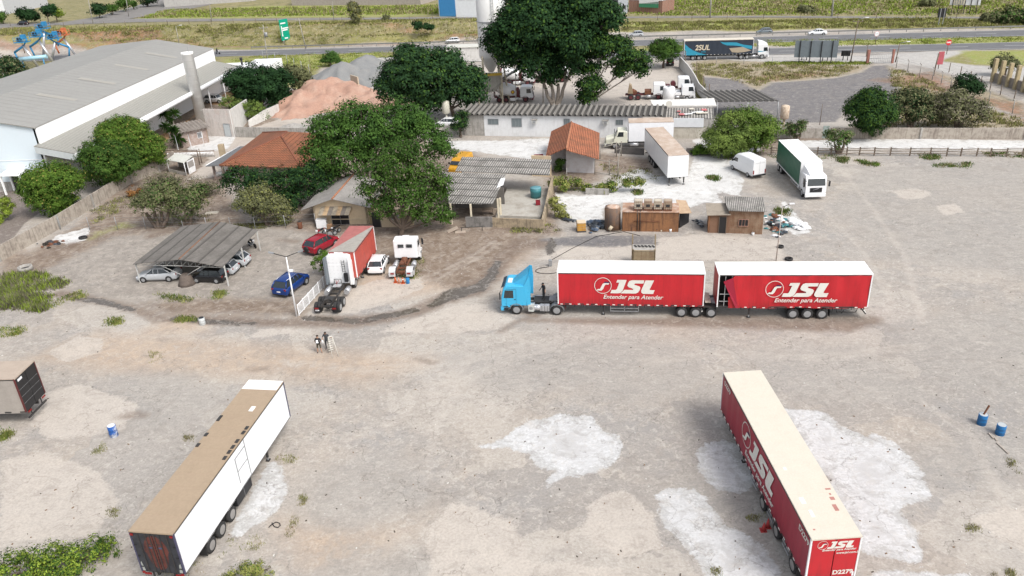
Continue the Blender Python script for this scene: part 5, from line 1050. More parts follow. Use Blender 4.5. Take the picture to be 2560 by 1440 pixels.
opening('door', bw_, b0, b1, tpos(b0, b1, 562, 330), tpos(b0, b1, 577, 330), .05, 2.2, mat('steel_door', (.42, .45, .46), .5, .2), GREYM)
w_ = place('wall', 'low grey streaked concrete wall behind the orange-tiled house', 'wall', G(592, 343)); b = MB(); wall(b, G(592, 343), G(800, 347), 1.75, CONC, .18); wb(b, 'wall_panel', w_)
w_ = place('wall', 'crumbling whitish wall running diagonally to the foot of the sand heap', 'wall', G(635, 318)); b = MB(); wall(b, G(625, 318), G(665, 300), 1.2, PLASTER, .2, z1=1.8); wall(b, G(665, 300), G(700, 281), 1.8, PLASTER, .2, z1=1.6); wb(b, 'wall_panel', w_)
# ---- orange hip-roof house
A, B_, C_, X1 = G(548, 413, 3.), G(753, 420, 3.), G(656, 331, 3.), G(703, 341, 5.4); D_ = B_ + (C_ - A); X2 = X1 + (C_ - A).normalized() * 2.6
oh = place('tiled_house', 'house with broad orange clay-tiled hip roof, half covered by the spreading tree', 'house', (A.x, A.y, 0))
ra = ang(A, B_); rb = ang(A, C_)
b = MB(); slab(b, [A, B_, X1], .14, tiles('tiles_front', -ra)); wb(b, 'roof', oh)
b = MB(); slab(b, [A, X1, X2, C_], .14, tiles('tiles_left', -rb, (.36, .15, .085))); slab(b, [B_, D_, X2, X1], .14, tiles('tiles_right', -rb)); slab(b, [C_, X2, D_], .14, tiles('tiles_front', -ra)); wb(b, 'roof', oh)
b = MB()
for a, c in ((A, X1), (B_, X1), (X1, X2), (C_, X2)): b.cyl(a + Vector((0, 0, .02)), c + Vector((0, 0, .04)), .1, mat('ridge_tile', (.24, .09, .055), .9, .4), n=6)
wb(b, 'ridge_cap', oh)
cen = (A + B_ + C_ + D_) / 4; b = MB(); cs = [p.lerp(cen, .12) for p in (A, B_, D_, C_)]
for i in range(4): wall(b, cs[i], cs[(i + 1) % 4], 2.9, mat('house_plaster', (.43, .36, .31), .9, .4), .2)
wb(b, 'wall', oh); p, q = cs[0], cs[1]; 
for u in (566, 600, 700): opening('window', oh, p, q, tpos(p, q, u, 430), tpos(p, q, u, 430) + 1.2, 1.0, 2.1, BRW, WHITE, 2)
b = MB(); f0_, f1_ = G(514, 415, 2.5), G(600, 366, 2.5); dd = Vector((1.6, .2, 0)); slab(b, [f0_, f0_ + dd * 1.2, f1_ + dd, f1_], .12, mat('dark_flat_roof', (.13, .135, .14), .8, .3)); b.tube([f0_ + Vector((0, 0, .05)), f1_ + Vector((0, 0, .05))], .07, WHITE); wb(b, 'side_roof', oh)
ch = G(556, 382, 2.4); b = MB(); b.box((ch.x, ch.y, 2.6), (.75, .75, 2.2), mat('yellow_plaster', (.42, .34, .23), .9, .5)); wb(b, 'chimney', oh)
b = MB(); s0, s1 = G(540, 447), G(562, 447); wall(b, s0, s1, .35, PK, .15); wall(b, s0, s1, 1.0, WHITE, .15, z0=.92); [b.cyl((*(s0.lerp(s1, k / 7))[:2], .35), (*(s0.lerp(s1, k / 7))[:2], .92), .05, WHITE, n=6) for k in range(8)]
for p in (s0, s1): b.box((p.x, p.y, 1.25), (.3, .3, 2.5), PK)
wb(b, 'porch', oh)
bl = place('balustrade', 'white baluster railing with brown rail on the terrace left of the tiled house', 'railing', G(425, 398)); b = MB(); s0, s1 = G(418, 396), G(538, 392)
wall(b, s0, s1, .2, CONC, .2); wall(b, s0, s1, 1.0, mat('rail_brown', (.2, .14, .1), .8, .3), .2, z0=.88); wb(b, 'rail', bl)
b = MB(); n = 34; [b.cyl((*(s0.lerp(s1, k / n))[:2], .2), (*(s0.lerp(s1, k / n))[:2], .88), .07, WHITE, n=6) for k in range(n)]; tag(wb(b, 'baluster', bl), kind='stuff')
pg = place('pergola', 'bare timber and white pipe pergola beside the small white shed', 'pergola', G(420, 415)); b = MB()
for u, v in ((422, 412), (500, 412), (505, 408), (408, 378), (445, 373), (478, 372), (511, 366)): p = G(u, v); b.cyl((p.x, p.y, 0), (p.x, p.y, 2.3), .07 if v > 400 else .03, WOOD if v > 400 else WHITE, n=6)
p, q = G(400, 412), G(502, 412); b.cyl((p.x, p.y, 2.3), (q.x, q.y, 2.3), .07, WOOD, n=6)
for (a, c) in (((408, 378), (424, 412)), ((445, 373), (455, 412)), ((478, 372), (490, 412))): p, q = G(*a), G(*c); b.cyl((p.x, p.y, 2.4), (q.x, q.y, 2.2), .03, WHITE, n=5)
wb(b, 'frame', pg)
sh = place('kennel_shed', 'small white shed with pale sloping sheet roof and mesh door, left of the tiled house', 'shed', G(468, 440)); p, q = G(424, 430), G(467, 440); r = G(490, 427); d = r - q
b = MB()
for c in (p, q, r, p + d): b.cyl((c.x, c.y, 0), (c.x, c.y, 2.), .06, WHITE, n=6)
wall(b, p + d, r, 2., mat('mesh_grey', (.3, .28, .26), .8, .3), .05); wall(b, p, q, .5, CONC, .08); wb(b, 'frame', sh)
b = MB(); slab(b, [(*(p * 1)[:2], 1.9), (*(q)[:2], 2.), (*(r)[:2], 2.3), (*(p + d)[:2], 2.2)], .06, mat('pale_sheet', (.55, .55, .5), .6, .3)); wb(b, 'roof', sh); b = MB(); wall(b, q.lerp(r, .3), r, 2., WHITE, .04); wall(b, q.lerp(r, .36), r.lerp(q, .06), 1.8, mat('mesh_grey', (.3, .28, .26)), -.03, z0=.9); wb(b, 'door', sh)
# ---- beige office house
e0, e1 = G(789, 561), G(921, 560); bh = place('beige_house', 'beige single-storey house with weathered grey gable roof and rusty awning over its door', 'house', e0)
d = (e1 - e0).normalized(); n = Vector((-d.y, d.x, 0)); Lb_ = (e1 - e0).length; dp = 8.5; ap = e0 + d * Lb_ * .42
b = MB(); b.add([(*e0[:2], 0), (*e1[:2], 0), (*e1[:2], 2.5), (*ap[:2], 3.3), (*e0[:2], 2.4)], [(0, 1, 2, 3, 4)], BEIGE); wall(b, e0 + n * dp, e0, 2.4, BEIGE, .2); wall(b, e1, e1 + n * dp, 2.5, BEIGE, .2); wb(b, 'wall', bh, False)
rot = ang((0, 0), d)
GR1 = wavemat('grey_fibre_house', (.34, .32, .30), (.26, .25, .235), .18, 'Y', .9, .5, (.15, .14, .13), .4, 0, -rot)
o0 = e0 - d * 1.3 - n * .6; oa = ap - n * .6; o1 = e1 + d * .7 - n * .6
b = MB(); slab(b, [(*o0[:2], 2.1), (*oa[:2], 3.45), (*(oa + n * 9.3)[:2], 3.45), (*(o0 + n * 9.3)[:2], 2.1)], .06, GR1); slab(b, [(*oa[:2], 3.45), (*o1[:2], 2.3), (*(o1 + n * 9.3)[:2], 2.3), (*(oa + n * 9.3)[:2], 3.45)], .06, GR1); wb(b, 'roof', bh)
b = MB(); b.cyl((*oa[:2], 3.47), (*(oa + n * 9.3)[:2], 3.47), .11, mat('orange_ridge', (.36, .16, .09), .9, .6), n=7); wb(b, 'ridge_cap', bh)
b = MB(); t0 = tpos(e0, e1, 808, 550); t1 = tpos(e0, e1, 884, 550)
for i in range(7): a, c = e0 + d * (t0 + (t1 - t0) * i / 7), e0 + d * (t0 + (t1 - t0) * (i + 1) / 7); slab(b, [(*(a - n * 1.5)[:2], 1.75), (*(c - n * 1.5)[:2], 1.75), (*c[:2], 2.3), (*a[:2], 2.3)], .04, mat('awning_' + 'abc'[i % 3], [(.3, .26, .2), (.38, .27, .16), (.16, .14, .12)][i % 3], .8, .8, (.05, .045, .04), scale=1.2))
wb(b, 'awning', bh); ta, tb_ = tpos(e0, e1, 832, 558), tpos(e0, e1, 874, 558); opening('door', bh, e0, e1, ta, tb_, 0.02, 2.1, BLACKM, GREYM, 1)
b = MB(); wall(b, onwall(e0, e1, 0, 0, .03)[:2], onwall(e0, e1, Lb_, 0, .03)[:2], .72, mat('pale_beige', (.6, .5, .36), .8, .3), -.04, z0=.62); wb(b, 'band', bh)
x0_ = place('beige_outhouse', 'low beige outbuilding with dark doorway under the big tree, right of the beige house', 'outbuilding', G(958, 568)); p, q = G(955, 568), G(1035, 568)
b = MB(); wall(b, p, q, 2.2, BEIGE, .2); wall(b, G(925, 560), G(940, 558), 2.3, mat('olive_wall', (.3, .24, .14), .9, .4), .2); wb(b, 'wall', x0_); opening('door', x0_, p, q, -1.1, -.1, .02, 1.9, BLACKM); opening('window', x0_, p, q, 1.3, 2.2, 1.0, 1.7, GREYM, WHITE)
# ---- corrugated workshop roofs and walled yard
r1 = [G(1155, 392, 3.6), G(1379, 399, 3.6), G(1374, 438, 3.1), G(1138, 428, 3.1)]; rot = ang(r1[0], r1[1])
wk = place('workshop', 'open workshop under two grey corrugated fibre roofs with a walled concrete yard in front', 'workshop', G(1240, 560))
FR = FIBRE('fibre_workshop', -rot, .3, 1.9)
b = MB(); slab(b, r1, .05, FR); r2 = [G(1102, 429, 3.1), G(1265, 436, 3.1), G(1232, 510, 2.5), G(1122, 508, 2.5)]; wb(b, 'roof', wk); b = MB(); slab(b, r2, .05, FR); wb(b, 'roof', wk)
b = MB(); e_ = [G(1241, 470, 2.9), G(1258, 462, 2.95), G(1263, 444, 3.15), G(1252, 446, 3.15)]; slab(b, e_, .03, WHITE); wb(b, 'roof_patch', wk)
p, q = G(1165, 568), G(1354, 573); WB_ = mat('yard_wall', (.36, .29, .20), .9, .7, (.09, .075, .06), streak=.7, bmp=.2)
b = MB(); wall(b, p, G(1232, 568), 1.25, mat('sooty_wall', (.2, .19, .18), .9, .8, (.05, .05, .045), streak=.8), .2); wall(b, G(1232, 568), q, 1.15, WB_, .2); wb(b, 'front_wall', wk)
b = MB(); s = G(1380, 480); wall(b, q, s, 1.2, WB_, -.25, z1=2.2); wb(b, 'side_wall', wk)
b = MB(); pf_, qf = G(1240, 548), G(1352, 552); bk0, bk1 = G(1270, 475), G(1376, 482); slab(b, [(*pf_[:2], .5), (*qf[:2], .5), (*bk1[:2], .5), (*bk0[:2], .5)], .5, mat('yard_slab', (.40, .38, .34), .9, .7, (.2, .17, .13), scale=.5)); wb(b, 'floor', wk)
b = MB()
for u, v in ((1247, 548), (1253, 546), (1130, 560), (1180, 562)): c = G(u, v); b.box((c.x, c.y, 1.3), (.22, .22, 2.6), mat('cream_post', (.58, .52, .4), .8, .3))
wb(b, 'post', wk)
b = MB(); c = G(1220, 536); b.box((c.x, c.y, .75), (1.4, .7, .06), WOOD); [b.box((c.x + x, c.y, .37), (.06, .6, .74), WOOD) for x in (-.6, .6)]; wb(b, 'workbench', wk)
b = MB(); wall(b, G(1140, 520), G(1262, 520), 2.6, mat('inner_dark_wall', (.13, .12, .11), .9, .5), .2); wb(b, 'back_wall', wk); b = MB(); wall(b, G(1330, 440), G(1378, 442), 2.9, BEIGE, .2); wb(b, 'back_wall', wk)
tk = place('water_tank', 'blue-green plastic water tank standing in the walled workshop yard', 'water tank', (*G(1340, 493, .5)[:2], .5)); b = MB(); b.rev((0, 0, 0), (0, 0, 1), [(0, .62), (.3, .66), (.32, .68), (.7, .68), (.72, .7), (1.25, .7)], mat('tank_teal', (.05, .2, .22), .5, .4), n=20); b.build('shell', tk); b = MB(); b.rev((0, 0, 1.25), (0, 0, 1), [(0, .72), (.05, .7), (.1, .3)], mat('tank_lid', (.12, .28, .32), .5, .3), n=20); b.build('lid', tk)
for lab, u, v in (('dark red crate at the foot of the workshop yard wall', 1345, 512), ('red cart bed beside the small tiled outbuilding', 1347, 398)):
    c = G(u, v, .5 if v > 500 else 0); t = place('crate', lab, 'crate', c); b = MB(); s = .5 if v > 500 else 1.3; RD = mat('dull_red', (.25, .02, .03), .6, .3)
    for dx, dy, lx, ly_ in ((0, -s / 2, s, .05), (0, s / 2, s, .05), (-s / 2, 0, .05, s), (s / 2, 0, .05, s)): b.box((dx, dy, .3), (lx, ly_, .5), RD)
    b.box((0, 0, .08), (s, s, .05), RD); b.build('body', t)
# ---- small tiled outbuilding
P0, P1 = G(1416, 371, 4.2), G(1428, 304, 4.2); dr = (P1 - P0); l0, l1 = G(1364, 391, 2.7), G(1378, 328, 2.7); q0, q1 = G(1497, 397, 2.6), G(1499, 332, 2.6); so = place('tiled_outbuilding', 'small whitewashed outbuilding with steep orange tiled gable roof', 'outbuilding', G(1440, 425))
rt = ang((0, 0), dr); b = MB(); slab(b, [l0, P0 + dr * .04, P1, l1], .12, tiles('tiles_small_left', -rt + math.pi / 2, (.40, .16, .09))); wb(b, 'roof', so); b = MB(); slab(b, [P0 - dr * .04, q0, q1, P1], .12, tiles('tiles_small_right', -rt + math.pi / 2, (.5, .2, .11))); wb(b, 'roof', so)
b = MB(); b.cyl(P0, P1, .12, mat('orange_ridge', (.5, .2, .1)), n=6); wb(b, 'ridge_cap', so)
a0_, a1_ = G(1412, 430), G(1485, 433); WL = mat('outbuilding_white', (.55, .54, .55), .9, .4, (.33, .25, .2)); ad = (a1_ - a0_).normalized(); an0 = Vector((dr.x, dr.y, 0)).normalized()
m0 = a0_ + ad * .2; b = MB(); b.add([(*m0[:2], 0), (*a1_[:2], 0), (*a1_[:2], 2.55), (*(m0)[:2], 4.0)], [(0, 1, 2, 3)], WL); wall(b, a1_, a1_ + an0 * 7, 2.5, WL, .2); lft = G(1377, 430); wall(b, lft + an0 * 1.2, m0 + an0 * 1.2, 2.6, WL, .2, z1=3.6); wall(b, lft + an0 * 7, lft + an0 * 1.2, 2.6, WL, .2); wb(b, 'wall', so, False)
# ---- long white building
l_, r_ = G(1162, 339), G(1657, 346); lw = place('long_building', 'long low white building with stained wall, small windows and ribbed grey fibre roof', 'building', l_)
d = (r_ - l_).normalized(); n = Vector((-d.y, d.x, 0)); LL = (r_ - l_).length; D2 = 5.2
wt = V2(l_ + d * 3.4); b = MB(); wall(b, l_, wt, 3.45, CONC, .2); wb(b, 'wall', lw); b = MB(); wall(b, wt, l_ + d * (LL - 3.2), 3.45, mat('long_wall_white', (.64, .65, .66), .85, .25, (.33, .32, .3), streak=.28), .2); wb(b, 'wall', lw)
b = MB(); wall(b, l_ + d * (LL - 3.2), r_, 3.0, brickmat('red_brick', (.42, .15, .1), (.34, .12, .08), (.35, .3, .26), dirt=.3), .2); wall(b, r_, r_ + n * D2, 3.4, CONC, .2); wb(b, 'wall', lw)
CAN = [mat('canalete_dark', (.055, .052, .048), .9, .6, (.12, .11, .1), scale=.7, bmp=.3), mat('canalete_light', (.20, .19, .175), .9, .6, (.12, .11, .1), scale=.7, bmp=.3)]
b = MB(); nr = int((LL + .5) / .86)
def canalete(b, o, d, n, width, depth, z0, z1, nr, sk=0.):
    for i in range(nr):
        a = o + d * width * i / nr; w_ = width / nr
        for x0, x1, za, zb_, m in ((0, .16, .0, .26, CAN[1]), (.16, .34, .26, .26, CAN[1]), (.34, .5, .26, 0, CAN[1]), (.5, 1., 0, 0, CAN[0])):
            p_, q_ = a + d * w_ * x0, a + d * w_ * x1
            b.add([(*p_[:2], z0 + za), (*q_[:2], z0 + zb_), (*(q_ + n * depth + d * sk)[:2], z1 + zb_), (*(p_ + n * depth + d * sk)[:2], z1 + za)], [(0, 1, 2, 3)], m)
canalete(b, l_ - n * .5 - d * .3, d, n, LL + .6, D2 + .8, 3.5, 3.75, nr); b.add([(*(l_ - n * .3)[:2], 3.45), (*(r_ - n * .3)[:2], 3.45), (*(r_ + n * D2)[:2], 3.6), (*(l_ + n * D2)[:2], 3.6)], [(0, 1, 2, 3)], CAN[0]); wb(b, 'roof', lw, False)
for u0, u1, z0, z1 in ((1221, 1246, 1.95, 2.75), (1280, 1304, 1.6, 2.9), (1410, 1424, 2.0, 2.9), (1540, 1557, 2.1, 2.8), (1581, 1598, 2.3, 2.9)):
    opening('window', lw, l_, r_, tpos(l_, r_, u0, 310), tpos(l_, r_, u1, 310), z0, z1, mat('window_grey', (.16, .19, .2), .3, .2), GREYM, 2)
for u in (1337, 1514):
    t = tpos(l_, r_, u, 310); c = onwall(l_, r_, t, 2.5, .3); ac = place('air_conditioner', 'boxy old air conditioner high on the long white wall, ' + ('left of the tiled outbuilding' if u < 1400 else 'above the cream-cab lorry'), 'air conditioner', c); an = ang((0, 0), d)
    b = MB(); b.box((0, 0, 0), (.75, .55, .5), mat('ac_white', (.55, .55, .53), .6, .4), rz=an); b.build('case', ac); b = MB(); b.box((d.y * .29, -d.x * .29, 0), (.45, .04, .34), GREYM, rz=an); b.build('grille', ac); b = MB(); b.box((0, 0, .34), (.95, .7, .08), CONC, rz=an); b.build('hood', ac)
# low building to the right of it, with a parapet
l2, r2_ = r_ + d * .1, G(1782, 347); d2 = (r2_ - l2).normalized(); n2 = Vector((-d2.y, d2.x, 0)); L2 = (r2_ - l2).length; lw2 = place('low_building', 'low building with white panel band over rough plaster, junk on its roof', 'building', l2)
b = MB(); wall(b, l2, r2_, 1.75, mat('rough_plaster', (.48, .45, .39), .9, .5, (.2, .17, .13), streak=.5, bmp=.4), .2); wb(b, 'wall', lw2); b = MB(); wall(b, l2 - n2 * .1, l2 + d2 * (L2 - 1.5) - n2 * .1, 3.15, mat('white_band', (.64, .66, .68), .6, .2), .2, z0=1.8); wall(b, l2 + d2 * (L2 - 1.5), r2_ + n2 * 0, 3.1, CONC, .2, z0=1.8); wb(b, 'wall_band', lw2)
b = MB(); slab(b, [(*l2[:2], 3.1), (*r2_[:2], 3.1), (*(r2_ + n2 * 5.5)[:2], 3.4), (*(l2 + n2 * 5.5)[:2], 3.4)], .06, FIBRE('fibre_low', -ang((0, 0), d2), .42, 0)); wb(b, 'roof', lw2)
b = MB(); wr_ = [(*(l2 - d2 * 2 + n2 * 6.5)[:2], 3.5), (*(r2_ + d2 * .5 + n2 * 6.3)[:2], 3.6), (*(r2_ + d2 * .2 + n2 * 10)[:2], 3.9), (*(l2 - d2 * 2.5 + n2 * 9.6)[:2], 3.7)]; slab(b, wr_, .15, mat('white_sheet_roof', (.66, .65, .62), .6, .3, (.45, .42, .38), streak=.2)); wb(b, 'roof', lw2)
for i in range(9):
    b = MB() if i == 0 else b; x, y = rnd.uniform(L2 * .25, L2 * .95), rnd.uniform(1, 5); c = l2 + d2 * x + n2 * y; b.box((c.x, c.y, 3.35 + y * .05), (rnd.uniform(.5, 1.8), rnd.uniform(.4, 1), .08), [WHITE, mat('pink_sheet', (.5, .16, .16), .6, .3), mat('pale_board', (.6, .56, .48), .8, .3)][i % 3], rz=rnd.uniform(-.3, .3), rx=rnd.uniform(-.1, .1))
tag(wb(b, 'roof_junk', lw2), kind='stuff')
sd = place('satellite_dish', 'grey satellite dish on the white sheet roof', 'satellite dish', (*G(1672, 272, 3.6)[:2], 3.6)); b = MB(); b.rev((0, 0, .7), (-.2, -.8, .6), [(0, .1), (.08, .35), (.16, .5)], mat('dish_grey', (.4, .38, .34), .6, .3), n=14); b.build('dish', sd); b = MB(); b.cyl((0, 0, 0), (0, 0, .7), .04, GREYM); b.build('mast', sd)
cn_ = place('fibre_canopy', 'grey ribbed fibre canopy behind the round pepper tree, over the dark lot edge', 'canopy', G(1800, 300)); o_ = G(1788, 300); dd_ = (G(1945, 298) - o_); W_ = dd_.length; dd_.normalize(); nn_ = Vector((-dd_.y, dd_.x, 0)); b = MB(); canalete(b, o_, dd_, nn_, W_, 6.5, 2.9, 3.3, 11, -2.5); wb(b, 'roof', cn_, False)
b = MB(); [b.cyl((*(o_ + dd_ * t)[:2], 0), (*(o_ + dd_ * t)[:2], 2.9), .08, GREYM) for t in (.2, W_ / 2, W_ - .2)]; wb(b, 'post', cn_)
# ---- elevated tanks
for lab, u, v, h, m in (('cream elevated tank on a slim post left of the long building', 1118, 312, 4.1, mat('cream_tank', (.56, .54, .46), .7, .3)), ('rust-stained cream tank on a post near the round pepper tree', 1958, 322, 3.7, mat('stained_tank', (.55, .46, .36), .8, .8, (.22, .1, .05), scale=2))):
    t = place('elevated_tank', lab, 'water tank', G(u, v), 'elevated tanks'); b = MB(); b.rev((0, 0, h - 2.1), (0, 0, 1), [(0, .55), (.1, .66), (1.95, .66), (2.05, .55), (2.15, .25)], m, n=20); b.build('tank', t); b = MB(); b.cyl((0, 0, 0), (0, 0, h - 2), .17, m); b.build('post', t)
wt_ = place('white_tank', 'wide upright white tank in front of the parked white lorries', 'tank', G(1671, 257)); b = MB(); b.rev((0, 0, 0), (0, 0, 1), [(0, 1.05), (2.7, 1.05), (2.85, .95)], WHITE, n=24); b.build('shell', wt_)
b = MB(); b.rev((0, 0, 2.86), (0, 0, 1), [(0, .3), (.12, .28)], GREYM, n=12); b.build('hatch', wt_)
# ---- rusty wash station
RUSTW = mat('rusty_sheet_wall', (.25, .12, .055), .85, .9, (.085, .045, .03), scale=.7, streak=.9, bmp=.2)
p, q = G(1555, 578), G(1696, 580); rw = place('rusty_shed', 'brown rust-streaked sheet metal shed on the wash bay, carrying four caged tanks', 'shed', p); d = (q - p).normalized(); n = Vector((-d.y, d.x, 0)); L_ = (q - p).length
b = MB(); 
for a, c in ((p, q), (q, q + n * 2.6), (q + n * 2.6, p + n * 2.6), (p + n * 2.6, p)): wall(b, a, c, 2.3, RUSTW, .08)
wb(b, 'wall', rw); b = MB(); slab(b, [(*(p - n * .1)[:2], 2.4), (*(q - n * .1)[:2], 2.4), (*(q + n * 2.7)[:2], 2.45), (*(p + n * 2.7)[:2], 2.45)], .08, mat('rust_flaked_roof', (.36, .22, .15), .9, .9, (.55, .48, .42), scale=1.5)); wb(b, 'roof', rw)
b = MB(); [b.cyl((*(p + d * t - n * .06)[:2], .1), (*(p + d * t - n * .06)[:2], 2.7), .04, DARKM, n=6) for t in (1.7, 2.0)]; b.cyl((*(p + d * 1.3 - n * .06)[:2], 1.25), (*(p + d * 4.2 - n * .06)[:2], 1.25), .03, RUST, n=6); wb(b, 'pipe', rw)
for i in range(4):
    c = p + d * (1.75 + i * 1.08) + n * .6; t = place('caged_tank', ['leftmost', 'second from left', 'third from left', 'rightmost'][i] + ' of the four caged liquid tanks on the rusty shed roof', 'liquid tank', (c.x, c.y, 2.45), 'caged tanks on the rusty shed'); an = ang((0, 0), d)
    b = MB(); b.box((0, 0, .62), (.86, .86, .95), mat('tank_plastic_' + 'ab'[i % 2], [(.5, .45, .36), (.38, .3, .22)][i % 2], .5, .6), rz=an); b.build('bottle', t, bevel=.05)
    b = MB()
    for zz in (.12, .4, .68, .96, 1.12):
        for s1_, s2_ in (((-.46, -.46), (.46, -.46)), ((.46, -.46), (.46, .46)), ((.46, .46), (-.46, .46)), ((-.46, .46), (-.46, -.46))): rm_ = Matrix.Rotation(an, 3, 'Z'); b.cyl(rm_ @ Vector((*s1_, zz)), rm_ @ Vector((*s2_, zz)), .012, RUST, n=4)
    for k in range(5):
        for s_ in (-.46, .46): rm_ = Matrix.Rotation(an, 3, 'Z'); b.cyl(rm_ @ Vector((-.46 + k * .23, s_, .05)), rm_ @ Vector((-.46 + k * .23, s_, 1.12)), .012, RUST, n=4); b.cyl(rm_ @ Vector((s_, -.46 + k * .23, .05)), rm_ @ Vector((s_, -.46 + k * .23, 1.12)), .012, RUST, n=4)
    b.box((0, 0, .07), (.95, .95, .12), RUST, rz=an); b.build('cage', t)
    b = MB(); rm_ = Matrix.Rotation(an, 3, 'Z'); b.box(rm_ @ Vector((0, -.475, .6)), (.4, .02, .3), DARKM, rz=an); b.build('plate', t)
tt = place('storage_tank', 'upright sooty steel tank with flaking rusty top, left end of the rusty shed', 'tank', G(1531, 572)); b = MB(); b.rev((0, 0, 0), (0, 0, 1), [(0, .9), (2.55, .9), (2.7, .8)], mat('sooty_tank', (.13, .10, .085), .8, .8, (.3, .16, .08), streak=.6, scale=.8), n=24); b.build('shell', tt); b = MB(); b.rev((0, 0, 2.7), (0, 0, 1), [(0, .85), (.12, .5), (.15, .1)], mat('flaked_top', (.42, .27, .19), .9, .9, (.6, .55, .5), scale=2), n=24); b.build('top', tt)
b = MB(); b.cyl((-.2, -.95, .7), (-.5, -1.0, .3), .2, mat('cream_pipe', (.5, .43, .32), .7, .5)); b.tube([(0, -.95, .1), (.9, -1., .1), (.9, -1., .3)], .05, WOOD); b.build('outlet', tt)
ln = place('lean_to', 'plank lean-to roof on black boards at the right end of the rusty shed', 'shelter', G(1712, 570)); a_, c_ = G(1699, 570), G(1722, 556); b = MB(); wall(b, a_, c_, 1.9, BLACKM, .1); wb(b, 'wall', ln)
b = MB(); slab(b, [G(1697, 533, 2.1), G(1729, 532, 1.9), G(1715, 501, 2.3), G(1690, 499, 2.6)], .05, mat('plank_roof', (.42, .31, .21), .9, .5, (.25, .15, .09), streak=.4)); wb(b, 'roof', ln)
# hut
HB1 = brickmat('hut_brick', (.24, .15, .10), (.27, .19, .13), (.2, .16, .12), .4, .2, .8, (.13, .06, .03)); p, q, r = G(1769, 582), G(1823, 583), G(1905, 586)
ht = place('brick_hut', 'small brown brick hut with corrugated roof, dark doorway and broken window at the wash bay', 'hut', p); d = (r - p).normalized(); n = Vector((-d.y, d.x, 0))
b = MB(); wall(b, p, q, 2.15, mat('hut_brown', (.19, .11, .07), .9, .6, (.12, .06, .035), streak=.5), .18); wall(b, p + n * 2.6, p, 2.1, RUSTW, .18); wall(b, p + n * 2.6, q + n * 2.6, 2.1, HB1, .18); wb(b, 'wall', ht); b = MB(); wall(b, q, r, 2.65, HB1, .18); wall(b, r, r + n * 3, 2.65, HB1, .18, z1=2.9); wall(b, q, q + n * 3, 2.65, HB1, .18, z1=2.9); wall(b, q + n * 3, r + n * 3, 2.9, HB1, .18); wb(b, 'wall', ht)
b = MB(); slab(b, [(*(q - d * .3 - n * .35)[:2], 2.8), (*(r + d * .2 - n * .35)[:2], 2.8), (*(r + d * .1 + n * 3.4)[:2], 3.1), (*(q - d * .7 + n * 3.4)[:2], 3.1)], .05, FIBRE('fibre_hut', -ang((0, 0), d), .2, 0)); wb(b, 'roof', ht)
b = MB(); slab(b, [(*(p - d * .2 - n * .3)[:2], 2.2), (*(q - n * .3)[:2], 2.3), (*(q + n * 2.7 - d * .2)[:2], 2.55), (*(p + n * 2.7 - d * .3)[:2], 2.5)], .06, mat('hut_board', (.3, .26, .21), .9, .6)); wb(b, 'roof', ht)
opening('door', ht, p, r, tpos(p, r, 1798, 560), tpos(p, r, 1815, 560), .02, 1.95, BLACKM, WOOD); t_ = tpos(p, r, 1847, 560); opening('window', ht, p, r, t_, t_ + .95, .95, 1.7, BLACKM, mat('frame_pinkish', (.35, .2, .15), .8, .4), 2)
blk = place('ramp_block', 'rust-stained concrete block with slatted top on the wash bay, behind the red trailers', 'concrete block', G(1608, 668)); p, q = G(1580, 668), G(1637, 669); d = (q - p).normalized(); n = Vector((-d.y, d.x, 0)); b = MB(); m_ = mat('block_olive', (.27, .22, .14), .9, .7, (.14, .08, .05), streak=.6)
for a, c in ((p, q), (q, q + n * 1.4), (q + n * 1.4, p + n * 1.4), (p + n * 1.4, p)): wall(b, a, c, 1.85, m_, .15)
wb(b, 'body', blk); b = MB(); slab(b, [(*(p)[:2], 1.8), (*(q)[:2], 1.8), (*(q + n * 1.4)[:2], 1.95), (*(p + n * 1.4)[:2], 1.95)], .05, CONC); wb(b, 'top', blk); b = MB(); [b.box((*(p + d * (.3 + i * .36) + n * 1.0)[:2], 1.93), (.2, .5, .05), DARKM, rz=ang((0, 0), d) + .4) for i in range(6)]; wb(b, 'slat', blk)
b = MB(); [b.box((*(a_ + n * 1.6)[:2], 1.5), (.12, .12, 3.0), m_) for a_ in (p, q)]; wb(b, 'post', blk)
# ---- carport
FL_, BL_, RB, FRr, RF, BR_ = G(332, 660, 2.35), G(455, 565, 2.35), G(550, 554, 3.1), G(556, 667, 2.35), G(447, 648, 3.0), G(645, 575, 2.35)
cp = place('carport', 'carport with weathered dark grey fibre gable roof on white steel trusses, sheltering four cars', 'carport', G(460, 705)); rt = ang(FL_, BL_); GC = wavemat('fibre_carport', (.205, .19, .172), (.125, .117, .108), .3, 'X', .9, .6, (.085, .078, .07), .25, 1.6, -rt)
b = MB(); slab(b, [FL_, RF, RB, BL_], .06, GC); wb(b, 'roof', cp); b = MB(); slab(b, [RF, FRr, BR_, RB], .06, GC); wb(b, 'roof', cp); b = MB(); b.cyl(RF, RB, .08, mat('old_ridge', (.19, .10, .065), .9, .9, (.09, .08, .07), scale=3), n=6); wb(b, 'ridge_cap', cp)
b = MB(); TW = mat('truss_white', (.5, .5, .48), .6, .3)
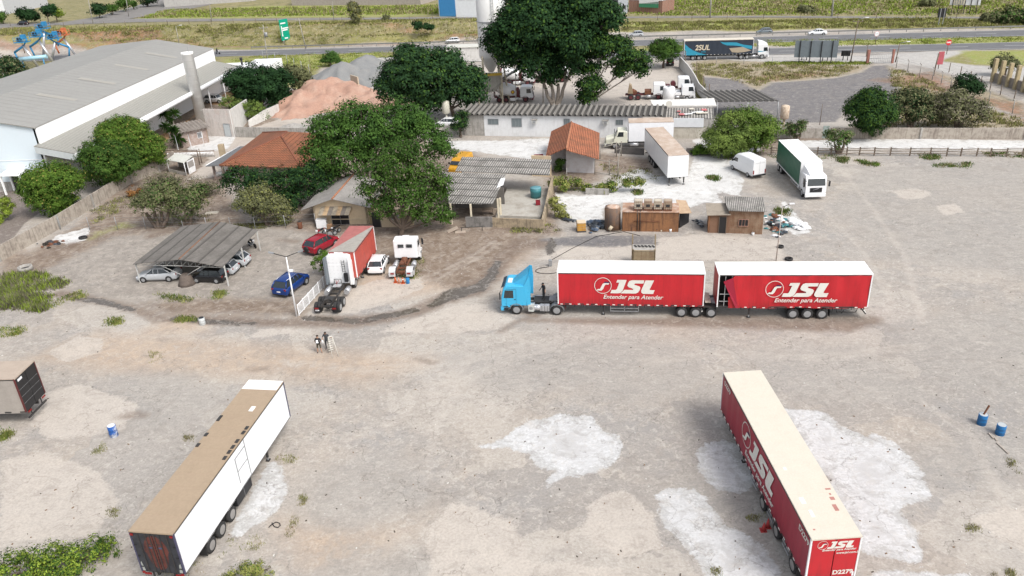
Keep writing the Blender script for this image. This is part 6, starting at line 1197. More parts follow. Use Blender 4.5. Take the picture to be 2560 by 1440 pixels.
for k in (0.03, .5, .97):
    a, c, e = FL_.lerp(BL_, k), RF.lerp(RB, k), FRr.lerp(BR_, k); lo = Vector((0, 0, .3)); z = lambda v: v - lo
    for s, t in ((a, c), (c, e)):
        b.cyl(s - Vector((0, 0, .1)), t - Vector((0, 0, .1)), .035, TW, n=5); s2, t2 = s.copy(), t.copy(); s2.z = t2.z = 2.1; b.cyl(s2, t2, .03, TW, n=5)
        for i in range(6): u0 = s.lerp(t, i / 6); u1 = s.lerp(t, (i + 1) / 6); w0 = u0.copy(); w0.z = 2.1; b.cyl(w0, u1 - Vector((0, 0, .1)), .02, TW, n=4); b.cyl(w0, u0 - Vector((0, 0, .1)), .02, TW, n=4)
    cc = c.copy(); cc.z = .9
    for s in (a, e): s3 = s.lerp(c, .55); s3.z = 2.1; b.cyl(cc, s3, .03, TW, n=5)
wb(b, 'truss', cp)
for k in (.04, .5, .96):
    for s, t in ((FL_, BL_), (FRr, BR_)): c = s.lerp(t, k); b = MB(); b.box((c.x, c.y, 1.15), (.12, .12, 2.3), TW); wb(b, 'post', cp)
    c = RF.lerp(RB, k); b = MB(); b.rev((c.x, c.y, 0), (0, 0, 1), [(0, .95), (.3, .8), (.9, .6), (1.1, .45)], mat('mossy_pillar', (.13, .105, .09), .95, .7), n=10); wb(b, 'pillar', cp)
b = MB(); [b.box((*(FL_.lerp(BL_, rnd.random()).lerp(RF.lerp(RB, rnd.random()), rnd.random()))[:2], 2.75 + 0), (.5, .1, .02), WHITE) for _ in range(0)]
# ---- walls and fences
def wallrun(name, label, pts, h, m, th=.2, posts=0., pm=None, cat='wall', cap=False, group=None):
    t = place(name, label, cat, G(*pts[0]), group); P = [G(*p) for p in pts]; b = MB()
    for a, c in zip(P[:-1], P[1:]): wall(b, a, c, h + a.z, m, th, z0=min(a.z, c.z) - .1, z1=h + c.z)
    wb(b, 'wall_panel', t)
    if posts:
        for a, c in zip(P[:-1], P[1:]):
            k = max(1, int((c - a).length / posts))
            for i in range(k): e = a.lerp(c, i / k); b = MB(); b.box((e.x, e.y, e.z + (h + .06) / 2), (.26, .26, h + .06), pm or CONC); wb(b, 'pier', t)
    return t
SW = mat('stained_boundary_wall', (.38, .34, .29), .9, .75, (.13, .1, .085), streak=.8, bmp=.3)
wallrun('wall', 'stained boundary wall between the hall forecourt and the weedy yard, left side', [(-60, 690), (0, 655), (150, 572), (235, 518), (330, 458), (400, 432), (440, 405)], 1.75, SW, posts=6.5)
wallrun('wall', 'long streaked plaster boundary wall behind the rail fence, right side', [(1782, 344), (1950, 345), (2055, 346)], 1.5, mat('wall_grey_pink', (.40, .37, .335), .9, .6, (.13, .11, .09), streak=.8)); wallrun('wall', 'long streaked plaster boundary wall right of the small grey gate', [(2071, 346), (2300, 347), (2560, 349), (2800, 352)], 1.6, SW, posts=8)
gt = place('gate', 'small grey-green steel gate in the long boundary wall', 'gate', G(2056, 346)); b = MB(); wall(b, G(2055, 346), G(2071, 346), 1.9, mat('gate_grey', (.28, .33, .31), .6, .3), .06); wb(b, 'panel', gt)
wallrun('wall', 'white wall between the lorry compound and the dark gravel lot', [(1697, 168), (1717, 190), (1733, 215), (1745, 240), (1765, 262)], 2.3, mat('compound_white', (.57, .56, .54), .85, .4, (.3, .28, .25), streak=.4))
wallrun('wall', 'low dark retaining wall under the cream-cab lorry', [(1536, 383), (1560, 385), (1610, 388)], 1.0, mat('dark_retaining', (.13, .12, .115), .9, .6)); wallrun('wall', 'low dark retaining wall between the white box trailer and the pepper tree', [(1715, 386), (1790, 388)], .9, mat('dark_retaining', (.13, .12, .115)))
wallrun('wall', 'low white wall behind the gravel heap', [(925, 163), (985, 162), (1000, 164)], 1.6, PLASTER); wallrun('wall', 'grey wall left of the long building behind the small dark tree', [(1108, 336), (1162, 338)], 1.5, CONC)
wallrun('wall', 'rubble wall stub among the weeds right of the workshop', [(1464, 486), (1522, 488)], .8, CONC)
rn = [1927, 1950, 1990, 2043, 2077, 2116, 2148, 2185, 2225, 2274, 2325, 2366, 2401, 2441, 2475, 2515, 2555, 2600]
rf = place('rail_fence', 'weathered timber rail fence along the top edge of the open yard', 'fence', G(1927, 387)); P = [G(u, 387 + (u - 1927) * .008) for u in rn]
for p in P: b = MB(); b.box((p.x, p.y, .6), (.14, .14, 1.2), WOOD, rx=rnd.uniform(-.05, .05)); wb(b, 'post', rf)
for k, h in enumerate((.35, .7, 1.05)):
    b = MB()
    for a, c in zip(P[:-1], P[1:]): b.cyl((a.x, a.y - .08, h + rnd.uniform(-.06, .06)), (c.x, c.y - .08, h + rnd.uniform(-.08, .08)), .05, WOOD, n=5)
    wb(b, 'rail', rf)
wf = place('white_fence', 'low white slatted fence sloping between the blue car and the white tractor unit', 'fence', G(748, 790)); a, c = G(748, 789), G(822, 706); b = MB(); n = 60; an = ang(a, c)
for k in range(7): e = a.lerp(c, k / 6); b.box((e.x, e.y, .6), (.08, .08, 1.2), WHITE)
for h in (.12, 1.12): b.cyl((a.x, a.y, h), (c.x, c.y, h), .035, WHITE, n=5)
wb(b, 'frame', wf); b = MB()
for k in range(14): z = .2 + k * .065; b.cyl((a.x, a.y, z), (c.x, c.y, z), .013, WHITE, n=4)
tag(wb(b, 'wire_panel', wf), kind='stuff')
def postfence(label, pts, h, step, m=WOOD, r=.05, wires=3, bend=False, name='wire_fence', group=None):
    t = place(name, label, 'fence', G(*pts[0]), group); P = []
    for a, c in zip([G(*p) for p in pts[:-1]], [G(*p) for p in pts[1:]]):
        k = max(1, int((c - a).length / step)); P += [a.lerp(c, i / k) for i in range(k)]
    P.append(G(*pts[-1]))
    for p in P[:98]:
        z = float(T(p.x, p.y)); b = MB(); q = [(p.x + rnd.uniform(-.05, .05), p.y, z + h)]; b.cyl((p.x, p.y, z - .1), q[0], r, m, n=5)
        if bend: b.cyl(q[0], (q[0][0] - .3, q[0][1], q[0][2] + .3), r, m, n=5)
        wb(b, 'post', t)
    if wires:
        b = MB()
        for k in range(wires): zz = h * (k + .8) / wires; [b.cyl((a.x, a.y, float(T(a.x, a.y)) + zz), (c.x, c.y, float(T(c.x, c.y)) + zz), .012, GREYM, n=3, caps=False) for a, c in zip(P[:-1], P[1:])]
        tag(wb(b, 'wire', t), kind='stuff')
postfence('sagging wire fence on thin posts in front of the garden, behind the carport', [(152, 574), (225, 575), (365, 573), (460, 576), (640, 576), (790, 566)], 1.7, 2.6, GREYM, .04)
postfence('concrete post fence with bent tops along the dirt track, right of the dark lot', [(2240, 170), (2330, 200), (2400, 232), (2470, 262), (2530, 285), (2600, 310)], 2.1, 3.4, CONC, .08, 4, True)
postfence('timber post fence on the far side of the dirt track', [(2345, 172), (2400, 190), (2450, 215), (2500, 238), (2570, 265)], 1.8, 3.2, WOOD, .08, 3)
postfence('thin post fence on the grassy bank above the highway, left', [(-100, 66), (160, 66), (640, 57), (1200, 50)], 1.3, 7, WOOD, .07, 2); postfence('thin post fence on the bank above the highway, right', [(1560, 49), (2000, 47), (2600, 50)], 1.3, 9, WOOD, .07, 2)
postfence('tall thin mesh fence around the gravel heaps, left of the mango tree', [(660, 152), (720, 164), (775, 190)], 2.6, 5, GREYM, .07, 3); postfence('low pipe fence between the road shoulder and the dark lot', [(1790, 160), (1930, 160), (2170, 158)], 1.5, 5, GREYM, .06, 2)
postfence('fence of tall posts beside the white compound wall', [(1712, 176), (1740, 205), (1757, 245), (1770, 268)], 4.0, 7.5, WOOD, .09, 0)
gr = place('guard_rail', 'long steel crash barrier along the far side of the highway', 'guard rail', (*hp(50, 1.6)[:2], 0)); b = MB()
for t in range(-2, 330, 12): b.quad(hp(t, 1.6, .5), hp(t + 12, 1.6, .5), hp(t + 12, 1.6, .85), hp(t, 1.6, .85), mat('rail_zinc', (.25, .25, .24), .5, .4, metal=.4))
wb(b, 'beam', gr, False)
for t in range(-2, 240, 4): b = MB(); b.box(hp(t, 1.7, .4), (.14, .14, .9), mat('rail_zinc', (.25, .25, .24))); wb(b, 'post', gr)

t = place('pipe_frame', 'rusty pipe frame and leaning rails beside the tiled outbuilding, in front of the cream-cab lorry', 'frame', G(1522, 440)); PF = [G(1487, 436), G(1523, 438), G(1545, 440), G(1541, 392), G(1553, 390), G(1500, 398)]; b = MB(); PM = mat('dull_pipe', (.27, .25, .22), .8, .5)
for p_ in PF: b.cyl((p_.x, p_.y, 0), (p_.x, p_.y, 2.2), .07, PM, n=6)
for i_, j_, z_ in ((0, 1, 2.1), (1, 2, 2.1), (0, 1, .3), (1, 2, .3), (3, 5, 1.9), (4, 3, 1.2), (2, 4, 2.0)): a_, c_ = PF[i_], PF[j_]; b.cyl((a_.x, a_.y, z_), (c_.x, c_.y, z_ - .2), .05, PM, n=6)
wb(b, 'frame', t)
# ================================================================ FAR BUILDINGS, SIGNS, POLES
def block(name, label, cat, px0, px1, depth, h, m, group=None, extras=None, z=None):
    p, q = G(*px0), G(*px1); t = place(name, label, cat, p, group); d = (q - p); d.z = 0; L_ = d.length; d.normalize(); n = Vector((-d.y, d.x, 0)); b = MB()
    c = [p, q, q + n * depth, p + n * depth]; z0 = p.z - .3; b.add([(v.x, v.y, z0) for v in c] + [(v.x, v.y, p.z + h) for v in c], [(0, 3, 2, 1), (0, 1, 5, 4), (1, 2, 6, 5), (2, 3, 7, 6), (3, 0, 4, 7)], m); wb(b, 'wall', t, False)
    b = MB(); slab(b, [(*(v)[:2], p.z + h + .05) for v in c], .2, mat('far_roof', (.4, .4, .39), .7, .3)); wb(b, 'roof', t)
    return t, p, q, d, n
t, p, q, d, n = block('warehouse', 'white two-storey warehouse with a bright blue panel at its left corner, beyond the highway', 'warehouse', (1098, 41), (1225, 45), 15, 9, mat('far_white', (.66, .68, .7), .7, .2))
b = MB(); e = tpos(p, q, 1139, 20); wall(b, onwall(p, q, .3, 0, .2)[:2], onwall(p, q, e, 0, .2)[:2], p.z + 9, mat('blue_panel', (.04, .2, .42), .5, .2), .1, z0=p.z); wb(b, 'blue_panel', t)
for u in (1146, 1167, 1202): x = tpos(p, q, u, 5); opening('window', t, p, q, x, x + 2.2, p.z + 4.6, p.z + 5.8, GLASS, WHITE, 2)
t, p, q, d, n = block('warehouse', 'grey two-storey shed with a tall dark doorway, above the big dark tree', 'warehouse', (1476, 33), (1568, 34), 14, 8, mat('far_grey', (.42, .45, .49), .7, .2))
x = tpos(p, q, 1502, 10); opening('door', t, p, q, x, x + 5.2, p.z, p.z + 6, mat('dark_door', (.05, .055, .07), .5, .1), GREYM); x = tpos(p, q, 1544, 18); opening('window', t, p, q, x, x + 1., p.z + 1, p.z + 2, GLASS, GREYM); x = tpos(p, q, 1556, 18); opening('window', t, p, q, x, x + 1., p.z + 1, p.z + 2, GLASS, GREYM)
block('building', 'long pale grey concrete shed at the top edge, left of the green field', 'building', (412, 19), (640, 2), 20, 7, mat('far_conc', (.38, .37, .35), .8, .4, streak=.4)); block('building', 'grey and pinkish low wall building at the top edge, centre left', 'building', (730, 14), (1052, 12), 12, 5, mat('far_conc2', (.36, .32, .29), .8, .4, streak=.4))
block('building', 'pale grey house block in the top left corner', 'building', (22, 35), (122, 14), 14, 7, mat('far_grey2', (.45, .46, .48), .8, .2)); block('building', 'white gable wall at the very left of the top edge', 'building', (-60, 40), (20, 35), 12, 6.5, mat('far_white', (.66, .68, .7)))
t, p, q, d, n = block('shack', 'unfinished red brick shack with a green banner leaning on it', 'shack', (1572, 30), (1655, 34), 8, 3.6, brickmat('shack_brick', (.3, .13, .09), (.26, .11, .08), (.3, .25, .2), dirt=.4))
b = MB(); a = onwall(p, q, tpos(p, q, 1600, 10), 0, .6); c = onwall(p, q, tpos(p, q, 1648, 10), 0, .6); wall(b, a, c, p.z + 2.6, mat('banner_green', (.05, .22, .12), .6, .2), .1, z0=p.z + 1.6, z1=p.z + 3.4); wall(b, a, c, p.z + 4.2, WHITE, .1, z0=p.z + 2.7, z1=p.z + 4.8); wb(b, 'banner', t)
def pole(label, px, top, m=WOOD, r=.13, arms=(), cat='pole', name='utility_pole', group='poles', lamp=False, trafo=False):
    p = G(*px); n_ = Vector((p.x, p.y, 0)).normalized(); ray = M.T @ np.array([(top[0] - 1280) / F, (top[1] - 720) / F, 1.]); k = (p.x * n_.x + p.y * n_.y) / (ray[0] * n_.x + ray[1] * n_.y); tp = Vector(ray * k) + Vector((0, 0, H))
    t = place(name, label, cat, p, group); b = MB(); tp = Vector((p.x + (tp.x - p.x) * .6, tp.y, tp.z)); b.cyl(p - Vector((0, 0, .2)), tp, r, m, r2=r * .6, n=8); wb(b, 'mast', t)
    for z in arms: c = p.lerp(tp, z); b = MB(); b.box(c, (2.2, .12, .12), m); [b.cyl(c + Vector((x, 0, 0)), c + Vector((x, 0, .25)), .06, CONC, n=6) for x in (-.9, 0, .9)]; wb(b, 'crossarm', t)
    if lamp: b = MB(); b.cyl(tp, tp + Vector((1.4, -.2, .3)), .05, GREYM); b.box(tp + Vector((1.6, -.2, .3)), (.7, .3, .12), LAMPW); wb(b, 'lamp_head', t)
    if trafo: c = p.lerp(tp, .78); b = MB(); b.cyl(c + Vector((.5, -.3, -.5)), c + Vector((.5, -.3, .5)), .35, GREYM); wb(b, 'transformer', t)
    return t, tp
for lab, px, top, kw in [
 ('concrete power pole with a transformer, left of the gravel heap', (672, 170), (660, 62), dict(m=CONC, arms=(.93,), trafo=True)), ('wooden power pole with crossarm behind the bushy shrub by the highway', (765, 122), (742, 45), dict(m=CONC, arms=(.93,))),
 ('leaning wooden power pole right of the grey billboard back', (2126, 157), (2149, 48), dict(arms=(.95,), lamp=True)), ('short leaning pole right of the entrance gate', (2238, 156), (2252, 108), dict(lamp=True)), ('thin post at the left side of the entrance gate', (2165, 142), (2170, 112), dict(r=.08)),
 ('pale concrete pole in the yellow field, left', (1775, 44), (1779, -40), dict(m=CONC, r=.25)), ('pale concrete pole in the yellow field, right', (2079, 42), (2088, -45), dict(m=CONC, r=.25)), ('pole with small crossarm beside the blue steel machinery', (60, 126), (45, 76), dict(arms=(.9,))),
 ('street lamp pole behind the far end of the hall roof', (447, 105), (440, 66), dict(m=CONC, lamp=True)), ('street pole at the bend of the side road', (233, 61), (221, -10), dict(m=CONC)), ('street pole beside the side road, farther right', (322, 42), (314, -30), dict(m=CONC)), ('street lamp pole in front of the green field', (529, 55), (524, -20), dict(m=CONC, lamp=True)),
 ('thin street pole in front of the centre green field', (835, 52), (831, -20), dict(m=CONC, r=.1)), ('pole in the grass left of the gravel heap', (779, 188), (772, 140), dict(r=.07)), ('mottled pole between mixer truck and dark tree trunks', (1358, 265), (1358, 200), dict(m=mat('mottled_bark', (.4, .37, .33), .9, .9, (.12, .1, .08), scale=4))), ('grey pole in front of the nearest concrete mixer', (1290, 262), (1290, 178), dict(m=CONC, r=.1)), ('thin pole left of the fibre roof near the batching plant', (1211, 262), (1212, 236), dict(m=CONC, r=.08)), ('pole standing among the weeds right of the workshop', (1417, 470), (1417, 420), dict(m=CONC, r=.06)), ('thin leaning mast in the dark lot by the boundary wall', (2049, 312), (2057, 260), dict(r=.06))]: pole(lab, px, top, **kw)
# lamp posts of the yard
t, tp = pole('white lamp post with a V of two arms beside the blue car', (742, 791), (716, 642), WHITE, .09, cat='lamp post', name='lamp_post', group='lamp posts'); p = G(742, 791)
for s, dz in ((-1, .1), (1, .2)):
    e = tp + Vector((s * 1.25, .15, .38)); b = MB(); b.cyl(tp, e, .035, BLACKM, n=6); wb(b, 'arm', t); b = MB(); b.box(e + Vector((s * .1, 0, .03)), (.5, .2, .1), GREYM, ry=-s * .3); wb(b, 'lamp_head', t)
c = p.lerp(tp, .78); b = MB(); b.box(c + Vector((.25, -.1, 0)), (.35, .25, .16), LAMPW); wb(b, 'floodlight', t)
t, tp = pole('thin rusty lamp post bent at the top, behind the rearmost red trailer', (1940, 652), (1957, 518), mat('rust_white_post', (.48, .44, .4), .7, .6, (.25, .1, .05)), .06, cat='lamp post', name='lamp_post', group='lamp posts'); b = MB(); e = tp + Vector((.7, .1, .25)); b.cyl(tp, e, .03, BLACKM, n=6); wb(b, 'arm', t); b = MB(); b.box(e + Vector((.25, 0, .04)), (.5, .2, .08), LAMPW); wb(b, 'lamp_head', t)
# wires
wr = place('power_line', 'thin power wires between the poles above the highway verge', 'power line', (-56, 199, 0)); b = MB()
for z in (9.4, 9.1):
    for a, c in (((-56.7, 198.9, z), (-100, 140, z + 3)), ((-56.7, 198.9, z), (-20, 170, z))): P = [Vector(a).lerp(Vector(c), k / 10) - Vector((0, 0, 1.2 * math.sin(math.pi * k / 10))) for k in range(11)]; b.tube(P, .012, BLACKM, n=3)
wb(b, 'wire', wr)
# billboards and signs
def board(name, label, px0, px1, z0, z1, m, legs, lm=BLACKM, cat='sign', lean=0., th=.15, thick=.1):
    p, q = G(*px0), G(*px1); t = place(name, label, cat, p); d = (q - p); d.z = 0; L_ = d.length; d.normalize(); z = p.z; b = MB(); wall(b, p, q, z + z1, m, th, z0=z + z0); wb(b, 'panel', t)
    for k in range(legs): e = p.lerp(q, (k + .5) / legs) - Vector((-d.y, d.x, 0)) * thick; b = MB(); b.box((e.x, e.y, z + z1 * .5), (.14, .14, z1 + .02), lm); wb(b, 'leg', t)
    return t, p, q, d
board('billboard', 'big grey billboard seen from behind on four black legs, in front of the highway', (1983, 159), (2090, 160), 1.3, 4.7, mat('billboard_back', (.16, .19, .21), .6, .3), 4, cat='billboard')
board('sign_board', 'small black board on the fence under the left part of the grey billboard', (1998, 150), (2022, 150), .8, 1.6, BLACKM, 2); board('sign_board', 'small grey board on the fence under the right part of the grey billboard', (2050, 151), (2074, 151), .8, 1.6, GREYM, 2); board('sign_board', 'small black board on the fence right of the grey billboard', (2101, 151), (2124, 151), .9, 2., BLACKM, 2)
t, p, q, d = board('billboard', 'white billboard lettered JCR with a building picture, in the yellow field', (2370, 34), (2446, 35), 2.2, 6.0, WHITE, 5, cat='billboard'); an = ang(p, q); LJ = (q - p).length
text('lettering', 'JCR', 1.9, NAVY, t, (p.x + d.x * LJ * .62 + d.y * .3 - t.location.x, p.y + d.y * LJ * .62 - d.x * .3 - t.location.y, 4.1), (R_(90), 0, an), .1, .04)
b = MB()
for i in range(5): a = onwall(p, q, LJ * (.14 + i * .08), 0, .25); b.box((a[0], a[1], p.z + 3.1 + .2 * min(i, 3)), (LJ * .055, .05, 1.3 + .45 * min(i, 3)), mat('picture_beige', (.45, .42, .33), .6, .5))
wb(b, 'picture', t)
board('road_sign', 'pair of black sign backs on two legs beyond the highway, under the white billboard', (2340, 65), (2360, 64), 2.0, 4.2, BLACKM, 2, GREYM)
# green sign (seen at an angle)
p = G(707, 113); t = place('road_sign', 'tall green highway direction sign with white letters, turned side-on', 'road sign', p); q = p + Vector((1.75, 2.6, 0)); GS = mat('sign_green', (.0, .3, .19), .4, .1); b = MB(); wall(b, p, q, 6.9, GS, .08, z0=1.3); wb(b, 'panel', t); an = ang(p, q)
for k in (.2, .8): e = p.lerp(q, k); b = MB(); b.cyl((e.x, e.y, 0), (e.x, e.y, 1.4), .1, GREYM); wb(b, 'leg', t)
b = MB()
for z, k0_, k1_ in ((5.7, .1, .7), (4.35, .25, .95), (3.85, .25, .85), (1.65, .35, .75)): n_ = Vector((math.sin(an), -math.cos(an), 0)) * .06; a = p.lerp(q, k0_) + n_; c = p.lerp(q, k1_) + n_; b.add([(a.x, a.y, z), (c.x, c.y, z), (c.x, c.y, z + .35), (a.x, a.y, z + .35)], [(0, 1, 2, 3)], WHITE)
wb(b, 'lettering_bar', t, False)
b = MB(); n_ = Vector((math.sin(an), -math.cos(an), 0)) * .06; a = p.lerp(q, .12) + n_; c = p.lerp(q, .22) + n_; b.add([(a.x, a.y, 2.4), (c.x, c.y, 2.4), (c.x, c.y, 5.2), (a.x, a.y, 5.2)], [(0, 1, 2, 3)], WHITE); wb(b, 'arrow', t, False)
p = G(2366, 136); t = place('stop_sign', 'red octagonal stop sign lettered PARE at the exit of the access road', 'stop sign', p); b = MB(); b.cyl((0, 0, 0), (0, 0, 2.9), .07, WOOD); b.build('post', t); b = MB(); pts = [(.62 * math.cos(R_(22.5 + 45 * k)), 2.5 + .62 * math.sin(R_(22.5 + 45 * k))) for k in range(8)]; b.prism(pts, -.1, -.06, mat('stop_red', (.55, .03, .04), .4, .1)); b.build('plate', t); text('lettering', 'PARE', .42, WHITE, t, (0, -.11, 2.37), (R_(90), 0, 0), 0, .02, 'CENTER')
p = G(2188, 110); t = place('road_sign', 'round white road sign on the grass strip between the carriageways', 'road sign', p); b = MB(); b.cyl((0, 0, 0), (0, 0, 2.6), .06, WOOD); b.build('post', t); b = MB(); b.rev((0, -.06, 2.3), (0, -1, 0), [(0, .6), (.03, .6)], mat('sign_pink_rim', (.6, .35, .35), .4, .1), n=20); b.rev((0, -.09, 2.3), (0, -1, 0), [(0, .5), (.02, .5)], WHITE, n=20); b.box((0, -.12, 2.3), (.7, .02, .08), GREYM); b.build('plate', t)
p = G(2333, 190); t = place('sign_board', 'faded red notice panel on a timber post by the dirt track gate', 'sign', p); b = MB(); b.cyl((0, 0, 0), (.3, 0, 4.2), .12, WOOD); b.build('post', t); b = MB(); b.box((.9, .1, 3.3), (1.1, .08, 2.4), mat('faded_red_panel', (.42, .1, .12), .7, .5)); b.build('panel', t)
t = place('entrance_gate', 'wide open metal gate between two reddish posts at the dark lot entrance', 'gate', G(2168, 159)); b = MB()
for u, v, w_ in ((2168, 159, .5), (2230, 158, .4)): e = G(u, v); b = MB(); b.box((e.x, e.y, 1.4), (w_, w_, 2.8), mat('gatepost_red', (.3, .14, .11), .9, .6)); wb(b, 'post', t)
b = MB(); a, c = G(2172, 160), G(2227, 159)
for z in (.2, 1.1, 2.): b.cyl((a.x, a.y, z), (c.x, c.y, z), .04, GREYM, n=5)
[b.cyl((*(a.lerp(c, k / 12))[:2], .2), (*(a.lerp(c, k / 12))[:2], 2.), .02, GREYM, n=4) for k in range(13)]; wb(b, 'leaf', t)
# ruined pillared wall on the right
t = place('ruin', 'roofless wall with yellowish concrete piers, at the right edge above the dirt track', 'ruin', G(2480, 205)); P = [G(2480, 205), G(2620, 252)]; b = MB(); wall(b, P[0], P[1], 1.7, mat('ruin_wall', (.26, .23, .2), .9, .6, streak=.5), .3); wb(b, 'wall', t)
for k in range(8): e = P[0].lerp(P[1], k / 7); b = MB(); b.box((e.x, e.y, 2.1), (.6, .6, 4.2), mat('ruin_pier', (.4, .33, .2), .9, .5)); wb(b, 'pier', t)
# ================================================================ BATCHING PLANT, HEAPS, MACHINERY
sc0 = G(1232, 245); sl_ = place('cement_silo', 'tall white cement silo with ladder, beside the huge dark tree', 'silo', sc0)
b = MB(); b.rev((0, 0, 0), (0, 0, 1), [(5.0, .5), (7.8, 2.05), (8, 2.1), (23, 2.1), (23.5, 1.6)], mat('silo_white', (.7, .7, .69), .6, .2, (.5, .48, .42), streak=.2), n=32); b.build('body', sl_)
for x, y in ((1.6, 1.6), (-1.6, 1.6), (1.6, -1.6), (-1.6, -1.6)): b = MB(); b.cyl((x, y, 0), (x * .95, y * .95, 8.2), .18, mat('plant_cream', (.5, .45, .34), .7, .4)); b.build('leg', sl_)
b = MB()
for z in (11, 14.2): b.rev((0, 0, z), (0, 0, 1), [(0, 2.12), (.08, 2.3), (.16, 2.12)], GREYM, n=28)
b.tube([(.6, -2.2, 9), (.6, -2.2, 23)], .04, GREYM); b.tube([(1.0, -2.1, 9), (1.0, -2.1, 23)], .04, GREYM); [b.tube([(.6, -2.2, z), (1.0, -2.1, z)], .03, GREYM) for z in np.arange(9, 23, .5)]; b.build('ladder', sl_)
t = place('aggregate_hopper', 'grey steel weighing hopper with yellow top rail under the silo, partly behind the mango tree', 'hopper', G(1228, 258)); b = MB(); hc = mat('hopper_grey', (.32, .31, .28), .8, .5, streak=.4)
b.prism([(-2.2, 5.4), (2.2, 5.4), (2.0, 3.6), (.8, 2.4), (-.8, 2.4), (-2.0, 3.6)], -1.5, 1.5, hc); b.build('bin', t); b = MB(); [b.box((x, y, 2.7), (.25, .25, 5.4), mat('plant_cream', (.5, .45, .34))) for x in (-2.2, 2.2) for y in (-1.5, 1.5)]; b.tube([(-2.2, -1.6, 1), (2.2, -1.6, 4)], .06, hc); b.tube([(2.2, -1.6, 1), (-2.2, -1.6, 4)], .06, hc); b.build('frame', t); b = MB(); b.box((0, -1.6, 5.6), (4.6, .15, .45), mat('plant_yellow', (.55, .38, .06), .6, .4)); b.build('rail', t)
t = place('conveyor', 'cream inclined conveyor leg reaching down beside the mixer drum', 'conveyor', G(1262, 256)); b = MB(); [b.cyl((x, 0, 0), (x * .6 - .6, .5, 8), .16, mat('plant_cream', (.5, .45, .34))) for x in (-.6, .9)]; [b.cyl((-.6 + .0, 0, z), (.8, 0, z + .6), .05, hc) for z in (1, 2.4, 3.8, 5.2, 6.6)]; b.build('frame', t); b = MB(); b.box((1.5, .8, 5.2), (5, .7, .35), GREYM, ry=-.5); b.build('belt', t)
t = place('flat_shed', 'pale flat-roofed shed just behind the mango tree, by the road', 'shed', G(1165, 150)); b = MB(); c = G(1165, 150); b.box((c.x, c.y, 1.6), (8.5, 4, 3.2), PLASTER, rz=ah); wb(b, 'wall', t); b = MB(); b.box((c.x, c.y, 3.3), (9, 4.4, .15), mat('pale_sheet', (.55, .55, .5)), rz=ah); wb(b, 'roof', t)
def heap(name, label, peaks, m, res=44, ext=16., cat='heap', seed=1, rough=.25):
    r_ = random.Random(seed); cs = [(G(u, v, 0.), h, s) for u, v, h, s in peaks]; cx, cy = sum(c[0].x for c in cs) / len(cs), sum(c[0].y for c in cs) / len(cs)
    t = place(name, label, cat, (cx, cy, 0)); n = res; xs = np.linspace(-ext, ext, n); X, Y = np.meshgrid(xs, xs); Z = np.full_like(X, -1.)
    for c, h, s in cs: D = np.hypot(X - (c.x - cx), (Y - (c.y - cy)) * 1.0); th = np.arctan2(Y - c.y + cy, X - c.x + cx); Z = np.maximum(Z, h - D * s * (1 + .12 * np.sin(th * 7 + c.x) + .07 * np.sin(th * 17)))
    Z = Z + rough * .5 * np.sin(X * 1.7 + np.sin(Y * 1.3)) * np.cos(Y * 1.1) * (Z > .3); Z = np.maximum(Z, -.15); b = MB(); V = [(X[j, i], Y[j, i], Z[j, i]) for j in range(n) for i in range(n)]
    fs = [(j * n + i, j * n + i + 1, (j + 1) * n + i + 1, (j + 1) * n + i) for j in range(n - 1) for i in range(n - 1) if max(Z[j, i], Z[j + 1, i], Z[j, i + 1], Z[j + 1, i + 1]) > -.14]
    b.add(V, fs, m, True); o = b.build('mound', t, recalc=False); return t
SANDM = mat('pink_sand', (.36, .22, .165), .95, .8, (.47, .34, .27), scale=.35, bmp=.4); GRAV = mat('blue_grey_gravel', (.2, .205, .205), .95, .6, (.28, .27, .25), scale=.5, bmp=.4)
heap('sand_heap', 'large heap of pinkish orange sand between the dark bushes and the mango tree', [(800, 255, 4.8, .55), (838, 250, 4.6, .5), (760, 268, 3.6, .55), (880, 254, 3.4, .42), (930, 258, 2.2, .3), (740, 285, 2.0, .5)], SANDM, 96, 22, rough=.8)
heap('gravel_heap', 'blue-grey gravel heap behind the pink sand heap', [(860, 205, 4.6, .55), (900, 195, 4.2, .5), (830, 212, 3., .5), (920, 180, 4.2, .6), (935, 200, 2.6, .4)], GRAV, 70, 18, seed=3, rough=.4)
heap('gravel_heap', 'low dark rubble heap on the pale ground in front of the sand heap', [(730, 318, .7, .3), (770, 322, .6, .3)], CONC, 30, 6, seed=4)
t = place('partition', 'low concrete partition at the right flank of the sand heap', 'partition', G(880, 228)); b = MB(); wall(b, G(880, 226), G(898, 232), 3.2, mat('cream_partition', (.5, .42, .32), .9, .4), .25); wb(b, 'panel', t)
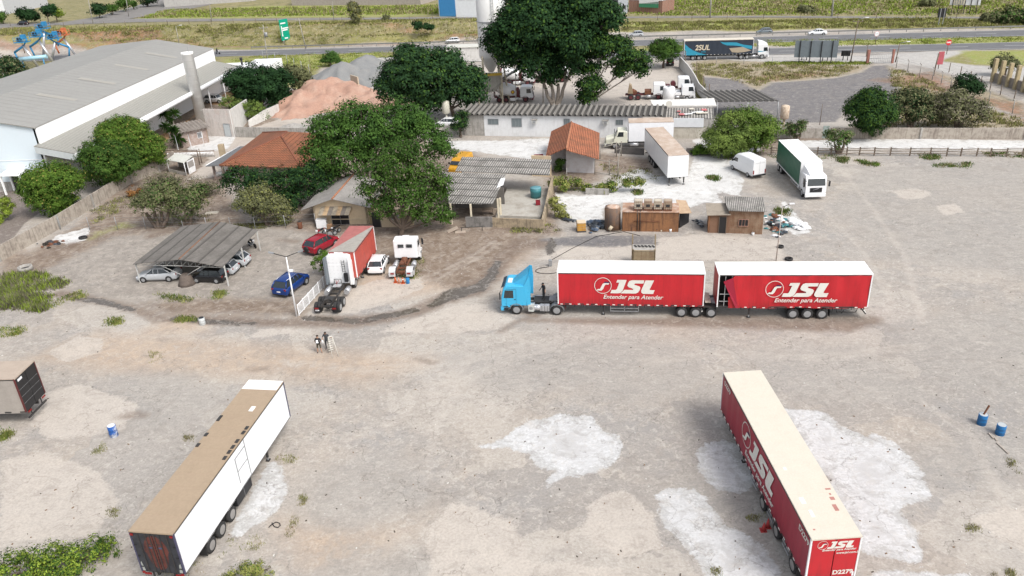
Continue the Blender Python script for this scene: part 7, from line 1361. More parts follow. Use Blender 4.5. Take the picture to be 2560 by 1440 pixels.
# blue machinery behind the hall
BM = paint('machine_blue', (.02, .20, .40), .4, .5); MO = paint('machine_orange', (.5, .14, .05), .4, .5)
def lift(label, px, sx=1., col=BM, h=6.5):
    p = G(*px); t = place('access_platform', label, 'machinery', p, 'blue platform machinery')
    b = MB(); b.cyl((2.2 * sx, 0, 0), (.0, 0, h - 1), .33, STEEL, n=10); b.build('leg', t)
    b = MB(); b.cyl((0, 0, h - 1), (-3.2 * sx, .6, h - 2.6), .28, col, n=8); b.cyl((-3.2 * sx, .6, h - 2.6), (-2.6 * sx, .4, h - 5), .22, col, n=8); b.cyl((0, 0, h - 1), (1.6 * sx, -.4, h + .6), .2, col, n=8); b.build('arm', t)
    b = MB(); c = Vector((0, 0, h))
    b.box(c, (3.4, 2.2, .18), col)
    for x in (-1.6, -.8, 0, .8, 1.6):
        for y in (-1.05, 1.05): b.cyl(c + Vector((x, y, 0)), c + Vector((x, y, 1.25)), .06, col, n=5)
    for z in (.6, 1.25):
        for y in (-1.05, 1.05): b.cyl(c + Vector((-1.6, y, z)), c + Vector((1.6, y, z)), .06, col, n=5)
    b.box(c + Vector((.6, 0, 1.3)), (1.1, .9, 1.1), col); b.box(c + Vector((-.7, .2, .7)), (.9, .9, .9), BLACKM); b.build('platform', t)
lift('bright blue platform machine on a slanting white leg, leftmost behind the hall', (75, 168)); lift('blue platform machine on a slanting leg, second from the left behind the hall', (115, 160), 1., BM, 7.2); lift('tallest blue platform machine behind the hall roof', (128, 140), -1., BM, 7.6); lift('orange-armed platform machine nearest the hall roof ridge', (172, 142), 1., MO, 6.)
lift('blue platform machine half hidden behind the others and the hall roof', (150, 150), -1., BM, 5.8)
t = place('steel_boom', 'long pale blue tubular boom lying behind the hall roof', 'machinery', G(90, 172)); b = MB(); b.cyl((-4, 0, 2.6), (3.5, .5, 2.9), .5, paint('pale_blue', (.3, .5, .6), .3), n=12); b.build('tube', t)
b = MB(); [b.cyl((x, 0, 0), (x, .2, 2.4), .15, BM) for x in (-3, 2.5)]; b.build('support', t)
# ================================================================ YARD CLUTTER
t = place('caged_tank', 'orange-stained caged liquid tank standing on the ground beside black plastic sheeting', 'liquid tank', G(1453, 577)); b = MB(); b.box((0, 0, .62), (.98, .95, .95), mat('amber_stained', (.5, .27, .05), .6, .6, (.28, .1, .03), streak=.5)); b.box((0, 0, 1.13), (1, .97, .1), mat('cream_cap', (.6, .5, .36), .6, .5)); b.build('bottle', t, bevel=.05); b = MB()
for z in (.15, .45, .75, 1.05): [b.cyl((-.52, y, z), (.52, y, z), .012, GREYM, n=4) for y in (-.5, .5)]
b.box((0, 0, .07), (1.05, 1.02, .12), DARKM); b.build('cage', t)
def rubbish(label, pts, n, mats, s0, s1, h, seed, name='rubbish_heap', flat=.4):
    r_ = random.Random(seed); P = [G(*p) for p in pts]; cx = sum(p.x for p in P) / len(P); cy = sum(p.y for p in P) / len(P); t = thing(name, label, 'rubbish', (cx, cy, 0)); b = MB()
    for i in range(n):
        w_ = [r_.random() ** 1.0 for _ in P]; s = sum(w_); x = sum(p.x * w for p, w in zip(P, w_)) / s - cx; y = sum(p.y * w for p, w in zip(P, w_)) / s - cy
        x *= 2.0; y *= 2.0; sz = r_.uniform(s0, s1); m = r_.choice(mats); z = h * r_.random() * max(0, 1 - math.hypot(x, y) / 4)
        k = 7; rr = [[(x + sz * q * math.cos(2 * math.pi * j / k + r_.random() * .5) * r_.uniform(.6, 1.2), y + sz * q * math.sin(2 * math.pi * j / k) * r_.uniform(.5, 1.1), max(.01, z + zz * sz * flat + r_.uniform(-.1, .1) * sz)) for j in range(k)] for q, zz in ((1, 0), (.75, .7), (.2, 1.))]
        b.loft(rr, m, sm=False)
    o = b.build('rubbish', t, recalc=False); o['kind'] = 'stuff'; return t
BP = mat('black_sheeting', (.03, .036, .045), .35, .5, (.12, .14, .16)); WPp = mat('white_sheeting', (.68, .69, .7), .6, .3); 
rubbish('crumpled black plastic sheeting beside the orange-stained tank', [(1468, 560), (1470, 580), (1500, 582), (1508, 560), (1485, 548)], 40, [BP, BP, mat('blue_sheeting', (.07, .1, .15), .4, .5)], .2, .6, .5, 5); rubbish('small black plastic heap left of the orange-stained tank', [(1415, 548), (1438, 550), (1430, 556)], 10, [BP], .2, .45, .2, 6)
rubbish('rubbish heap of black bags, bottles and white sheeting right of the brick hut', [(1908, 545), (1910, 585), (1960, 590), (1985, 570), (1960, 545), (1930, 540)], 130, [BP, BP, WPp, mat('bag_teal', (.04, .18, .2), .5, .3), mat('bag_grey', (.3, .3, .3), .6, .3), RUST], .12, .5, .6, 7)
rubbish('crumpled white sheeting spilling from the rubbish heap', [(1965, 540), (1990, 555), (2022, 565), (2010, 580), (1990, 575), (1975, 560)], 34, [WPp], .25, .6, .25, 8); rubbish('pipes and black scrap between the lean-to and the brick hut', [(1735, 555), (1750, 560), (1765, 575), (1745, 550)], 12, [BP, GREYM, BP], .15, .4, .3, 9)
rubbish('burnt heap of scrap beside the pale patch by the left boundary wall', [(95, 615), (120, 600), (165, 600), (150, 612), (110, 622)], 26, [BP, RUST, mat('char', (.03, .025, .02), .9, .4)], .15, .5, .2, 10)
def tyre(label, px, r=.5, flat=True):
    t = thing('discarded_tyre', label, 'tyre', G(*px), 0, 'old tyres'); b = MB(); b.rev((0, 0, 0), (0, 0, 1), [(0, r * .6), (.02, r * .9), (.06, r), (.2, r), (.24, r * .9), (.25, r * .6), (.12, r * .58), (0, r * .6)], RUBBER, n=20); b.build('ring', t)
tyre('old black tyre lying beside the pale patch near the left boundary wall', (208, 596)); tyre('small black tyre lying beside the thin lamp post behind the red trailer', (1951, 619), .35); tyre('tyre-like black ring lying right behind the rearmost red trailer', (1972, 650), .4)
t = place('well_ring', 'concrete well ring with dark mouth in the weeds on the left', 'well', G(65, 676)); b = MB(); b.rev((0, 0, 0), (0, 0, 1), [(0, .75), (.5, .75), (.5, .62), (.1, .6)], CONC, n=24); b.rev((0, 0, .2), (0, 0, 1), [(0, .6), (.01, .6)], BLACKM, n=20); b.build('ring', t)
for lab, u, v, c, s in (('orange rusty drum in the garden behind the wire fence', 751, 571, RUST, (.5, .5, .85)), ('white chest freezer against the beige house wall', 806, 568, WHITE, (1.2, .8, 1.0)), ('brown cardboard box beside the white chest freezer', 826, 576, mat('cardboard', (.27, .16, .09), .9, .3), (.6, .5, .7))):
    t = place({'o': 'drum', 'w': 'chest_freezer', 'b': 'cardboard_box'}[lab[0]], lab, {'o': 'drum', 'w': 'freezer', 'b': 'box'}[lab[0]], G(u, v)); b = MB()
    if lab[0] == 'o': b.rev((0, 0, 0), (0, 0, 1), [(0, .28), (.3, .29), (.6, .29), (.86, .28)], c, n=14)
    else: b.box((0, 0, s[2] / 2), s, c)
    b.build('body', t, bevel=.03); b = MB(); b.box((0, 0, s[2] + .03), (s[0] * 1.02, s[1] * 1.02, .05), c) if lab[0] != 'o' else b.rev((0, 0, .86), (0, 0, 1), [(0, .25), (.02, .2)], DARKM); b.build('lid', t)
for lab, u, v, c in (('small grey pump box with a hose, above the first red trailer front', 1376, 665, GREYM),):
    t = place('pump_box', lab, 'pump', G(u, v)); b = MB(); b.box((0, 0, .35), (.35, .35, .7), c); b.build('case', t, bevel=.03); b = MB(); b.tube([(-.2 - 1.4 * math.sin(k * .35) - .0, -.3 - .8 * (1 - math.cos(k * .35)), .04) for k in range(14)], .03, BLACKM); b.build('hose', t)
for lab, u, v, c, r in (('small black bucket against the rusty shed, leftmost of the row', 1642, 578, BLACKM, .16), ('white bucket against the rusty shed, right of the black one', 1676, 579, WHITE, .17), ('cream bottle in front of the rusty shed', 1653, 579, mat('cream_pipe', (.5, .43, .32)), .1), ('white bucket on the wash bay slab by the hut corner', 1882, 588, WHITE, .16), ('white canister in the hut doorway', 1803, 577, WHITE, .13)):
    t = place('bucket', lab, 'bucket', G(u, v), 'buckets by the wash bay'); b = MB(); b.rev((0, 0, 0), (0, 0, 1), [(0, r * .85), (r * 2, r)], c, n=12); b.build('body', t); b = MB(); b.rev((0, 0, r * 2), (0, 0, 1), [(0, r * .95), (.02, r * .8)], GREYM, n=10); b.build('lid', t)
for lab, a, c in (('pale short plank lying below the blue drums', (2492, 1108), (2521, 1135)), ('dark short plank beside the pale-lidded blue drum', (2472, 1084), (2484, 1097)), ('broken plank piece between the blue drums and the long plank', (2482, 1090), (2493, 1103))):
    p, q = G(*a), G(*c); t = thing('plank', lab, 'plank', (p + q) / 2, ang(p, q), 'planks by the drums'); b = MB(); b.box((0, 0, .04), ((q - p).length, .12, .06), mat('plank', (.36, .32, .28), .9, .4)); b.build('board', t)
def hose(label, pts, name='hose'):
    P = [G(*p) for p in pts]; t = place(name, label, 'hose', P[0]); b = MB(); b.tube([(p.x, p.y, p.z + .04) for p in P], .03, BLACKM, n=5); wb(b, 'tube', t)
hose('looped black hose lying right of the tan-roofed trailer', [(672, 1320), (680, 1312), (690, 1306), (699, 1309), (701, 1315), (695, 1320), (686, 1318), (680, 1308)]); hose('thin black hose lying on the wash bay towards the first red trailer', [(1380, 650), (1430, 622), (1490, 592), (1560, 580), (1600, 590)])
b = MB(); t = place('paving_slab', 'two loose concrete slabs leaning near the workshop wall', 'slab', G(1132, 578)); b.box((0, 0, .2), (1.3, .7, .1), mat('slab_tan', (.4, .33, .27), .9, .3), ry=-.3, rz=.3); b.build('slab', t); b = MB(); b.box((.9, -.5, .06), (1.2, .6, .1), mat('slab_tan', (.4, .33, .27))); b.build('slab', t)
t = place('bench_frame', 'low black metal frame by the soot-stained workshop wall', 'frame', G(1180, 578)); b = MB(); b.tube([(-1.3, 0, .5), (1.3, 0, .5)], .04, BLACKM); [b.tube([(x, 0, 0), (x, 0, .5)], .04, BLACKM) for x in (-1.2, 1.2)]; b.build('frame', t)
t = place('paving_slab', 'pale square slab lying on the brown garden soil', 'slab', G(530, 533)); b = MB(); b.box((0, 0, .05), (1.6, .8, .1), mat('slab_pale', (.55, .5, .42), .9, .3)); b.build('slab', t)
# ================================================================ PEOPLE
def person(label, base, rz, joints, edges, radii, colour, z0=0., extra=None, fingers=True):
    """one continuous skinned body; colour(x, y, z) picks skin / shirt / trousers / shoes for every face"""
    t = thing('person', label, 'person', (base.x, base.y, base.z + z0), rz, None)
    J = dict(joints); E = list(edges); Rr = dict(radii)
    if fingers:
        for h, e in (('hl', 'el'), ('hr', 'er')):
            o, dr = Vector(J[h]), (Vector(J[h]) - Vector(J[e])).normalized(); sd = dr.cross(Vector((0, 1, .1))).normalized()
            for i in range(5):
                k1, k2 = f'{h}{i}', f'{h}{i}b'; off_ = sd * (.03 * (i - 1.5) if i < 4 else -.075); ln = (.07, .085, .08, .06, .04)[i]
                J[k1] = tuple(o + off_ + dr * .02); J[k2] = tuple(o + off_ * 1.15 + dr * (.03 + ln)); Rr[k1] = .012; Rr[k2] = .009; E += [(h, k1), (k1, k2)]
    ks = list(J); me = bpy.data.meshes.new('body'); me.from_pydata([J[k] for k in ks], [(ks.index(a), ks.index(c)) for a, c in E], [])
    o = bpy.data.objects.new('body', me); COL.objects.link(o); md = o.modifiers.new('s', 'SKIN'); sv = me.skin_vertices[0].data
    for i, k in enumerate(ks): r = Rr.get(k, .05); sv[i].radius = (r, r) if isinstance(r, float) else r; sv[i].use_root = (k == 'pelvis')
    s2 = o.modifiers.new('b', 'SUBSURF'); s2.levels = 1; s2.render_levels = 1
    m2 = bpy.data.meshes.new_from_object(o.evaluated_get(bpy.context.evaluated_depsgraph_get())); bpy.data.objects.remove(o)
    mats = []; m2.materials.clear()
    for p in m2.polygons:
        m = colour(*p.center)
        if m not in mats: mats.append(m); m2.materials.append(m)
        p.material_index = mats.index(m); p.use_smooth = True
    o = bpy.data.objects.new('body', m2); COL.objects.link(o); o.parent = t; return t
SHOE = mat('shoe_dark', (.03, .025, .022), .7, .2); HAIR = mat('hair_dark', (.03, .02, .015), .8, .1); BTS = mat('shirt_black', (.022, .022, .024), .85, .1); OLV = mat('shorts_olive', (.07, .065, .045), .9, .2); TRS = mat('trousers_dark', (.03, .032, .035), .9, .2); GRS = mat('shirt_grey_dark', (.05, .055, .06), .9, .3)
std = dict(pelvis=(0, 0, .95), spine=(0, 0, 1.15), chest=(0, 0, 1.36), neck=(0, 0, 1.5), head=(0, .01, 1.6), crown=(0, .01, 1.72), nose=(0, .1, 1.62), sl=(.19, 0, 1.42), sr=(-.19, 0, 1.42), el=(.27, .02, 1.14), er=(-.27, .02, 1.14), hl=(.26, .12, .9), hr=(-.26, .12, .9), pl=(.1, 0, .9), pr=(-.1, 0, .9), kl=(.12, .02, .5), kr=(-.12, .02, .5), al=(.13, 0, .08), ar=(-.13, 0, .08), tl=(.15, .18, .04), tr=(-.15, .18, .04))
sed = [('pelvis', 'spine'), ('spine', 'chest'), ('chest', 'neck'), ('neck', 'head'), ('head', 'crown'), ('head', 'nose'), ('chest', 'sl'), ('chest', 'sr'), ('sl', 'el'), ('sr', 'er'), ('el', 'hl'), ('er', 'hr'), ('pelvis', 'pl'), ('pelvis', 'pr'), ('pl', 'kl'), ('pr', 'kr'), ('kl', 'al'), ('kr', 'ar'), ('al', 'tl'), ('ar', 'tr')]
srd = dict(pelvis=(.15, .12), spine=(.15, .11), chest=(.17, .12), neck=.06, head=.09, crown=.07, nose=.018, sl=.065, sr=.065, el=.045, er=.045, hl=.036, hr=.036, pl=.1, pr=.1, kl=.065, kr=.065, al=.045, ar=.045, tl=.035, tr=.035)
def outfit(shirt, trous, short=False, sleeve=.3, cap=HAIR):
    def f(x, y, z):
        if z > 1.64 or (z > 1.55 and y < -.02): return cap
        if z > 1.5: return SKIN
        if z > .93: return shirt if abs(x) < sleeve - (0 if z > 1.2 else .06) else SKIN
        if abs(x) > .22: return SKIN
        if z > (.48 if short else .1): return trous
        return SKIN if z > .1 else SHOE
    return f
def face_kit(t, hair=HAIR, capc=None, zt=0., yo=0., rz=0.):
    for s in (-1, 1): b = MB(); b.rev((s * .035, .088 + yo, 1.635 + zt), (0, 1, 0), [(0, .012), (.008, .006)], BLACKM, n=8); b.build('eye', t)
    b = MB(); b.box((0, .09 + yo, 1.565 + zt), (.05, .01, .012), mat('lip', (.3, .1, .09), .6, .1)); b.build('mouth', t)
    b = MB(); b.rev((0, -.015 + yo, 1.645 + zt), (0, -.15, 1), [(0, .102), (.05, .104), (.09, .08), (.12, .03)], capc or hair, n=14); b.build('cap' if capc else 'hair', t)
    if capc: b = MB(); b.box((0, .13 + yo, 1.67 + zt), (.14, .12, .012), capc); b.build('cap_brim', t)
# man in black T-shirt and olive shorts holding a drone remote
J = dict(std); J.update(el=(.27, .05, 1.16), er=(-.27, .05, 1.16), hl=(.09, .28, 1.14), hr=(-.09, .28, 1.14), crown=(0, .05, 1.71), kl=(.14, .02, .5), kr=(-.14, .02, .5), al=(.17, -.02, .08), ar=(-.17, -.02, .08), tl=(.22, .14, .04), tr=(-.24, .12, .04)); base = G(800, 882)
p1 = person('man in black T-shirt and olive shorts holding a white drone controller', base, R_(180), J, sed, srd, outfit(BTS, OLV, True)); face_kit(p1)
t = thing('drone_controller', 'small white drone controller held at the chest of the man in shorts', 'controller', (base.x, base.y - .33, base.z + 1.2)); b = MB(); b.box((0, 0, 0), (.22, .1, .05), WHITE, rx=.5); b.build('case', t, bevel=.015); b = MB(); b.box((0, .04, .1), (.17, .02, .24), WHITE, rx=-.4); b.build('screen', t)
J = dict(std); J.update(er=(-.3, .1, 1.2), hr=(-.5, .2, 1.25), el=(.3, .03, 1.2), hl=(.33, .1, .98), head=(0, .09, 1.58), crown=(0, .12, 1.69), nose=(0, .18, 1.58)); base = G(820, 872)
p2 = person('man in grey shirt and dark trousers bending his head, hand on the stepladder', base, R_(175), J, sed, srd, outfit(GRS, TRS)); face_kit(p2, yo=.1, zt=-.03)
t = thing('plastic_bag', 'small white plastic bag hanging from the hand of the man by the stepladder', 'bag', (base.x + .33, base.y - .1, base.z + .98)); b = MB(); b.loft([[(r * math.cos(q), r * .6 * math.sin(q), z) for q in np.linspace(0, 6.28, 9)[:-1]] for z, r in ((0, .02), (-.1, .09), (-.3, .13), (-.36, .08))], WHITE); b.build('bag', t); t.location.x = base.x - .36
# stepladder
lb = G(828, 880); t = thing('stepladder', 'pale aluminium stepladder beside the two men', 'stepladder', lb, R_(-60)); AL = mat('aluminium', (.6, .58, .52), .4, .2)
for s in (-.24, .24): b = MB(); b.cyl((0, s * 1.1, 0), (.45, s * .7, 1.75), .028, AL, n=5); b.build('rail', t); b = MB(); b.cyl((1.15, s * 1.1, 0), (.5, s * .7, 1.7), .025, AL, n=5); b.build('rear_leg', t)
for k in range(6): b = MB(); b.box((.07 + k * .065, 0, .25 + k * .25), (.1, .46 - k * .02, .03), AL); b.build('step', t)
b = MB(); b.box((.48, 0, 1.75), (.16, .32, .03), AL); b.build('top', t)
# man standing on the tractor deck
J = dict(std); J.update(el=(.25, .08, 1.16), hl=(.2, .3, 1.02), hr=(-.27, .03, .88), head=(0, .08, 1.59), crown=(0, .09, 1.71), nose=(0, .18, 1.59)); dk = tb.matrix_basis @ Vector((-2.45, .1, 1.04))
p3 = person('man in black clothes and cap looking down, standing on the deck behind the blue cab', dk, R_(120), J, sed, srd, outfit(BTS, TRS)); face_kit(p3, capc=BTS, yo=.08, zt=-.02)
# rider
J = dict(std); J.update(pelvis=(0, 0, .95), pl=(.12, .05, .92), pr=(-.12, .05, .92), kl=(.2, .42, .85), kr=(-.2, .42, .85), al=(.2, .3, .45), ar=(-.2, .3, .45), tl=(.2, .45, .4), tr=(-.2, .45, .4), spine=(0, .05, 1.12), chest=(0, .12, 1.3), neck=(0, .17, 1.42), head=(0, .2, 1.52), crown=(0, .2, 1.62), nose=(0, .28, 1.52), sl=(.19, .12, 1.36), sr=(-.19, .12, 1.36), el=(.3, .3, 1.2), er=(-.3, .3, 1.2), hl=(.32, .5, 1.1), hr=(-.32, .5, 1.1))
p4 = person('dark-clothed rider sitting on the motorcycle on the highway behind the hall', mm.location - Vector((.25, 0, 0)), mm.rotation_euler.z - R_(90), J, sed, srd, lambda x, y, z: BLACKM if z > 1.47 else (TRS if z < .95 else BTS)); face_kit(p4, capc=BLACKM, yo=.19, zt=-.1)
# ================================================================ TREES AND PLANTS
LM = {
 'dark': leafmat('leaf_dark_green', (.004, .015, .007), (.026, .066, .02)), 'mango': leafmat('leaf_mango', (.005, .017, .009), (.034, .08, .026)),
 'mid': leafmat('leaf_mid_green', (.010, .032, .007), (.074, .14, .024)), 'bright': leafmat('leaf_bright_green', (.012, .042, .007), (.115, .195, .027)),
 'feather': leafmat('leaf_feathery', (.009, .033, .009), (.075, .15, .027)), 'olive': leafmat('leaf_olive', (.035, .04, .02), (.17, .18, .085)), 'grey': leafmat('leaf_dry_grey', (.07, .06, .045), (.2, .185, .13)),
 'pepper': leafmat('leaf_pepper', (.025, .052, .013), (.18, .25, .055)), 'weed': leafmat('leaf_weed', (.08, .09, .025), (.29, .30, .09)), 'straw': leafmat('leaf_straw', (.14, .12, .06), (.34, .3, .17)), 'lime': leafmat('leaf_lime', (.06, .09, .012), (.27, .36, .05)), 'rust': leafmat('leaf_rust', (.12, .05, .02), (.3, .15, .05)), 'yel': leafmat('leaf_yellow_tips', (.10, .10, .02), (.32, .28, .08))}
BARK = mat('bark', (.13, .10, .08), .95, .6, (.05, .04, .03), scale=3, bmp=.4); BARK2 = mat('pale_bark', (.24, .21, .18), .95, .6, (.1, .08, .07), scale=3, bmp=.4)
rg_ = np.random.default_rng(11)
def leafmesh(name, C, Nn, sz, m, parent, val, m2=None, f2=0., asp=1.5):
    n = len(C); a = rg_.normal(size=(n, 3)); t = np.cross(Nn, a); t /= np.linalg.norm(t, axis=1)[:, None] + 1e-9; bt = np.cross(Nn, t); bt /= np.linalg.norm(bt, axis=1)[:, None] + 1e-9
    s = (sz * rg_.uniform(.6, 1.3, n))[:, None]; t *= s * asp * .5; bt *= s * .5
    V = np.stack([C - t, C - bt * .9 + t * .1, C + t, C + bt * .9 + t * .1], 1).reshape(-1, 3).astype(np.float32)
    me = bpy.data.meshes.new(name); me.vertices.add(n * 4); me.vertices.foreach_set('co', V.ravel()); me.loops.add(n * 4); me.loops.foreach_set('vertex_index', np.arange(n * 4, dtype=np.int32)); me.polygons.add(n); me.polygons.foreach_set('loop_start', (np.arange(n) * 4).astype(np.int32)); me.update(calc_edges=True)
    me.materials.append(m)
    if m2: me.materials.append(m2); me.polygons.foreach_set('material_index', (val < f2).astype(np.int32) if False else (rg_.random(n) < f2).astype(np.int32))
    me.attributes.new('leaf', 'FLOAT', 'FACE').data.foreach_set('value', val.astype(np.float32)); o = bpy.data.objects.new(name, me); COL.objects.link(o); o.parent = parent; return o
def onplane(base, u, v):
    n = Vector((base.x, base.y, 0)).normalized(); r = M.T @ np.array([(u - 1280) / F, (v - 720) / F, 1.]); k = (base.x * n.x + base.y * n.y) / (r[0] * n.x + r[1] * n.y); return Vector((r[0] * k, r[1] * k, H + r[2] * k))
def crown(blobs, per, sz, clump, flat=1.):
    """blobs (centre, rx, rz): points and normals of leaves gathered in clumps on lumpy ellipsoids"""
    Cs, Ns, Vs = [], [], []
    for c, rx, rz in blobs:
        nc = max(5, int(per * (rx * rx + rx * rz) / 2)); d = rg_.normal(size=(nc, 3)); d[:, 2] = np.where((d[:, 2] < -.2) & (rg_.random(nc) < .45), -d[:, 2] * .6, d[:, 2]); d /= np.linalg.norm(d, axis=1)[:, None]
        rr = rg_.uniform(.72, 1.04, nc)[:, None]; cc = np.array(c)[None] + d * rr * np.array([rx, rx, rz]); k = 26
        off = rg_.normal(size=(nc, k, 3)) * clump * .42 * rg_.uniform(.7, 1.3, (nc, 1, 1)); off[..., 2] *= .65
        P = cc[:, None] + off; Nn = d[:, None] * .9 + off / clump * .8 + rg_.normal(size=(nc, k, 3)) * .35 + np.array([0, 0, .35]); Nn /= np.linalg.norm(Nn, axis=2)[..., None]
        v = np.clip(rg_.normal(.5, .16, (nc, 1)) + rg_.normal(0, .15, (nc, k)), 0, 1); Cs.append(P.reshape(-1, 3)); Ns.append(Nn.reshape(-1, 3)); Vs.append(v.ravel())
    return np.concatenate(Cs), np.concatenate(Ns), np.concatenate(Vs)
def limb(b, a, c, r0, r1, m, sag=.0, n=4):
    a, c = Vector(a), Vector(c); P = [a.lerp(c, i / n) + Vector((rnd.uniform(-.12, .12), rnd.uniform(-.12, .12), sag * math.sin(math.pi * i / n))) * (0 < i < n) * (c - a).length * .35 for i in range(n + 1)]
    for i in range(n): b.cyl(P[i], P[i + 1], r0 + (r1 - r0) * i / n, m, r2=r0 + (r1 - r0) * (i + 1) / n, n=7, caps=False)
def tree(label, base, circles, lm, per=7., sz=.3, clump=.9, name='tree', group='trees', trunk=.22, bark=None, m2=None, f2=0., cat='tree', squash=.8, depth=.9, stems=1):
    p = G(*base); t = place(name, label, cat, p, group); px = (Vector((p.x, p.y, p.z - H))).length / F; bl = []; tot = []
    for cu, cv, r in circles:
        c = onplane(p, cu, cv); R0 = r * px; ground = p.z + R0 * .35; n = max(1, int(R0 / .9)); sub = 3 + min(8, int(R0 * 1.6))
        c.z = max(c.z, ground); bl.append((tuple(c), R0 * .9, R0 * .86))
        for i in range(sub): q = rg_.normal(size=3); q /= np.linalg.norm(q); q[2] = abs(q[2]) * 1.1 - .45; bl.append((tuple(np.array(c) + q * R0 * .7 * np.array([1, depth, .95])), R0 * .42, R0 * .36))
        tot.append((c, R0))
    dist = (p - Vector((0, 0, H))).length; C, Nn, v = crown(bl, per * 1.35, sz, clump); sz *= .84; k = C[:, 2] > p.z + .05; C, Nn, v = C[k], Nn[k], v[k]
    o = leafmesh('crown', C, Nn, sz, LM[lm], t, v, LM[m2] if m2 else None, f2); o.location = -t.location
    b = MB(); bk = bark or BARK; lo = min(c.z - r * .4 for c, r in tot); fork = Vector((p.x, p.y, p.z + max(.3, (lo - p.z) * .7)))
    cx_ = sum(c.x for c, r in tot) / len(tot); hs_ = max(.5, lo - p.z); forks = []
    for k_ in range(stems):
        o_ = (k_ - (stems - 1) / 2) * .35 * min(3., hs_); f_ = fork + Vector((o_ * 1.2 + (cx_ - p.x) * .15, rnd.uniform(-.3, .3) * (stems > 1), hs_ * .2 * (stems > 1))); forks.append(f_); limb(b, p + Vector((o_ * .25, 0, -.2)), f_, trunk * 1.2, trunk * .85, bk, n=4)
    for c, r in tot:
        st = min(forks, key=lambda f_: (f_ - c).length); limb(b, st, c, trunk * .6, .05, bk)
        for _ in range(3): q = c + Vector((rnd.uniform(-1, 1), rnd.uniform(-1, 1), rnd.uniform(-.2, .8))) * r * .7; limb(b, c.lerp(st, .35), q, trunk * .3, .03, bk, n=3)
    wb(b, 'trunk', t); return t
tree('round green tree with yellow tips by the boundary wall, nearest the hall porch', (142, 535), [(130, 462, 64), (100, 452, 38), (165, 455, 36), (120, 500, 44), (150, 505, 34), (100, 500, 30)], 'bright', 15, .19, .6, m2='yel', f2=.05)
tree('second round green tree over the boundary wall, right of the leftmost one', (280, 475), [(265, 402, 64), (240, 385, 35), (300, 395, 35), (285, 432, 32), (245, 430, 34)], 'mid', 15, .19, .6, m2='yel', f2=.03)
tree('tall round green tree behind the second wall tree, touching the hall canopy', (345, 440), [(305, 345, 60), (355, 372, 54), (280, 335, 38), (340, 330, 34), (380, 395, 28), (330, 400, 36)], 'bright', 14, .2, .6, m2='yel', f2=.06)
tree('big dark broad tree between the hall canopy and the sand heap', (655, 275), [(640, 205, 55), (600, 205, 38), (690, 205, 45), (660, 240, 45), (705, 240, 25), (610, 235, 25)], 'dark', 6, .32, .95)
tree('olive-grey tree behind the big dark tree, right of it', (742, 255), [(738, 190, 32), (760, 205, 25), (715, 185, 25)], 'olive', 7, .28, .8)
tree('low light green feathery shrubs at the foot of the big dark tree', (610, 305), [(600, 268, 24), (635, 275, 26), (570, 255, 18), (650, 290, 18)], 'pepper', 8, .2, .6, 'shrub', cat='shrub')
tree('wide dark mango tree left of the silo', (1140, 300), [(1080, 195, 85), (1000, 195, 58), (1160, 210, 60), (1030, 150, 42), (1120, 160, 45), (970, 225, 36), (1190, 235, 36), (1085, 245, 45), (1020, 240, 40), (1010, 130, 22)], 'mango', 4.2, .38, 1.1, trunk=.35, m2='mid', f2=.12)
tree('huge dark tree with several trunks rising beyond the top of the photo', (1388, 268), [(1360, 60, 95), (1290, 90, 75), (1430, 90, 85), (1330, 20, 70), (1420, 10, 70), (1250, 100, 42), (1500, 50, 62), (1340, 150, 60), (1420, 150, 52), (1270, 140, 36), (1380, 190, 30), (1480, 110, 45), (1520, 30, 32)], 'dark', 3.3, .42, 1.25, trunk=.32, bark=BARK2, m2='mid', f2=.12, stems=4)
tree('ivy-clad tree with a long spreading limb, right of the huge dark tree', (1452, 270), [(1475, 215, 36), (1480, 180, 28), (1470, 245, 26), (1540, 130, 46), (1590, 150, 34), (1500, 120, 40), (1600, 175, 20), (1560, 175, 24)], 'mid', 5, .36, 1., trunk=.3, bark=BARK2, m2='dark', f2=.5, stems=2)
tree('small round green tree beside the white compound wall, car under it', (1658, 170), [(1662, 125, 36), (1640, 120, 20), (1685, 125, 20)], 'mid', 10, .26, .75)
tree('wide flat-topped feathery tree spreading over the orange-tiled house', (925, 490), [(900, 315, 70), (990, 310, 75), (830, 330, 62), (1060, 345, 62), (800, 380, 52), (870, 390, 70), (950, 360, 70), (1040, 300, 45), (880, 285, 40), (1100, 375, 36), (790, 430, 34), (850, 440, 40)], 'feather', 5.5, .24, .95, trunk=.35, squash=.5)
tree('ragged dark green tree in front of the beige outbuilding, behind the crew-cab lorry', (1003, 588), [(1000, 410, 62), (940, 440, 52), (1060, 450, 60), (1010, 490, 70), (1070, 520, 50), (960, 510, 40), (1110, 545, 26), (1020, 375, 35), (915, 480, 26), (1100, 480, 32)], 'mid', 6, .22, .8, trunk=.32, m2='grey', f2=.06)
tree('mass of dark bushes between the tiled house and the beige house', (690, 530), [(600, 455, 46), (660, 460, 50), (720, 450, 46), (770, 440, 44), (640, 500, 40), (740, 490, 46), (800, 460, 36), (700, 500, 40)], 'dark', 7, .22, .75, 'shrub', cat='shrub', m2='mid', f2=.15)
tree('rounded olive bush beside the wire fence, left one of the garden', (400, 570), [(400, 500, 52), (370, 510, 36), (440, 500, 40), (420, 470, 32)], 'olive', 8, .2, .7, 'shrub', cat='shrub', stems=4, m2='feather', f2=.15)
tree('rounded olive bush right behind the carport ridge', (468, 568), [(480, 495, 40), (460, 520, 34), (500, 480, 26)], 'olive', 8, .2, .7, 'shrub', cat='shrub', stems=3, m2='feather', f2=.3)
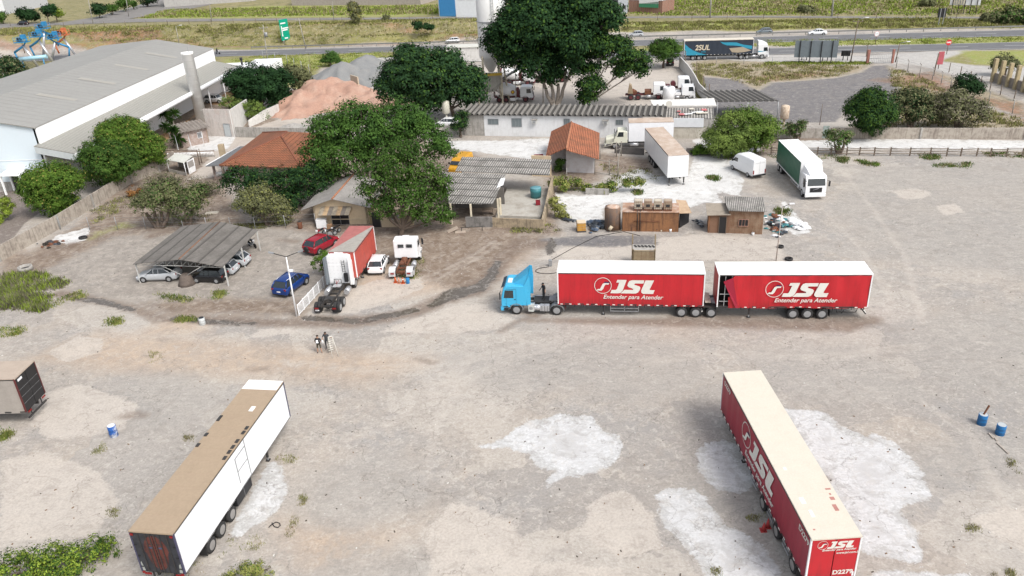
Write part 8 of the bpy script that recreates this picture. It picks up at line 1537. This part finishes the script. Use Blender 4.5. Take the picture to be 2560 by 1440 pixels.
tree('pale leafless-looking brush behind the olive bushes', (440, 500), [(430, 455, 34), (500, 470, 36), (390, 460, 32), (530, 480, 26)], 'grey', 6, .14, .8, 'shrub', cat='shrub', stems=4, m2='olive', f2=.3)
tree('light olive willowy bush left of the beige house', (672, 565), [(655, 510, 50), (620, 500, 34), (695, 520, 38), (650, 475, 30), (710, 545, 22)], 'olive', 8, .19, .7, 'shrub', cat='shrub', stems=4, m2='weed', f2=.15)
tree('orange-leaved dry bush near the boundary wall', (340, 490), [(335, 478, 16), (350, 485, 10)], 'rust', 9, .16, .45, 'shrub', cat='shrub', trunk=.04)
tree('drooping light green pepper tree, left one of the pair behind the white van', (1818, 394), [(1815, 345, 52), (1790, 345, 34), (1845, 335, 36), (1825, 305, 34), (1800, 372, 30), (1835, 372, 32)], 'pepper', 12, .2, .75, stems=3); tree('bright green pepper tree, right one of the pair behind the white van', (1888, 385), [(1890, 325, 48), (1865, 298, 38), (1918, 322, 36), (1895, 358, 32)], 'bright', 12, .2, .75, m2='pepper', f2=.5)
tree('dense round dark green tree over the long boundary wall on the right', (2168, 344), [(2178, 278, 60), (2145, 280, 34), (2210, 285, 34), (2180, 245, 32), (2180, 310, 34)], 'mid', 12, .22, .65, m2='dark', f2=.5)
tree('dusty olive tree right of the dense round tree', (2275, 322), [(2280, 265, 44), (2255, 250, 30), (2305, 290, 34), (2300, 240, 26)], 'olive', 6, .25, .85, stems=3, m2='dark', f2=.3); tree('dusty brownish olive tree behind the boundary wall, rightmost of the row', (2395, 322), [(2390, 272, 48), (2350, 270, 36), (2435, 280, 36), (2380, 245, 30)], 'olive', 6, .25, .85, stems=3, m2='grey', f2=.35)
tree('small dark tree standing in the dirt track fence line', (2420, 248), [(2415, 210, 28), (2405, 225, 22), (2435, 220, 20)], 'dark', 7, .28, .8); tree('spindly olive tree by the roofless pier wall', (2512, 190), [(2510, 155, 22), (2490, 160, 14), (2530, 162, 15)], 'olive', 6, .25, .7)
tree('thin leafy sapling behind the rail fence, left of the green lorry', (1992, 352), [(1990, 325, 22), (1978, 315, 12), (2005, 312, 14)], 'feather', 6, .2, .6, stems=3, m2='olive', f2=.5); tree('thin leafy sapling behind the rail fence, right of the green lorry', (2097, 385), [(2096, 350, 28), (2080, 335, 16), (2115, 340, 16)], 'feather', 6, .2, .6, stems=3, m2='olive', f2=.5)
tree('small dark tree in front of the grey wall by the slim elevated tank', (1152, 344), [(1148, 305, 24), (1155, 290, 18), (1145, 318, 18)], 'dark', 8, .2, .6, m2='mid', f2=.3)
tree('bright bush at the upper end of the white fence', (808, 690), [(800, 655, 22), (812, 640, 18), (818, 665, 16)], 'bright', 10, .15, .4, 'shrub', cat='shrub', trunk=.05)
tree('bushy dark shrub by the highway behind the gravel heap', (826, 166), [(826, 144, 20), (815, 150, 12), (838, 150, 13)], 'feather', 7, .28, .7, 'shrub', cat='shrub'); tree('slim yellowish tree on the bank above the highway', (888, 60), [(885, 25, 15), (890, 42, 14), (882, 14, 10)], 'olive', 5, .4, .9, trunk=.12, m2='yel', f2=.2)
for lab, u, v, c, lm in [('street tree left of the black car, at the top left edge', 10, 60, [(4, 42, 12)], 'mid'), ('dark street tree above the black car', 68, 60, [(64, 36, 16), (80, 38, 13), (52, 34, 11)], 'dark'), ('dark leaning street tree right of the black car', 122, 60, [(118, 28, 13), (128, 22, 10)], 'dark'), ('small yellow-green street tree between two dark ones', 143, 54, [(141, 32, 10)], 'lime'), ('round dark street tree by the side road', 250, 46, [(244, 24, 15), (250, 20, 11)], 'dark'), ('small round green street tree by the side road', 283, 38, [(280, 21, 11)], 'mid'), ('leafy street tree at the top edge, right of the round green one', 314, 30, [(308, 9, 13)], 'mid'), ('dark tree at the top edge beside the side road', 368, 18, [(364, -2, 16), (378, -4, 12)], 'dark'), ('small sapling behind the street trees', 335, 24, [(334, 9, 6)], 'mid')]: tree(lab, (u, v), c, lm, 3.2, .5, 1.2, trunk=.16, group='street trees')
for lab, pts in [('dark shrubs among the yellow field, upper right', (2010, 24)), ('grey-green shrub in the yellow field at the top edge', (2315, 8)), ('scrubby bush in the field right of the white billboard', (2470, 46))]: tree(lab, (pts[0], pts[1] + 8), [(pts[0], pts[1], 12), (pts[0] + 14, pts[1] + 3, 9)], 'olive', 3.5, .5, 1., 'shrub', cat='shrub', trunk=.06)
tree('bank of grey-green shrubs at the right edge of the field', (2530, 58), [(2520, 40, 22), (2550, 48, 20), (2490, 44, 14), (2570, 40, 20)], 'olive', 3.5, .5, 1.1, 'shrub', cat='shrub', trunk=.08, m2='feather', f2=.4)
tree('dark low bush on the bank above the highway, centre', (1045, 75), [(1042, 64, 14), (1070, 66, 11)], 'dark', 4, .4, .9, 'shrub', cat='shrub', trunk=.06); tree('round bush between fence and field above the highway', (970, 50), [(968, 46, 9)], 'olive', 4, .4, .8, 'shrub', cat='shrub', trunk=.05)
tree('dark bushy tree at the left edge under the blue machinery', (20, 215), [(25, 170, 30), (5, 190, 26), (60, 190, 22)], 'olive', 4, .4, 1., m2='dark', f2=.6)
tree('bright weeds and bushes between the workshop wall and tiled outbuilding', (1412, 478), [(1412, 458, 24), (1385, 455, 16), (1440, 462, 18), (1470, 470, 14)], 'weed', 10, .2, .55, 'shrub', cat='shrub', trunk=.04, m2='bright', f2=.3); tree('yellow-green weeds right of the rubble wall stub', (1530, 480), [(1530, 465, 16), (1500, 472, 14), (1575, 458, 15), (1600, 455, 12)], 'weed', 10, .2, .55, 'shrub', cat='shrub', trunk=.04, m2='bright', f2=.4)
tree('pale green weeds against the workshop side wall', (1400, 545), [(1398, 525, 18), (1385, 505, 12), (1408, 540, 12)], 'weed', 10, .2, .5, 'shrub', cat='shrub', trunk=.04); tree('green bush at the low retaining wall left of the pepper trees', (1750, 388), [(1748, 370, 12), (1760, 378, 10), (1735, 382, 9)], 'bright', 9, .2, .5, 'shrub', cat='shrub', trunk=.04)
tree('leafy climbing plant at the corner of the tiled outbuilding', (1398, 430), [(1398, 405, 11), (1396, 420, 9)], 'mid', 10, .2, .5, 'shrub', cat='shrub', trunk=.06)
tree('dense leafy hedge in the bottom left corner', (150, 1440), [(40, 1432, 60), (110, 1415, 58), (180, 1410, 52), (240, 1418, 44), (285, 1440, 36), (0, 1445, 60), (150, 1450, 60)], 'lime', 16, .11, .33, 'hedge', cat='hedge', trunk=.04, m2='mid', f2=.5)
tree('low green weeds at the bottom edge right of the tan-roofed trailer', (630, 1445), [(620, 1432, 30), (660, 1436, 28), (580, 1446, 22)], 'weed', 16, .1, .3, 'shrub', cat='shrub', trunk=.03, m2='bright', f2=.2)
# yuccas: rosettes of sword leaves on a stem
def yucca(label, base, heads):
    p = G(*base); t = place('yucca', label, 'plant', p, 'yuccas'); b = MB(); l = MB(); ym = LM['mid']
    for u, v, r in heads:
        c = onplane(p, u, v); limb(b, p, c, .14, .08, BARK2); R0 = r * (p - Vector((0, 0, H))).length / F
        for i in range(70):
            d = Vector((rnd.gauss(0, 1), rnd.gauss(0, 1), rnd.gauss(.35, .8))).normalized(); s = d.cross(Vector((0, 0, 1))).normalized() * .07; m = c + d * R0 * .6; e = c + d * R0 * 1.1 - Vector((0, 0, R0 * .25)); l.add([c - s, c + s, m + s, e, m - s], [(0, 1, 2, 3, 4)], ym)
    wb(b, 'stem', t); wb(l, 'leaf_rosette', t, False)
yucca('tall spiky yucca with two heads beside the gatehouse, right one', (442, 372), [(445, 345, 20), (432, 325, 17), (412, 315, 14)]); yucca('tall spiky yucca close to the hall canopy, upper one', (428, 345), [(410, 285, 17), (435, 283, 16), (425, 300, 12)])
# trimmed hedge ring on the hall forecourt
tree('clipped round hedge on the hall forecourt at the left edge', (5, 555), [(-10, 540, 14), (12, 530, 13), (18, 515, 12), (10, 500, 10), (-5, 555, 12)], 'lime', 12, .16, .4, 'hedge', cat='hedge', trunk=.03)
# ---------------------------------------------------------------- grass and ground cover
def tufts(name, label, polys, n, hgt, lm, m2=None, f2=0., wid=.05, blades=9, spread=.25):
    Cs = []
    for poly in polys:
        P = np.array([tuple(G(*q)[:2]) for q in poly]); lo, hi = P.min(0), P.max(0); got = 0; need = n // len(polys)
        while got < need:
            xy = rg_.uniform(lo, hi, (need * 3, 2)); ins = np.zeros(len(xy), bool)
            for (ax, ay), (bx, by) in zip(P, np.roll(P, -1, 0)):
                c = ((ay > xy[:, 1]) != (by > xy[:, 1])) & (xy[:, 0] < (bx - ax) * (xy[:, 1] - ay) / (by - ay + 1e-12) + ax); ins ^= c
            nz_ = np.sin(xy[:, 0] * .9 + 1.3 * np.sin(xy[:, 1] * .7)) * np.cos(xy[:, 1] * .8 + np.sin(xy[:, 0] * 1.7)) + rg_.normal(0, .5, len(xy)); xy = xy[ins & (nz_ > 0)][:need - got]
            if len(xy) == 0: break
            Cs.append(xy); got += len(xy)
    xy = np.concatenate(Cs); z = T(xy[:, 0], xy[:, 1]); k = blades; N = len(xy) * k
    bx_ = np.repeat(xy, k, 0) + rg_.normal(0, spread, (N, 2)); bz = np.repeat(z, k); hh = hgt * rg_.uniform(.4, 1.2, N) * np.repeat(rg_.uniform(.5, 1.2, len(xy)), k); d = rg_.normal(0, 1, (N, 2)); d /= np.linalg.norm(d, axis=1)[:, None]
    a = np.c_[bx_ - d[:, ::-1] * [1, -1] * wid, bz - .03]; c = np.c_[bx_ + d[:, ::-1] * [1, -1] * wid, bz - .03]; e = np.c_[bx_ + d * (hh * .5)[:, None], bz + hh]
    V = np.stack([a, c, e], 1).reshape(-1, 3).astype(np.float32); me = bpy.data.meshes.new(name); me.vertices.add(N * 3); me.vertices.foreach_set('co', V.ravel()); me.loops.add(N * 3); me.loops.foreach_set('vertex_index', np.arange(N * 3, dtype=np.int32)); me.polygons.add(N); me.polygons.foreach_set('loop_start', (np.arange(N) * 3).astype(np.int32)); me.update(calc_edges=True)
    me.materials.append(LM[lm]); 
    if m2: me.materials.append(LM[m2]); me.polygons.foreach_set('material_index', np.repeat((rg_.random(len(xy)) < f2), k).astype(np.int32))
    me.attributes.new('leaf', 'FLOAT', 'FACE').data.foreach_set('value', np.repeat(rg_.uniform(0, 1, len(xy)), k).astype(np.float32)); o = bpy.data.objects.new(name, me); COL.objects.link(o); tag(o, label, 'grass', kind='stuff')
tufts('tall_weeds', 'tall yellow-green weeds in the left corner of the yard', [[(0, 690), (60, 680), (130, 690), (175, 705), (130, 735), (120, 765), (60, 775), (0, 780)], [(-20, 720), (130, 740), (110, 780), (0, 770)]], 1500, .5, 'lime', 'grey', .5, .05, 12)
tufts('low_weeds', 'low dark green weeds along the run-off and under the carport edge', [[(150, 745), (200, 728), (215, 740), (170, 755), (120, 775)], [(385, 725), (430, 740), (490, 745), (470, 755), (400, 745)], [(535, 728), (560, 730), (550, 752), (532, 745)], [(0, 820), (60, 822), (50, 835), (0, 845)], [(440, 796), (460, 790), (500, 800), (440, 805)], [(270, 795), (300, 795), (300, 812), (262, 812)], [(0, 1070), (25, 1085), (10, 1100), (0, 1098)], [(985, 690), (1050, 640), (1065, 650), (1045, 690), (1035, 700)]], 700, .22, 'weed', 'bright', .3, .04, 10)
tufts('yard_weeds', 'sparse dry weeds growing in the cracks of the yard', [[(560, 1350), (640, 1340), (670, 1370), (600, 1378)], [(680, 1135), (740, 1140), (745, 1155), (700, 1160)], [(735, 1290), (748, 1290), (730, 1340), (715, 1340)], [(745, 1240), (768, 1242), (760, 1262), (748, 1262)], [(240, 1115), (262, 1110), (262, 1130), (232, 1135)], [(460, 1090), (490, 1090), (485, 1105), (465, 1103)], [(350, 1420), (430, 1440), (560, 1440), (560, 1390), (500, 1380), (440, 1420)], [(2515, 1145), (2540, 1150), (2550, 1190), (2535, 1185)], [(2415, 1315), (2450, 1312), (2445, 1328), (2420, 1330)], [(2480, 1435), (2530, 1425), (2540, 1440), (2480, 1440)], [(370, 880), (415, 880), (405, 903), (380, 905)], [(1780, 1418), (1800, 1420), (1795, 1440), (1780, 1440)], [(270, 1270), (300, 1275), (290, 1295), (272, 1290)], [(1870, 1290), (1905, 1285), (1895, 1305), (1870, 1300)]], 420, .15, 'weed', 'straw', .4, .025, 9, .12)
tufts('fence_grass', 'green grass along the rail fence and at the yard edge', [[(1925, 388), (2090, 388), (2090, 398), (1925, 396)], [(2300, 384), (2350, 386), (2350, 400), (2300, 398)], [(2460, 380), (2560, 382), (2560, 396), (2470, 392)], [(2330, 412), (2430, 405), (2420, 420), (2340, 418)], [(2085, 392), (2120, 395), (2110, 408), (2088, 402)], [(2140, 400), (2200, 408), (2190, 416), (2150, 410)], [(1938, 522), (1975, 525), (1970, 540), (1945, 536)], [(1770, 440), (1800, 442), (1795, 452), (1772, 450)], [(1585, 475), (1602, 475), (1600, 486), (1588, 486)]], 800, .3, 'bright', 'straw', .35, .05, 10)
tufts('garden_grass', 'green and brown ground cover of the garden behind the wire fence', [[(220, 530), (330, 480), (340, 510), (240, 560)], [(470, 450), (540, 470), (520, 560), (380, 570)], [(1270, 560), (1390, 560), (1400, 580), (1280, 582)], [(560, 560), (700, 560), (660, 570), (560, 572)], [(1500, 410), (1620, 420), (1650, 450), (1540, 470)]], 900, .25, 'weed', 'grey', .4, .05, 9)
tufts('verge_grass', 'tall yellow-green grass on the bank and verges beside the highway', [[(0, 100), (640, 115), (1200, 95), (1200, 50), (640, 60), (0, 70)], [(0, 78), (600, 70), (1210, 50), (1210, 62), (640, 75), (0, 88)], [(1560, 62), (2560, 58), (2560, 50), (1560, 56)], [(1560, 78), (2560, 68), (2560, 60), (1560, 66)]], 8000, .5, 'weed', 'straw', .3, .13, 9, .6)
tufts('field_grass', 'rough yellow grass of the field at the top right', [[(1580, 38), (2560, 40), (2560, 0), (1580, 0)], [(350, 45), (1095, 34), (1095, 14), (420, 25)]], 5000, .6, 'lime', 'straw', .45, .2, 9, .9)
tufts('dry_grass', 'straw-coloured grass round the dark lot and along the dirt track', [[(1730, 160), (1900, 160), (2160, 165), (2090, 190), (1930, 203), (1890, 215), (1740, 180)], [(2225, 165), (2330, 205), (2400, 255), (2560, 300), (2560, 318), (2140, 318), (2240, 250)], [(1728, 180), (1745, 182), (1765, 250), (1752, 250)]], 3200, .45, 'straw', 'weed', .4, .08, 9, .35)
tufts('green_verge', 'green mown strip between the carriageways and round the gravel heaps', [[(560, 150), (640, 160), (770, 200), (770, 180), (900, 150), (1200, 125), (1200, 120), (640, 140)], [(1700, 122), (2560, 105), (2560, 92), (1700, 103)], [(1920, 156), (2170, 156), (2170, 160), (1920, 161)]], 3000, .3, 'lime', 'weed', .5, .1, 8, .5)

# small loose debris on the yard
b = MB(); DB_ = [mat('debris_dark', (.08, .065, .05), .9, .3), mat('debris_pale', (.6, .58, .55), .8, .2), mat('debris_brown', (.2, .13, .08), .9, .3)]
for i in range(420):
    u, v = rnd.uniform(0, 2560), 560 + 880 * rnd.random() ** 1.0; p = G(u, v); s_ = rnd.uniform(.025, .075); b.box((p.x, p.y, .02), (s_ * rnd.uniform(1, 2.6), s_, .04), rnd.choices(DB_, (5, 3, 4))[0], rz=rnd.uniform(0, 3.1))
tag(b.build('debris', recalc=False), 'scattered pebbles, leaves and bits of litter on the open yard', 'debris', kind='stuff')
